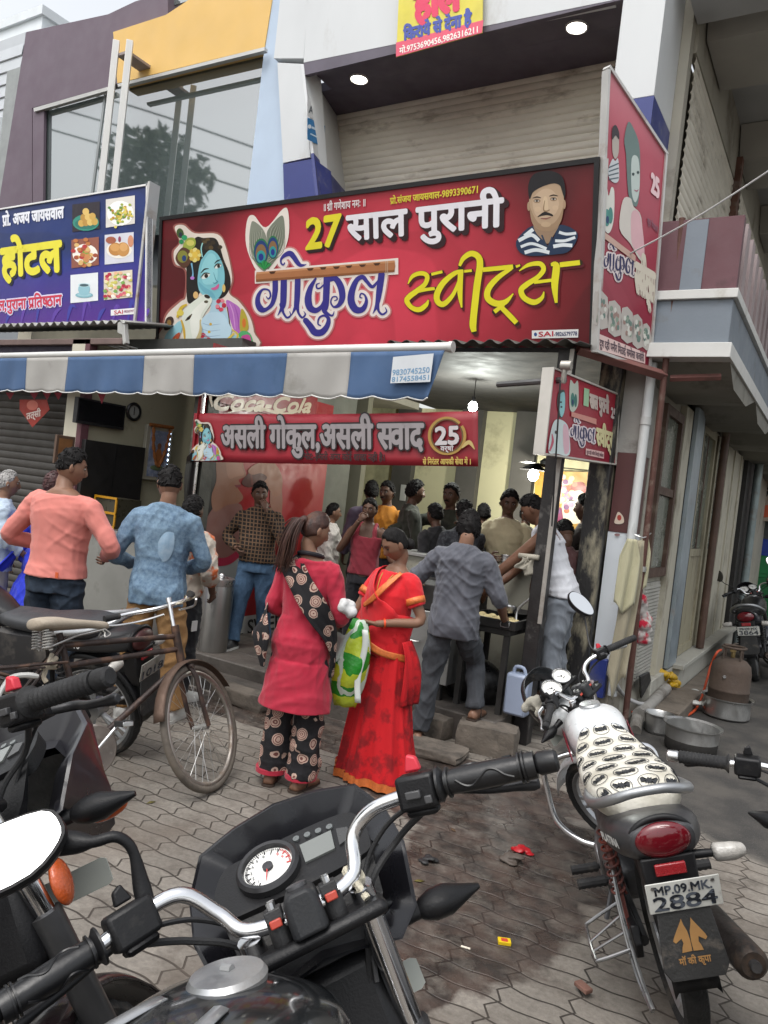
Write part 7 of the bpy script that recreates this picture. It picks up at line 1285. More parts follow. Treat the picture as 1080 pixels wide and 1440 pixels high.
m.build('seat_print', dk, seat_, fix=False, sharp=180)
letters('PLATINA', P1, fr((-.158, -.850, .768), (.26, -.96, .10), (-.12, 0, 1)), .030, WLET, width=.135, bold=.05, shear=.2)
m = MB()
for sx in (-1, 1): m.tube(cr([(sx*.05, .40, .70), (sx*.18, .44, .69), (sx*.275, .45, .64), (sx*.285, .44, .52), (sx*.27, .41, .38), (sx*.18, .36, .29), (sx*.07, .30, .26)], 6), .0155, 10)
PP(m, 'crash_guard', CHR)
m = MB(); m.tube(cr([(-.12, -.34, .62), (-.145, -.5, .44), (-.15, -.66, .22), (-.14, -.84, .17)], 5), .007, 8); m.tube(cr([(-.12, -.42, .64), (-.148, -.6, .45), (-.15, -.78, .28), (-.14, -.88, .2)], 5), .007, 8); m.tube(cr([(-.14, -.40, .33), (-.26, -.40, .275), (-.28, -.43, .265), (-.28, -.62, .255), (-.26, -.65, .26), (-.15, -.65, .28)], 4), .007, 8); m.tube([(-.15, -.5, .33), (-.28, -.52, .262)], .005, 6); m.tube([(-.15, -.58, .31), (-.28, -.58, .258)], .005, 6); PP(m, 'sari_guard', M((.30, .30, .30), .3, .9, .15, 8, dirt=(.08, .07, .06), da=.3))
MARP = M((.16, .012, .025), .25, 0, .1, 5, coat=.5); m = MB()
for sx in (-1, 1): m.loft([[(sx*(.1535 if 0 else q[0]+.004), q[1], q[2]) for q in ((.150, y, z0), (.1535, y, (z0+z1)/2), (.150, y, z1))] for y, z0, z1 in ((.33, .80, .86), (.24, .76, .86), (.14, .755, .81), (.06, .76, .775))], closed=False)
PP(m, 'tank_decal', MARP, solid=.002)
m = MB(); m.loft([[(.15*1.0+.006, y, z0), (.160, y, (z0+z1)/2), (.150+.006, y, z1)] for y, z0, z1 in ((.1, .76, .88), (.0, .74, .86), (-.06, .74, .80))], closed=False)
m = MB(); m.ell((0, .27, .59), (.16, .10, .17), 20); m.v = [v for v in m.v]; PP(m, 'leg_shield', SILV, sharp=180) if False else None
b_ = MB(); r_ = np.random.default_rng(2)
for i in range(14): b_.ell(G2((-.15+r_.normal()*.022, .20+r_.normal()*.012, 1.03+r_.normal()*.018)), (.032, .012, .024), 8)
o = link('dust_cloth', remesh(b_, .006, 2, .004, 3), M('8f8b80', .9, 0, .15, 20, .4, 150), P1, sharp=180); o.matrix_local = steerM(46)
# ---- the one behind the bicycle, two in the lane, and one cut by the right edge
D1, PD = motorcycle('dusty black motorcycle parked behind the bicycle with its seat towards the wall', pose((-4.262, 2.885, -.03), 0, -11.6, 105.2, 1.0), 20, BLK, M((.02, .02, .022), .4, 0, .2, 5, dirt=(.15, .13, .11), da=.3), 'dials', plate=(None, '1018'), mirrors=(), seat=M((.03, .032, .036), .5, 0, .2, 8, .2, 160, dirt=(.12, .12, .12), da=.2))
for o_ in D1.children:
    if o_.name.startswith('tail_lamp'): o_.data.materials[0] = M((.05, .012, .012), .4, 0, .2, 8)
    if o_.name.startswith('number_plate') and 'holder' not in o_.name: o_.data.materials[0] = M((.34, .33, .30), .6, 0, .15, 8, dirt=(.15, .13, .1), da=.4, ds=9)
m = MB(); m.ell(G2((.12, .13, .80)), (.014, .03, .042), 16); PC(m, 'fork_reflector', ORL, True, sharp=180)
letters('10', D1, fr((-.129, -.62, .735), (0, -1, .03), (0, 0, 1)), .035, WLET)
G1, PG = motorcycle('dark motorcycle far along the lane with a bright red tail lamp', pose((-.74, 10.81, 0), 0, -12.7, .9, 1.0), 25, BLK, M((.03, .035, .05), .3, 0, .1, coat=.4), 'dials', plate=('MH09 MX', '3864'), mirrors=('l', 'r'), group='motorcycles parked along the lane')
H1, PH = motorcycle('dark motorcycle cut by the right edge beyond the gas cylinder', pose((.0, 10.9, 0), 0, -10, -6, 1.0), 25, BLK, BLKM, 'dials', plate=None, mirrors=('l', 'r'), group='motorcycles parked along the lane')
F1, PF = motorcycle('motorcycle reaching in from the right edge with a ribbed chrome ended grip', pose((.231, 2.34, -.005), .4, -10.2, 3.2, .999, -.45), -24, GLOSS, BLKM, 'sport', grip='ribs', mirrors=())
# ------------------------------------------------------------------ awning, posts, roofs, pipes
YA = 4.72; aR = gy(632, 488, YA); aL = np.array([-9.4, YA, gy(0, 504, YA)[2]]); zA = lambda x: aL[2]+(aR[2]-aL[2])*(x-aL[0])/(aR[0]-aL[0])
th = thing('striped_awning', 'rolled awning with a scalloped blue and grey striped valance along the shop fronts', 'awning', tuple(aR))
m = MB(); m.tube([aL, aR], .034, 16); m.tube([aR, aR+[.03, 0, 0]], .040, 16); m.build('roller_bar', M((.62, .62, .60), .4, .2, .06, 4, dirt=(.3, .27, .22), da=.15), th, world=True, sharp=40)
AWB = M(C('4c688f', .82), .8, 0, .10, 3, .12, 200, dirt=C('33506f'), da=.2, ds=2); AWG = M(C('aaa8a4', .9), .8, 0, .08, 3, .12, 200, dirt=C('7a7872'), da=.2, ds=2)
bx_ = [gy(p, 530, YA)[0] for p in (39, 97, 204, 274, 404, 493)]; edges = [aL[0], bx_[0]-1.05, bx_[0]-.75]+bx_+[aR[0]-.02]; m = MB(); n = 0; per = .285
for i in range(len(edges)-1):
    x0, x1 = edges[i], edges[i+1]; nu = max(4, int((x1-x0)/.03)); k = 1 if (len(edges)-1-i) % 2 == 0 else 0
    def fn(u, v):
        x = x0+(x1-x0)*u; s_ = abs(math.sin(math.pi*(x-aR[0])/per))**.8; L_ = .325+.022*s_; e = max(0, (x-(aR[0]-.16))/.16)
        return np.array([x-.10*e*v, YA-.030+.012*math.sin(x*9+v*2)*v+.010*math.sin(x*23)*v+.02*v, zA(x)-.03-L_*v+.03*(1-v)*0])
    m.grid(fn, nu, 10, k)
va = m.build('valance', [AWB, AWG], th, world=True, solid=.003, sharp=180)
m = MB(); xs_ = np.linspace(aL[0], aR[0]-.02, 420)
def vb(x): s_ = abs(math.sin(math.pi*(x-aR[0])/per))**.8; e = max(0, (x-(aR[0]-.16))/.16); return (x-.10*e, YA-.012+.012*math.sin(x*9+2)+.010*math.sin(x*23), zA(x)-.03-(.325+.022*s_))
m.tube([vb(x) for x in xs_], .006, 5); m.build('white_piping', WHT, va, world=False, sharp=180)
tgp = Art(gy(549, 538, YA-.055), gy(608, 536, YA-.055), gy(552, 500, YA-.055), th); tgp.poly([(553, 502), (610, 497), (605, 537), (549, 539)], 'c4c8cc', 1, 'paper_tag'); tgp.text('9830745250', (552, 528), (604, 524), (552.5, 520), '6a90b0', 2, .02, 'paper_tag', head=.72); tgp.text('8174558451', (551, 537), (603, 534), (551.5, 530), '6a90b0', 2, .02, 'paper_tag', head=.72); tgp.done()
def corr(name, lab, x0, x1, y0, z0, y1, z1, mat, n=24, amp=.02):
    m = MB(); m.grid(lambda u, v: (x0+(x1-x0)*u, y0+(y1-y0)*v, z0+(z1-z0)*v+amp*math.sin(u*n*2*math.pi)), n*8, 2); return tag(m.build(name, mat, solid=.004, sharp=180), lab, 'roof')
corr('tin_roof', 'dark corrugated tin sheet jutting out under the big red signboard', -3.3, -1.72, 5.18, 2.92, 5.98, 3.02, M((.06, .055, .05), .6, .3, .3, 4, .1, 40), 11, .018)
corr('tin_roof', 'grimy corrugated sheet below the blue hotel signboard', -9.3, -6.05, 4.85, 3.06, 5.6, 3.2, M((.22, .22, .21), .5, .3, .2, 3, .1, 40, dirt=(.07, .06, .05), da=.35), 26, .02)
th = thing('awning_bracket', 'pale metal bracket and beam of the folded awning under the blue signboard', 'bracket', tuple(gy(170, 475, 4.9)))
m = MB(); a = gy(172, 478, 4.9); m.bx((a[0]-3.2, 4.86, a[2]-.05), (a[0]+.05, 4.93, a[2]+.01)); m.build('beam', M((.16, .11, .10), .6, .2, .2, 5), th, world=True, bevel=.006)
m = MB(); m.prism([(-.06, .10), (.03, .12), (.05, .03), (.09, -.10), (.05, -.12), (.02, -.02), (-.05, .0)], .05, Matrix.Translation(a+[.02, -.02, .06]) @ Matrix.Rotation(rad(90), 4, 'X')); m.build('arm_joint', M((.5, .5, .48), .45, .4, .1, 6), th, world=True, bevel=.006)
m = MB()
for k in range(9): x = a[0]-1.3+k*.13; m.bx((x, 4.95, a[2]-.01), (x+.07, 5.25, a[2]+.0))
m.build('daylight_strips', M((.72, .72, .70), .4), th, world=True)  # white strips painted for daylight coming through the sheet above
PNT = M((.022, .02, .02), .5, .2, .3, 6, .2, 60, dirt=(.16, .15, .14), da=.22, ds=7)
th = thing('steel_post', 'black painted square steel post at the stall corner with a rag tied on it', 'post', (-1.87, 5.4, 0))
m = MB(); m.bx((-1.925, 5.345, 0), (-1.815, 5.455, 2.9)); m.build('shaft', PNT, th, world=True, bevel=.006)
m = MB(); m.bx((-1.835, 5.335, .9), (-1.805, 5.346, 2.9)); m.build('edge_strip', M((.35, .33, .30), .5, .3, .2, 6, dirt=(.1, .06, .04), da=.3), th, world=True)
q = gy(743, 789, 5.33); r_ = np.random.default_rng(3); m = MB()
for k in (-1, 1): m.grid(lambda u, v: q+RT*(k*(.01+.02*v)+(u-.5)*(.05+.07*v)+.01*math.sin(v*7+k))+np.array([0, -.012*math.sin(u*9+v*4+k)-.01, .03-(.11+.03*k)*v+.02*u*k]), 12, 10)
m.tube([q+[-.075, -.0, .03], q+[.075, .0, .035]], .018, 8); m.build('tied_rag', M(C('a8a294', .9), .9, 0, .15, 20, .4, 150), th, world=True, solid=.006, sharp=180)
th = thing('roller_arm', 'grey metal arm with a knob holding the small hanging sign at the post', 'bracket', tuple(gy(792, 515, 5.1)))
m = MB(); m.tube([gy(700, 541, 5.25), gy(795, 534, 5.1)], .022, 8); m.build('bar', M((.12, .12, .12), .5, .6, .2, 6), th, world=True)
m = MB(); a = gy(795, 514, 5.08); m.tube([a+[-.03, 0, 0], a+[.045, 0, .0]], .034, 12); m.tube([a+[0, 0, 0], a+[-.01, .02, -.12]], .02, 8); m.build('knob', M((.42, .40, .36), .45, .6, .15, 8, dirt=(.12, .1, .08), da=.3), th, world=True, bevel=.004)
m = MB(); m.tube(cr([gy(788, 535, 5.05), gy(783, 620, 5.1), gy(776, 740, 5.3)], 5), .006, 6); m.build('rope', BLKM, th, world=True)
m = MB(); m.tube([(-1.3, 6.085, -.02), (-1.3, 6.03, 1.2), (-1.305, 5.955, 4.02)], .024, 10); PO = M((.10, .045, .035), .65, .3, .25, 6, .25, 50, dirt=(.25, .2, .16), da=.22, ds=8)
th = thing('rusty_pole', 'rusty red iron pole rising past the balcony corner', 'pole', (-1.3, 6.08, 0)); m.build('shaft', PO, th, world=True)
m = MB(); a = gx(903, 800, -1.3); m.tube([a-[0, 0, .02], a+[0, 0, .02]], .034, 10); m.box(a+[-.05, 0, 0], (.08, .03, .03)); m.build('clamp', STEEL, th, world=True)
BEAM = M((.17, .07, .06), .6, .1, .2, 5, .15, 40, dirt=(.08, .05, .04), da=.25)
m = MB(); a, b = gy(812, 491, 5.42), np.array([-1.30, 6.0, 2.84]); m.tube([a+[0, 0, .0], b], .042, 4, up=(0, 0, 1)); tag(m.build('iron_beam', BEAM, bevel=.004), 'maroon iron beam running from the tin roof to the rusty pole', 'beam')
m = MB(); m.tube([(-1.27, 6.03, 2.83), (-.92, 6.1, 2.86)], .028, 4, up=(0, 0, 1)); tag(m.build('iron_beam', BEAM, bevel=.004), 'short maroon iron bracket between the rusty pole and the balcony soffit', 'beam')
th = thing('drain_pipe', 'white plastic drain pipe streaked with grime at the building corner', 'pipe', (-1.42, 6.06, 0))
m = MB(); m.tube([(-1.415, 6.055, .35), (-1.415, 6.055, 2.95)], .036, 14); m.build('tube', M((.60, .62, .62), .45, 0, .08, 3, .05, 40, dirt=(.12, .11, .1), da=.34, ds=5, stretch=(1, 1, .25)), th, world=True)
for z in (.6, 1.5, 2.5): m = MB(); m.tube([(-1.415, 6.055, z-.03), (-1.415, 6.055, z+.03)], .042, 14); m.build('collar', M((.5, .51, .5), .5), th, world=True)
PVC = M((.30, .29, .27), .5, 0, .12, 5, .1, 40, dirt=(.1, .085, .07), da=.35)
th = thing('sewer_pipe', 'fat grey sewer pipe with an elbow lying along the lane step', 'pipe', tuple(gz(905, 1010)))
P_ = [gz(937, 968, .16), gz(915, 990, .13), gz(903, 1000, .12), gz(896, 1012, .07), gz(893, 1028, .02)]; m = MB(); m.tube(cr(P_, 5), .05, 12); m.build('tube', PVC, th, world=True, sharp=60)
m = MB(); m.tube([gz(906, 998, .125), gz(899, 1006, .11)], .062, 12); m.build('elbow', PVC, th, world=True)
m = MB(); m.tube(cr([gx(862, 948, -1.42), gx(868, 965, -1.36), gz(880, 980, .25), gz(895, 988, .2), gz(905, 990, .17)], 6), .017, 10); tag(m.build('conduit', M((.42, .42, .42), .5, 0, .1, 6)), 'thin grey bent conduit hanging below the white tile', 'pipe')
m = MB(); P_ = [gz(842, 972, .18), gz(862, 984, .12), gz(885, 1000, .04), gz(910, 1004, .02), gz(945, 1010, .015), gz(972, 1003, .015), gz(985, 985, .08), gz(993, 960, .25), gz(1000, 935, .42), gz(1008, 918, .55), gz(1014, 914, .56)]; m.tube(cr(P_, 7), .0115, 10); tag(m.build('gas_hose', M(C('c8502c', .9), .5, 0, .1, 8), sharp=180), 'orange rubber gas hose looping over the lane to the cylinder', 'hose')
# ---- pots, gas cylinder
AL = M((.46, .46, .45), .33, .9, .12, 6, .08, 30, dirt=(.05, .045, .04), da=.22, ds=4, stretch=(1, 1, .5)); SOOT = M((.03, .028, .026), .7, .2, .3, 10, .2, 60)
def pot(lab, c, r, h, soot=0.):
    th = thing('cooking_pot', lab, 'pot', tuple(c), 0, 'aluminium pots in the lane'); m = MB(); m.lathe([(.0, .003), (r*.86, .004), (r*.93, .02), (r*.95, h*soot+.021)] if soot else [(.0, .003), (r*.86, .004), (r*.93, .02), (r*.94, .03)], 40, 1 if soot else 0, cap=False)
    m.lathe([(r*.95, h*soot+.021), (r*.96, h*.9), (r*.97, h-.01), (r*1.06, h), (r*1.065, h+.008), (r*.95, h-.004), (r*.94, h*.5), (r*.9, .02), (0, .012)], 40, 0, cap=False); m.build('vessel', [AL, SOOT], th, sharp=50); return th
pot('wide aluminium pot with a sooty lower half standing in the lane', gz(970, 1056), .205, .20, .38); pot('small aluminium pot beside the sewer pipe', gz(925, 1030), .115, .155, 0)
cg = gz(1020, 1008); pot('aluminium pot with the gas cylinder standing in it', cg, .215, .185, 0)
th = thing('gas_cylinder', 'rusty brown gas cylinder standing in an aluminium pot', 'gas cylinder', tuple(cg))
CYL = M((.085, .06, .046), .75, .2, .25, 5, .3, 40, dirt=(.06, .05, .042), da=.45, ds=4)
m = MB(); m.lathe([(0, .03), (.14, .035), (.172, .08), (.178, .14), (.178, .25), (.182, .255), (.182, .27), (.178, .275), (.178, .43), (.165, .50), (.12, .545), (.05, .56), (0, .562)], 36, 0); m.build('body', CYL, th, sharp=40)
m = MB(); m.tube([(.105*math.cos(a), .105*math.sin(a), .66) for a in np.linspace(-2.6, 2.6, 24)], .012, 8)
for a in (-2.3, -.8, .8, 2.3): m.tube([(.105*math.cos(a), .105*math.sin(a), .66), (.11*math.cos(a), .11*math.sin(a), .53)], .010, 6)
m.build('collar_ring', CYL, th)
m = MB(); m.tube([(0, 0, .56), (0, 0, .62)], .02, 10); m.box((0, -.02, .635), (.05, .07, .035)); m.build('valve', M((.3, .22, .1), .4, .8, .2, 8), th, bevel=.004)
m = MB(); m.tube([(-.03, -.178, .40), (-.03, -.186, .40)], .015, 10); m.build('stud', MET, th)
# ---- stuff at the wall foot
SLATE = M((.03, .03, .032), .6, 0, .2, 5, .1, 40)
m = MB(); a, b, c, d = gz(900, 990, .02), gz(917, 978, .02), gx(911, 944, -1.33), gx(898, 950, -1.33); m.slab([a, b, c, d], .02); tag(m.build('slate_board', SLATE, bevel=.003), 'black board leaning on the plinth below the hanging clothes', 'board')
m = MB(); m.bx((-1.6, 6.0, .32), (-1.47, 6.07, .62)); tag(m.build('painted_board', M(C('1c2f7a', .9), .5, 0, .15, 5, .1, 50, dirt=(.1, .1, .12), da=.2), bevel=.004), 'blue painted board under the white tiled pilaster', 'board')
CL1 = cloth('a8a488', var=.08); CL2 = cloth('8f8874', var=.1)
th = thing('hung_clothes', 'cream shirt and long towel hung from a hook on the corner pipe', 'clothes', tuple(gx(905, 755, -1.33)))
def hang(p0, w, L, mat, nm, amp=.018, f=21, dx=0): 
    m = MB(); p0 = np.array(p0); m.grid(lambda u, v: p0+RT*0+np.array([RT[0], RT[1], 0])*((u-.5)*w*(.45+.55*min(1, v*3.5)))+np.array([FW[0], FW[1], 0])*amp*math.sin(u*f*.5+v*2.5)*(.3+v)+np.array([dx*v, 0, -L*v*(1-.08*math.cos(u*7))]), 18, 22); m.build(nm, mat, th, world=True, solid=.008, sharp=180)
hang(gx(889, 758, -1.34), .15, .52, CL1, 'shirt'); hang(gx(908, 757, -1.30), .10, .40, CL1, 'shirt_sleeve', .012); hang(gx(901, 760, -1.29), .13, 1.12, CL2, 'towel', .02, 17, -.06)
m = MB(); m.tube(cr([gx(893, 752, -1.36), gx(905, 756, -1.3), gx(915, 750, -1.3)], 4), .006, 6); m.build('hook', STEEL, th, world=True)
r_ = np.random.default_rng(8); b_ = MB(); q = gx(905, 872, -1.30)
for i in range(9): b_.ell(q+np.array([r_.normal()*.012, r_.normal()*.025, .16-i*.04]), (.04+.004*i, .045+.004*i, .05), 8)
tag(link('shopping_bag', remesh(b_, .008, 2, .006, 5), cloth('b8b4b0', 'b01030', 'blotch', 7, fac=1.), sharp=180), 'small red and white bag hanging below the towel', 'bag')
b_ = MB(); q0 = gz(930, 945, .30); q1 = gz(952, 965, .12)
for f in np.linspace(0, 1, 12): b_.ell(q0*(1-f)+q1*f+np.array([r_.normal()*.02, r_.normal()*.02, r_.normal()*.015]), (.045, .05, .03), 8)
tag(link('yellow_sack', remesh(b_, .010, 1, .016, 6), M(C('c8a020', .9), .35, 0, .15, 14, .3, 60), sharp=180), 'crumpled yellow plastic sack draped over the sewer pipe', 'sack')
def crumple(name, lab, cat, c, r, mat, sd, sq=.5):
    rr = np.random.default_rng(sd); b = MB()
    for i in range(7): b.ell(np.array(c)+rr.normal(size=3)*r*[.6, .6, .2]+[0, 0, r*.4], (r*.75, r*.65, r*.6*sq), 8)
    tag(link(name, remesh(b, max(.004, r*.13), 1, r*.12, sd), mat, sharp=180), lab, cat)
crumple('plastic_scrap', 'crumpled white scrap of plastic on the lane step', 'litter', gz(968, 988, .06), .07, M('b8b8b4', .5), 3); crumple('plastic_scrap', 'second white scrap lying nearer the lane', 'litter', gz(978, 975, .08), .04, M('a8a8a4', .5), 4)
crumple('red_wrapper', 'torn red wrapper lying in the wet mud', 'litter', gz(735, 1199), .036, M('a0101a', .4), 5, .2); crumple('mud_lump', 'lump of wet rubbish next to the red wrapper', 'litter', gz(715, 1215), .045, M((.07, .055, .045), .6), 6, .4)
m = MB(); m.box((0, 0, .006), (.05, .035, .012)); m.box((0, 0, .0125), (.026, .022, .001), 1); o = m.build('matchbox', [M('d8b818', .5), M('b8402c', .5)], bevel=.001); o.location = gz(709, 1326, gh(-.9, 2.8)); o.rotation_euler = (0, 0, .5); tag(o, 'flat yellow matchbox on the mud', 'matchbox')
m = MB(); m.box((0, 0, .008), (.06, .035, .016)); o = m.build('brick_chip', M((.16, .08, .06), .9, 0, .2, 20, .4, 60, dirt=(.3, .27, .23), da=.3), bevel=.003); o.location = gz(820, 1391, .02); o.rotation_euler = (0, 0, -.5); tag(o, 'chip of reddish brick on the pavers', 'brick')
m = MB(); m.tube([(0, 0, .004), (.035, .008, .004)], .004, 8); o = m.build('cigarette_butt', M('d8d0c0', .8)); o.location = gz(648, 1334, .0); o.location[2] = gh(*o.location[:2])+.001; tag(o, 'pale cigarette butt on the mud', 'litter')
crumple('black_scrap', 'small black scrap at the edge of the mud patch', 'litter', gz(604, 1212), .028, BLKM, 8)
for k, (x, y) in enumerate(((146, 1181), (212, 1130), (637, 1168), (590, 1240))): 
    m = MB(); m.add([(-.025, 0, .003), (0, -.012, .006), (.028, 0, .004), (0, .012, .006)], [(0, 1, 2, 3)]); o = m.build('fallen_leaf', M((.12, .10, .02) if k % 2 else (.09, .05, .025), .7), solid=.0012); p = gz(x, y); o.location = (p[0], p[1], gh(p[0], p[1])); o.rotation_euler = (0, 0, k*1.3); tag(o, ('brown curled leaf on the pavers below the bicycle', 'tiny yellow green leaf by the bicycle wheel', 'brown leaf scrap near the hem of the sari', 'tiny yellow leaf near the black scrap')[k], 'leaf')
# ---- stall fittings
SSP = M((.34, .34, .33), .4, .7, .12, 4, .1, 40, dirt=(.14, .12, .10), da=.3, ds=3)
th = thing('stove_counter', 'grey steel stove counter with a black hearth at the front of the stall', 'counter', (-2.5, 5.4, .2))
m = MB(); m.bx((-3.05, 5.16, .33), (-2.42, 5.7, .86)); m.build('steel_front', SSP, th, world=True, bevel=.006)
m = MB(); m.bx((-3.06, 5.17, .865), (-2.40, 5.72, 1.06)); m.bx((-2.38, 5.22, .78), (-1.99, 5.75, .83)); m.build('hearth', SOOT, th, world=True, bevel=.008)
for x, y in ((-2.36, 5.25), (-2.02, 5.25), (-2.36, 5.7), (-2.02, 5.7), (-3.0, 5.22), (-2.5, 5.22)): m = MB(); m.bx((x-.02, y-.02, .2), (x+.02, y+.02, .78 if x > -2.4 else .33)); m.build('leg', SOOT, th, world=True)
m = MB(); m.tube(cr([(-2.93, 5.15, .62), (-2.92, 5.12, .62), (-2.7, 5.12, .62), (-2.69, 5.15, .62)], 3), .008, 6); m.build('handle', STEEL, th, world=True)
th = thing('food_tray', 'black tray of round white dough pieces on the stove', 'tray', (-2.14, 5.38, .83)); a = np.array(gy(722, 884, 5.3)); zt = max(.84, a[2]-.02)
m = MB(); m.bx((-2.34, 5.22, .832), (-1.97, 5.60, .838)); 
for p, q in (((-2.34, 5.20, .832), (-1.97, 5.22, .895)), ((-2.34, 5.60, .832), (-1.97, 5.62, .895)), ((-2.36, 5.20, .832), (-2.34, 5.62, .895)), ((-1.97, 5.20, .832), (-1.95, 5.62, .895))): m.bx(p, q)
m.build('pan', M((.045, .043, .042), .5, .6, .2, 6), th, world=True)
m = MB(); m.tube(cr([(-2.05, 5.195, .885), (-2.05, 5.175, .885), (-2.05, 5.175, .855), (-1.99, 5.175, .855), (-1.99, 5.175, .885), (-1.99, 5.195, .885)], 2), .004, 5); m.build('wire_handle', STEEL, th, world=True)
rr = random.Random(2)
for k in range(14): 
    m = MB(); m.ell((0, 0, 0), (.034, .034, .022), 14); o = m.build('dough_ball', M(C('c8b888', .9), .7, 0, .1, 30), sharp=180); o.location = (-2.30+.075*(k % 5)+rr.uniform(-.008, .008), 5.26+.085*(k//5)+rr.uniform(-.008, .008), .876); tag(o, 'round pale dough ball lying in the black tray', 'dough ball', 'dough balls in the tray')
th = thing('frying_pan', 'dark frying vessel with a bent steel ladle on the stove', 'pan', (-2.1, 5.5, .9)); m = MB(); m.lathe([(0, .0), (.10, .01), (.14, .05), (.15, .055), (.14, .06), (.09, .02), (0, .015)], 28, 0, Matrix.Translation((-2.13, 5.66, .86)), cap=False); m.build('pan_body', SOOT, th, world=True)
a, b, c = gy(726, 880, 5.38), gy(728, 858, 5.40), gy(745, 842, 5.40); m = MB(); m.tube(cr([a, b, c], 5), [.010]*11, 8); m.build('ladle', MET, th, world=True); m = MB(); q = gy(716, 862, 5.42); m.lathe([(0, 0), (.04, .003), (.05, .03), (.052, .055), (.045, .03), (0, .01)], 20, 0, Matrix.Translation(q), cap=False); m.build('steel_cup', MET, th, world=True)
th = thing('iron_drum', 'big round black iron drum under the stove behind the man in grey', 'drum', (-2.4, 5.1, .2)); m = MB(); q = gy(668, 962, 5.5); m.ell(q, (.24, .18, .21), 28); m.build('drum_body', M((.03, .03, .03), .28, .7, .25, 5, .1, 30, dirt=(.1, .09, .08), da=.2), th, world=True, sharp=180)
m = MB(); m.tube([q+[.2*math.cos(a), .17*math.sin(a)-.0, -.12] for a in np.linspace(0, 2*math.pi, 24, False)], .012, 6, closed=True)
for a in (.5, 2.6, 4.2, 5.4): m.tube([q+[.2*math.cos(a), .17*math.sin(a), -.12], (q[0]+.22*math.cos(a), q[1]+.19*math.sin(a), .2)], .012, 6)
m.build('iron_stand', SOOT, th, world=True)
th = thing('round_pot', 'soot black round pot on the step between the two women', 'pot', tuple(gz(478, 985, .1))); m = MB(); q = gz(480, 985, .10); m.ell(q+[0, 0, .16], (.17, .17, .16), 24); m.build('vessel', SOOT, th, world=True, sharp=180); m = MB(); m.tube([q+[.11*math.cos(a), .11*math.sin(a), .30] for a in np.linspace(0, 2*math.pi, 20, False)], .012, 6, closed=True); m.build('rim', SOOT, th, world=True)
th = thing('jerry_can', 'pale blue translucent jerry can standing under the stove', 'jerry can', (-1.95, 5.15, .2)); q = gy(729, 972, 5.24); m = MB(); m.bx(q-[.085, .06, .17], q+[.085, .06, .13]); m.build('can_body', M(C('9aa6bc', .85), .35, 0, .08, 5), th, world=True, bevel=.02); m = MB(); m.tube(cr([q+[-.05, 0, .125], q+[-.04, 0, .17], q+[.02, 0, .17], q+[.04, 0, .125]], 3), .013, 8); m.build('can_handle', M(C('9aa6bc', .85), .35), th, world=True)
th = thing('serving_table', 'cream fronted serving table with steel dishes in front of the cook', 'table', (-2.4, 6.0, .2)); zt = gy(715, 797, 6.0)[2]
m = MB(); m.bx((-3.4, 5.95, .2), (-2.0, 6.3, zt-.03)); m.build('table_front', M((.34, .33, .27), .6, 0, .15, 3, dirt=(.15, .13, .1), da=.3), th, world=True); m = MB(); m.bx((-3.45, 5.92, zt-.028), (-1.98, 6.33, zt)); m.build('table_top', STEEL, th, world=True, bevel=.004)
for k in range(6): m = MB(); m.lathe([(0, 0), (.05, .004), (.085, .025), (.09, .025), (.05, .01), (0, .008)] if k % 2 else [(0, 0), (.035, .002), (.04, .07), (.042, .085), (.036, .07), (.03, .01), (0, .008)], 20, 0, Matrix.Translation((-2.7+.12*k, 6.02+.06*(k % 3), zt+.001)), cap=False); tag(m.build('steel_plate' if k % 2 else 'steel_tumbler', MET, sharp=40), ('steel plate on the serving table' if k % 2 else 'steel tumbler on the serving table'), 'plate' if k % 2 else 'tumbler', 'steel plates on the serving table' if k % 2 else 'steel tumblers on the serving table')
BRS = M((.40, .40, .39), .3, .95, .08, 3, .02, 20, dirt=(.2, .18, .15), da=.15, ds=3, stretch=(1, 1, .2))
for k, (px, py, lab) in enumerate(((298, 914, 'tall brushed steel water drum with a lidded knob by the cola poster'), (272, 905, 'second steel water drum half hidden behind the lidded one'), (141, 880, 'steel drum standing behind the man in salmon pink'))):
    q = gz(px, py, .2) if k < 2 else np.array([-5.2, 4.85, .2]); th = thing('steel_drum', lab, 'drum', tuple(q), 0, 'steel drums at the shop front'); H_ = .62 if k < 2 else .66
    m = MB(); m.lathe([(0, 0), (.125, .0), (.13, .01), (.13, H_-.01), (.127, H_), (0, H_+.002)], 36, 0); m.build('barrel', BRS, th, sharp=40); m = MB(); m.lathe([(.132, H_-.05), (.134, H_-.045), (.134, H_+.006), (.10, H_+.014), (.03, H_+.02), (0, H_+.022)], 36, 0, cap=False); m.ell((.04, -.02, H_+.035), (.03, .025, .022), 12); m.build('lid', MET, th, sharp=40)
# ---- tea stall fittings
HXf = HX+.004
def onwall(name, lab, cat, P_, mat, t=.05, grp=None):
    th = thing(name, lab, cat, tuple(gx(*P_[0], HXf))); A_ = [gx(*p, HXf) for p in P_]; m = MB(); m.slab(A_, .0001) if False else None
    ys = [a[1] for a in A_]; zs = [a[2] for a in A_]; y0, y1 = (ys[0]+ys[3])/2, (ys[1]+ys[2])/2; z1 = (zs[0]+zs[1])/2; z0 = (zs[2]+zs[3])/2
    m.bx((HXf, y0, z0), (HXf+t, y1, z1)); m.build('panel', mat, th, world=True, bevel=.004); return th, y0, y1, z0, z1
th, y0, y1, z0, z1 = onwall('television', 'black flat television high on the cream side wall', 'television', [(103, 561), (172, 567), (169, 605), (103, 594)], M((.012, .012, .014), .5), .06)
m = MB(); m.bx((HXf+.061, y0+.02, z0+.03), (HXf+.063, y1-.02, z1-.02)); m.build('screen', M((.008, .008, .01), .15), th, world=True)
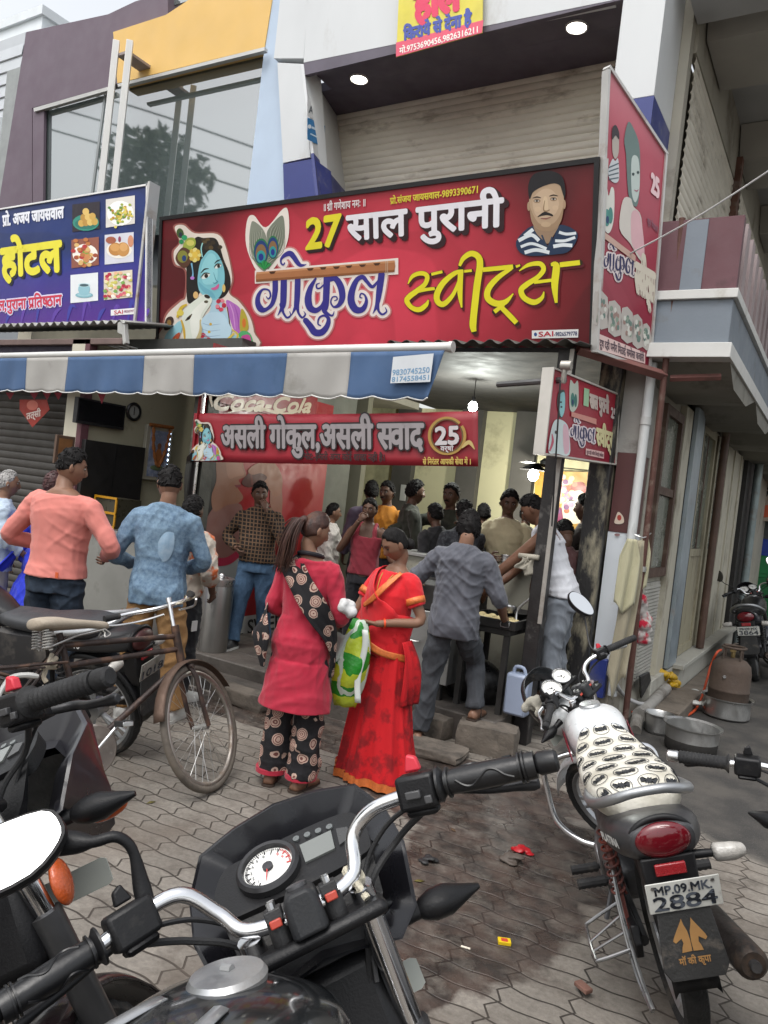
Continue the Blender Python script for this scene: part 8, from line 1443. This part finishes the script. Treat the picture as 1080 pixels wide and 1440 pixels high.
th, y0, y1, z0, z1 = onwall('dark_cabinet', 'tall black cabinet front on the side wall below the television', 'cabinet', [(107, 616), (193, 629), (190, 712), (107, 700)], M((.012, .011, .011), .5, 0, .2, 4), .10)
m = MB(); m.bx((HXf+.101, (y0+y1)/2-.004, z0), (HXf+.103, (y0+y1)/2+.004, z1)); m.build('door_gap', BLK, th, world=True)
th, y0, y1, z0, z1 = onwall('framed_idol', 'glowing framed picture of an idol with a flower garland', 'picture', [(205, 597), (239, 602), (233, 676), (194, 674)], M((.42, .40, .33), .4, .2), .05)
m = MB(); m.bx((HXf+.051, y0+.05, z0+.04), (HXf+.055, y1-.05, z1-.05)); m.build('picture_sheet', M(C('8a98b8', .9), .3, 0, .3, 14, dirt=C('c8ccd8'), da=.4, ds=16), th, world=True)
rr = random.Random(5); m = MB(); yc, zc = (y0+y1)/2, (z0+z1)/2; m.ell((HXf+.058, yc, zc-.05), (.004, .05, .11), 12, 0); m.ell((HXf+.058, yc, zc+.08), (.004, .03, .035), 12, 1); m.ell((HXf+.058, yc, zc-.16), (.004, .10, .03), 12, 2); m.build('idol', [M('a8683c', .6), M('8a5a3c', .6), M('6a7a5a', .6)], th, world=True, sharp=180)
m = MB(); m.tube(cr([(HXf+.066, y0+.07, z1-.02), (HXf+.066, y0+.10, zc+.05), (HXf+.066, yc, zc-.14), (HXf+.066, y1-.10, zc+.05), (HXf+.066, y1-.06, z1-.02)], 8), [.012+.005*((k*7) % 3) for k in range(33)], 7); m.tube([(HXf+.06, y0+.02, z1-.0), (HXf+.06, y1-.02, z1+.01)], .02, 7); m.build('garland', M((.35, .12, .03), .7, 0, .4, 60), th, world=True)
m = MB()
for k in range(9): m.ell((HXf+.056, y1-.045, z0+.06+(z1-z0-.12)*k/8), (.006, .008, .014), 8)
m.build('light_string', EM((.6, .75, 1.), 3.5), th, world=True, sharp=180)
q = gx(187, 579, HXf); th = thing('wall_clock', 'round wall clock with a black rim beside the television', 'clock', tuple(q)); FM = fr(q, (0, 1, 0), (0, 0, 1)); m = MB(); m.lathe([(.095, 0), (.10, .02), (.085, .03), (.07, .028), (.068, .015)], 30, 0, FM, cap=False); m.build('rim', BLK, th, world=True); m = MB(); m.lathe([(.07, .014), (0, .015)], 30, 0, FM); m.build('face', M((.4, .4, .37), .5), th, world=True); m = MB(); m.tube([FM @ Vector((0, -.01, .019)), FM @ Vector((0, .05, .019))], .005, 5); m.tube([FM @ Vector((0, 0, .021)), FM @ Vector((.0, -.035, .021))], .005, 5); m.build('hands', BLK, th, world=True)
th, y0, y1, z0, z1 = onwall('brown_picture', 'brownish framed picture beside the maroon door jamb', 'picture', [(77, 610), (102, 615), (101, 655), (74, 650)], M((.10, .06, .04), .5), .03); m = MB(); m.bx((HXf+.031, y0+.03, z0+.03), (HXf+.034, y1-.03, z1-.03)); m.build('picture_sheet', M(C('8a5f3a', .8), .5, 0, .3, 8), th, world=True)
th = thing('tea_counter', 'grey tea stall counter with a steel top behind the waiting men', 'counter', (-5.8, 5.2, .2)); m = MB(); m.bx((HX+.02, 4.95, .2), (-5.06, 5.45, 1.02)); m.build('front', M((.24, .24, .22), .6, .1, .15, 3, dirt=(.1, .09, .08), da=.3), th, world=True, bevel=.005); m = MB(); m.bx((HX+.01, 4.92, 1.022), (-5.05, 5.48, 1.06)); m.build('top', STEEL, th, world=True, bevel=.004)
q = gy(156, 700, 5.1); th = thing('snack_case', 'small snack case with a yellow frame on the tea counter', 'display case', tuple(q)); m = MB(); m.bx((q[0]-.16, 5.05, 1.062), (q[0]+.16, 5.35, 1.36)); m.build('case', M((.05, .045, .03), .3), th, world=True); m = MB()
for z in (1.065, 1.2, 1.35): m.bx((q[0]-.17, 5.035, z), (q[0]+.17, 5.049, z+.022))
for x in (-.17, .15): m.bx((q[0]+x, 5.034, 1.062), (q[0]+x+.02, 5.048, 1.37))
m.build('yellow_frame', M(C('c8901c', .8), .4), th, world=True)
th = thing('heart_card', 'red heart shaped hanging card with pale lettering under the awning', 'card', tuple(gy(46, 580, 4.9))); A = Art(gy(20, 600, 4.88), gy(70, 600, 4.88), gy(20, 560, 4.88), th)
m = MB(); m.slab([A.at(p) for p in [(46, 601), (70, 576), (66, 562), (28, 562), (28, 576)]], .004); m.build('card', M(C('a83428', .8), .5), th, world=True); A.ell((46, 570), 8, 7, 'c86a5a', 4, 'print'); A.text('तत्सी', (38, 590), (58, 585), (38, 582), 'd8c8c0', 5, .03, 'print'); A.done()
A = Art(gy(0, 560, 4.86), gy(140, 560, 4.86), gy(0, 550, 4.86), None)
for k, x in enumerate((14, 48, 66, 82, 143)): 
    t_ = thing('bunting_flag', 'small red triangular flag in the string under the awning', 'flag', tuple(A.at((x, 556))), 0, 'bunting flags under the awning'); m = MB(); m.slab([A.at(p) for p in ((x-6, 552), (x+6, 552), (x, 568 if k == 4 else 562))], .003); m.build('pennant', M(C('a83848', .8), .6), t_, world=True)
# ---- narrow wall strip with two plates, switch, stickers
Ys = 7.22; th = thing('menu_strip', 'narrow white board with a red edge and two printed plates by the doorway', 'board', tuple(gy(447, 700, Ys))); x0, x1 = gy(432, 720, Ys)[0], gy(462, 720, Ys)[0]; m = MB(); m.bx((x0, Ys, .3), (x1, Ys+.04, 2.55)); m.build('sheet', M((.40, .37, .35), .5, 0, .1, 4), th, world=True)
A = Art((x0, Ys-.002, .3), (x1, Ys-.002, .3), (x0, Ys-.002, 2.5), th); A.poly([(431, 640), (436, 640), (434, 880), (429, 880)], '9a2030', 2, 'red_edge'); A.poly([(431, 650), (466, 652), (466, 658), (431, 656)], '9a2030', 2, 'red_edge')
for dy in (0, 27): A.poly([(440, 659+dy), (460, 660+dy), (459, 683+dy), (439, 681+dy)], 'b8b4ac', 3, 'plate_print'); [A.ell((449+rr.gauss(0, 4), 671+dy+rr.gauss(0, 4)), 3, 3, rr.choice(['a86060', '7a8a5a', 'c8a890']), 4+i*.05, 'plate_print') for i in range(10)]
for i in range(5): A.ell((447+rr.gauss(0, 5), 735+rr.gauss(0, 8)), 4, 4, rr.choice(['b89890', 'a8b090', 'c0a8a0']), 3+i*.05, 'plate_print')
A.done()
m = MB(); q = gy(567, 693, 9.07); m.box(q, (.09, .02, .22)); tag(m.build('switch_board', M((.55, .55, .52), .4), bevel=.004), 'small white electric switch board on a dark pilaster', 'switch')
th = thing('ganesh_sticker', 'small pale idol shaped sticker on the maroon tile', 'sticker', tuple(gy(871, 728, 6.085))); A = Art(gy(860, 740, 6.084), gy(885, 740, 6.084), gy(860, 720, 6.084), th); A.poly([(864, 735), (866, 727), (869, 720), (873, 722), (877, 728), (877, 735), (870, 737)], 'c8b8a8', 1, 'sheet', 3); A.ell((871, 728), 3, 4, 'a03a30', 2, 'sheet'); A.ell((868, 752), 4, 2, '8a6a6a', 1, 'small_mark'); A.done()
# ---- lamps
def lamp(name, lab, cat, q, r, e, col, watts, build):
    th = thing(name, lab, cat, tuple(q)); build(th)
    if watts:
        l = bpy.data.lights.new('bulb_light', 'POINT'); l.energy = watts; l.color = col; l.shadow_soft_size = .05; o = bpy.data.objects.new('bulb_light', l); COL.objects.link(o); o.parent = th; o.location = (0, 0, -r-.06)
q = gy(665, 572, 6.9)
def b1(th): m = MB(); m.ell((0, 0, 0), (.045, .045, .055), 18); m.build('bulb', EM((.95, 1, .95), 30), th, sharp=180); m = MB(); m.tube([(0, 0, .05), (0, 0, .10)], .018, 10); m.tube([(0, 0, .10), (0, 0, 2.94-q[2])], .004, 5); m.build('holder', BLKM, th)
lamp('light_bulb', 'bright bare bulb hanging under the tin roof', 'bulb', q, .05, 30, (.95, 1, .93), 52, b1)
q2 = gy(750, 668, 8.3)
def b2(th): m = MB(); m.ell((0, 0, 0), (.06, .06, .07), 18); m.build('bulb', EM((1, .97, .85), 40), th, sharp=180); m = MB(); m.lathe([(.02, .14), (.05, .12), (.16, .06), (.165, .055), (.05, .10), (.0, .12)], 24, 0, cap=False); m.tube([(0, 0, .13), (0, 0, 2.94-q2[2])], .01, 6); m.build('shade', BLKM, th)
lamp('pendant_lamp', 'glowing pendant lamp with a dark conical shade above the cook', 'lamp', q2, .05, 40, (1, .96, .85), 30, b2)
for px, py, lb in ((505, 111, 'left round downlight glowing in the dark soffit over the shutter'), (811, 38, 'right round downlight glowing in the dark soffit over the shutter')):
    q = gz(px, py, 5.952); th = thing('downlight', lb, 'light', tuple(q)); m = MB(); m.lathe([(.082, .0), (.08, -.008), (0, -.010)], 28, 0); m.build('lens', EM((1, .95, .85), 6), th); m = MB(); m.lathe([(.083, .002), (.086, -.012), (.098, -.010), (.10, .002)], 28, 0, cap=False); m.build('rim', WHT, th)
# ceiling fan blade set by the pendant
m = MB(); q = gy(770, 652, 8.4); th = thing('ceiling_fan', 'dark ceiling fan seen edge on inside the stall', 'fan', tuple(q)); m.tube([q, q+[0, 0, 2.94-q[2]]], .012, 8); m.lathe([(0, -.05), (.08, -.04), (.09, .02), (.04, .06), (0, .06)], 20, 0, Matrix.Translation(q)); m.build('motor', BLKM, th, world=True)
for k in range(3): a = k*2.09+.3; m = MB(); m.slab([q+[math.cos(a)*.08-math.sin(a)*.05, math.sin(a)*.08+math.cos(a)*.05, -.02], q+[math.cos(a)*.5-math.sin(a)*.06, math.sin(a)*.5+math.cos(a)*.06, -.02], q+[math.cos(a)*.5+math.sin(a)*.06, math.sin(a)*.5-math.cos(a)*.06, -.035], q+[math.cos(a)*.08+math.sin(a)*.05, math.sin(a)*.08-math.cos(a)*.05, -.035]], .004); m.build('blade', BLKM, th, world=True)
# ---- bicycle
th = thing('bicycle', 'rusty old roadster bicycle with a taped saddle and rod brakes', 'bicycle', M=pose((-2.992, 2.493, .0), -1.8, -13.9, -12.8, 1.004))
BS = steerM(26, Vector((0, .47, .86))) ; BFR = M((.034, .022, .019), .5, .3, .3, 8, .2, 60, dirt=(.14, .07, .04), da=.4, ds=8); RUST = M((.11, .072, .054), .6, .6, .3, 8, .2, 60, dirt=(.07, .035, .02), da=.45, ds=6)
def bp(mb, nm, mat, st=False, par=None, **k):
    o = mb.build(nm, mat, par or th, **k)
    if st and par is None: o.matrix_local = BS
    return o
for y, st, nm in ((-.54, False, 'rear_wheel'), (.58, True, 'front_wheel')):
    c = np.array([0, y, .33]); m = MB(); m.tube([c+[0, .325*math.cos(a), .325*math.sin(a)] for a in np.linspace(0, 2*math.pi, 64, False)], .0195, 10, closed=True); w = bp(m, nm, M((.10, .085, .07), .85, 0, .2, 12, .3, 90, dirt=(.17, .14, .11), da=.4), st, sharp=180)
    m = MB(); m.tube([c+[0, .300*math.cos(a), .300*math.sin(a)] for a in np.linspace(0, 2*math.pi, 64, False)], .015, 8, closed=True); m.build('rim', M((.34, .31, .28), .4, .8, .2, 6, .1, 40, dirt=(.15, .09, .05), da=.4, ds=9), w, sharp=180); m = MB(); m.tube([c-[.045, 0, 0], c+[.045, 0, 0]], .018, 10)
    for k in range(32): a = 2*math.pi*k/32; sx = (-1, 1)[k % 2]; a2 = a+(.9 if k % 4 < 2 else -.9); m.tube([c+[sx*.03, .02*math.cos(a2), .02*math.sin(a2)], c+[0, .292*math.cos(a), .292*math.sin(a)]], .0013, 4)
    m.build('spokes', STEEL, w); m = MB(); ar = np.linspace(rad(-8), rad(115), 20) if st else np.linspace(rad(60), rad(205), 22); ar = np.linspace(rad(35), rad(172), 20) if st else ar
    m.loft([[(x*.034, y+(.372-.012*abs(x)**2)*math.cos(a), .33+(.372-.012*abs(x)**2)*math.sin(a)) for x in (-1, -.6, 0, .6, 1)] for a in ar], closed=False); bp(m, 'mudguard', RUST, st, solid=.003, sharp=180)
    if st: m = MB(); m.loft([[(x*.036, .58+r_*math.cos(rad(172+k*4)), .33+r_*math.sin(rad(172+k*4))) for x in (-1, 0, 1)] for k, r_ in ((0, .374), (6, .376))], closed=False)
m = MB()
m.tube([(0, -.16, .80), (0, .455, .83)], .0155, 10); m.tube([(0, -.145, .70), (0, .475, .76)], .0155, 10); m.tube([(0, -.02, .29), (0, .50, .68)], .017, 10); m.tube([(0, -.02, .29), (0, -.175, .86)], .0165, 10); m.tube([(0, .462, .89), (0, .515, .64)], .022, 12)
for sx in (-1, 1): m.tube([(sx*.04, -.02, .29), (sx*.06, -.54, .33)], .010, 8); m.tube([(sx*.02, -.16, .80), (sx*.06, -.54, .33)], .009, 8); m.tube([(sx*.06, -.85, .64), (sx*.055, -.54, .33)], .006, 6); m.tube([(sx*.07, -.16, .72), (sx*.07, -.85, .69)], .008, 6)
bp(m, 'frame', BFR)
m = MB(); m.tube([(x, -.2-.07*k, .70) for k in range(10) for x in ((-.07, .07) if k % 2 else (.07, -.07))], .006, 6); bp(m, 'rear_carrier', BFR)
m = MB()
for sx in (-1, 1): m.tube(cr([(sx*.03, .515, .655), (sx*.05, .53, .58), (sx*.052, .55, .44), (sx*.05, .58, .33)], 4), .013, 8)
m.tube([(-.05, .515, .655), (.05, .515, .655)], .014, 8); bp(m, 'fork', BFR, True)
m = MB(); m.tube([(0, .455, .88), (0, .445, 1.02)], .0125, 10); m.tube(cr([(-.26, .27, .985), (-.20, .36, 1.0), (-.10, .44, 1.005), (0, .45, 1.005), (.10, .44, 1.005), (.20, .36, 1.0), (.26, .27, .985)], 6), .0115, 10); m.tube([(0, .445, 1.02), (0, .443, 1.045)], .015, 8); bp(m, 'handlebar', CHR, True)
for sx in (-1, 1): m = MB(); m.tube([(sx*.235, .315, .992), (sx*.272, .235, .98)], [.0165, .018], 12); bp(m, 'grip', RUB, True); m = MB(); m.tube(cr([(sx*.05, .455, .965), (sx*.16, .42, .955), (sx*.245, .32, .945), (sx*.29, .26, .95)], 5), .006, 7); bp(m, 'brake_rod', MET, True)
m = MB(); m.tube([(.07, .435, .99), (.07, .435, 1.0)], .02, 8); m.tube([(.14+.012*k, .415-.006*k, 1.004) for k in range(5)], .0155, 10); bp(m, 'cloth_wrap', M((.5, .46, .36), .9, 0, .15, 30, .5, 150), True)
SAD = M((.33, .28, .22), .75, 0, .12, 8, .25, 80, dirt=(.16, .12, .09), da=.25); m = MB(); m.loft([xs(y, hw, z0, z1, 2.3, 20) for y, hw, z0, z1 in cr([(-.31, .05, .885, .925), (-.29, .095, .875, .935), (-.22, .105, .87, .94), (-.13, .075, .875, .93), (-.03, .035, .88, .922), (.05, .024, .875, .915), (.075, .012, .88, .905)], 4)]); sd = bp(m, 'saddle', SAD, sharp=180)
for sx in (-1, 1): m = MB(); m.tube([np.array([sx*.06+.022*math.cos(k*.6), -.255+.022*math.sin(k*.6), .78+.0013*k]) for k in range(74)], .0045, 6); m.build('saddle_spring', STEEL, sd); m = MB(); m.tube([(sx*.05, -.25, .79), (sx*.03, -.1, .845), (sx*.02, .05, .875)], .005, 6); m.tube(cr([(sx*.02, .05, .875), (sx*.03, .075, .85), (sx*.035, .045, .835), (sx*.02, .05, .86)], 4), .004, 6); m.build('saddle_rail', STEEL, sd)
m = MB(); m.tube([(.03, -.20, .74), (.05, -.23, .72), (.045, -.27, .70), (.035, -.2, .70)], .014, 8); m.tube(cr([(.03, -.22, .76), (.045, -.24, .72), (.04, -.26, .66), (.05, -.25, .63)], 4), .012, 6); m.build('saddle_rag', M((.3, .26, .2), .9, 0, .2, 20, .4, 100), sd)
CASE = M((.20, .17, .15), .5, .5, .35, 7, .15, 50, dirt=(.5, .48, .44), da=.35, ds=6); m = MB(); FMx = fr((.062, -.02, .29), (0, 1, 0), (0, 0, 1)); m.lathe([(.0, 0), (.03, .006), (.055, .002), (.075, .007), (.10, .003), (.118, .006), (.125, 0), (.118, -.02), (0, -.02)], 40, 0, FMx); m.loft([[(x, y, z) for y, z in ((-.02, .41), (-.5, .385), (-.58, .33), (-.5, .275), (-.02, .17))] for x in (.045, .060)]); bp(m, 'chain_case', CASE, sharp=35)
m = MB(); m.tube([(.07, -.02, .29), (.10, -.02, .29)], .014, 10); m.tube([(.095, -.02, .29), (.11, .085, .405)], .0095, 8); m.box((.155, .09, .41), (.09, .055, .022)); cx_ = bp(m, 'crank', MET, bevel=.003); m = MB(); m.tube([(-.10, -.02, .29), (-.11, -.12, .18)], .0095, 8); m.box((-.155, -.12, .18), (.09, .055, .022)); bp(m, 'crank', MET, bevel=.003)
for k in range(2): m = MB(); m.box((.155, .068+.044*k, .412), (.088, .016, .028)); m.build('pedal_rubber', RUB, cx_, bevel=.004)
m = MB(); m.tube(cr([(.075, -.30, .66), (.07, -.36, .67), (.065, -.42, .66), (.06, -.46, .60), (.06, -.475, .54)], 4), [.010, .012, .014, .014, .013, .013, .012, .012, .012, .012, .011, .011, .011, .011, .011, .01, .01], 8); bp(m, 'wheel_lock', M((.5, .5, .48), .5, .2, .1, 8))
m = MB(); m.tube([(-.02, -.54, .30), (-.16, -.45, .0)], .008, 6); bp(m, 'side_stand', BFR)
# ---- wire across the balcony, crates and a sign at the lane end
m = MB(); m.tube(cr([gy(872, 364, 5.6), (gy(872, 364, 5.6)+gy(1100, 228, 5.2))/2-[0, 0, .03], gy(1100, 228, 5.2)], 8), .006, 5); tag(m.build('overhead_wire', M((.5, .5, .5), .6)), 'thin pale wire slanting across the balcony front', 'wire')
th = thing('stacked_crates', 'stack of blue and green plastic crates at the end of the lane', 'crates', tuple(gz(1078, 845)))
YC = 17.5; x0 = gy(1064, 780, YC)[0]
for k, (za, zb, c) in enumerate(((0, .45, '1c6a3c'), (.455, .9, '1c6a3c'), (.905, 1.35, '1c7a44'), (1.355, 1.7, '2040a0'), (1.705, 2.2, '4a5050'))): m = MB(); m.bx((x0, YC, za), (x0+.9, YC+.6, zb)); m.bx((x0+.05, YC-.01, za+.08), (x0+.85, YC-.002, zb-.08)); m.build('crate', M(C(c, .9), .5), th, world=True, bevel=.01)
th, A = board('lane_end_sign', 'cream and red lettered sign at the far end of the lane', 'signboard', gy(1066, 680, 17), gy(1110, 668, 17), gy(1110, 735, 17), gy(1066, 732, 17), M(C('b8a898', .9), .5)); A.text('किराना', (1068, 700), (1096, 696), (1068, 688), '2a2a30', 2, .04); A.poly([(1066, 712), (1110, 706), (1110, 726), (1066, 728)], 'c85a3a', 2, 'red_band'); A.done()
m = MB(); m.bx((gy(1062, 750, 17.3)[0], 17.3, 2.2), (gy(1062, 750, 17.3)[0]+1.6, 17.4, 3.0)); tag(m.build('red_tarp', M(C('8a1a1c', .8), .7)), 'dark red tarpaulin above the crates at the lane end', 'tarpaulin')
# ---- what the tinted window mirrors: a tree and a pole over the road behind the camera
def leaf_tree(name, lab, c, H_, R_, n, sd):
    rr = np.random.default_rng(sd); th = thing(name, lab, 'tree', c); m = MB(); top = np.array([.3, .2, H_*.62]); m.tube(cr([(0, 0, -.3), (.08, .05, H_*.2), (.2, .0, H_*.42), top], 5), np.linspace(.24, .10, 16), 10); cl = []
    for k in range(9):
        a = rr.uniform(0, 6.28); e = np.array([math.cos(a)*R_*rr.uniform(.45, .9), math.sin(a)*R_*rr.uniform(.45, .9), H_*rr.uniform(.55, .95)]); s0 = np.array([.15, .05, H_*rr.uniform(.35, .6)]); m.tube(cr([s0, (s0+e)/2+[0, 0, .3], e], 4), np.linspace(.08, .02, 9), 6); cl.append((e, rr.uniform(.35, .6)*R_))
    m.build('trunk', WOOD, th); b = MB()
    for i in range(n):
        e, r = cl[rr.integers(len(cl))]; d = rr.normal(size=3); d /= np.linalg.norm(d); p = e+d*r*rr.uniform(.2, 1)**.5*[1, 1, .75]; u = nrm(rr.normal(size=3)); v = nrm(np.cross(u, rr.normal(size=3))); L_ = rr.uniform(.15, .26); b.add([p-u*L_, p+v*L_*.45, p+u*L_, p-v*L_*.45], [(0, 1, 2, 3)])
    b.build('crown', M((.05, .075, .03), .6, 0, .4, 2), th, fix=False)
leaf_tree('street_tree', 'leafy tree across the road mirrored in the tinted window', (-20.5, -6.5, 0), 11.4, 4.6, 9000, 4)
leaf_tree('street_tree', 'second lower leafy tree across the road', (-17.6, -7.5, 0), 10.6, 3.8, 6000, 6)
th = thing('utility_pole', 'grey concrete utility pole across the road carrying wires', 'pole', (-30, -6, 0)); m = MB(); m.tube([(-30, -6, 0), (-30, -6, 17)], [.22, .14], 10); m.build('shaft', CONC, th, world=True)
for k in range(3): m = MB(); m.tube(cr([(-30, -6, 16.9-.9*k), (-22, -6, 14.1-.8*k), (-10, -6, 9.4-.5*k)], 8), .035, 5); m.build('cable', BLKM, th, world=True)
bpy.data.scenes.remove(_ts)
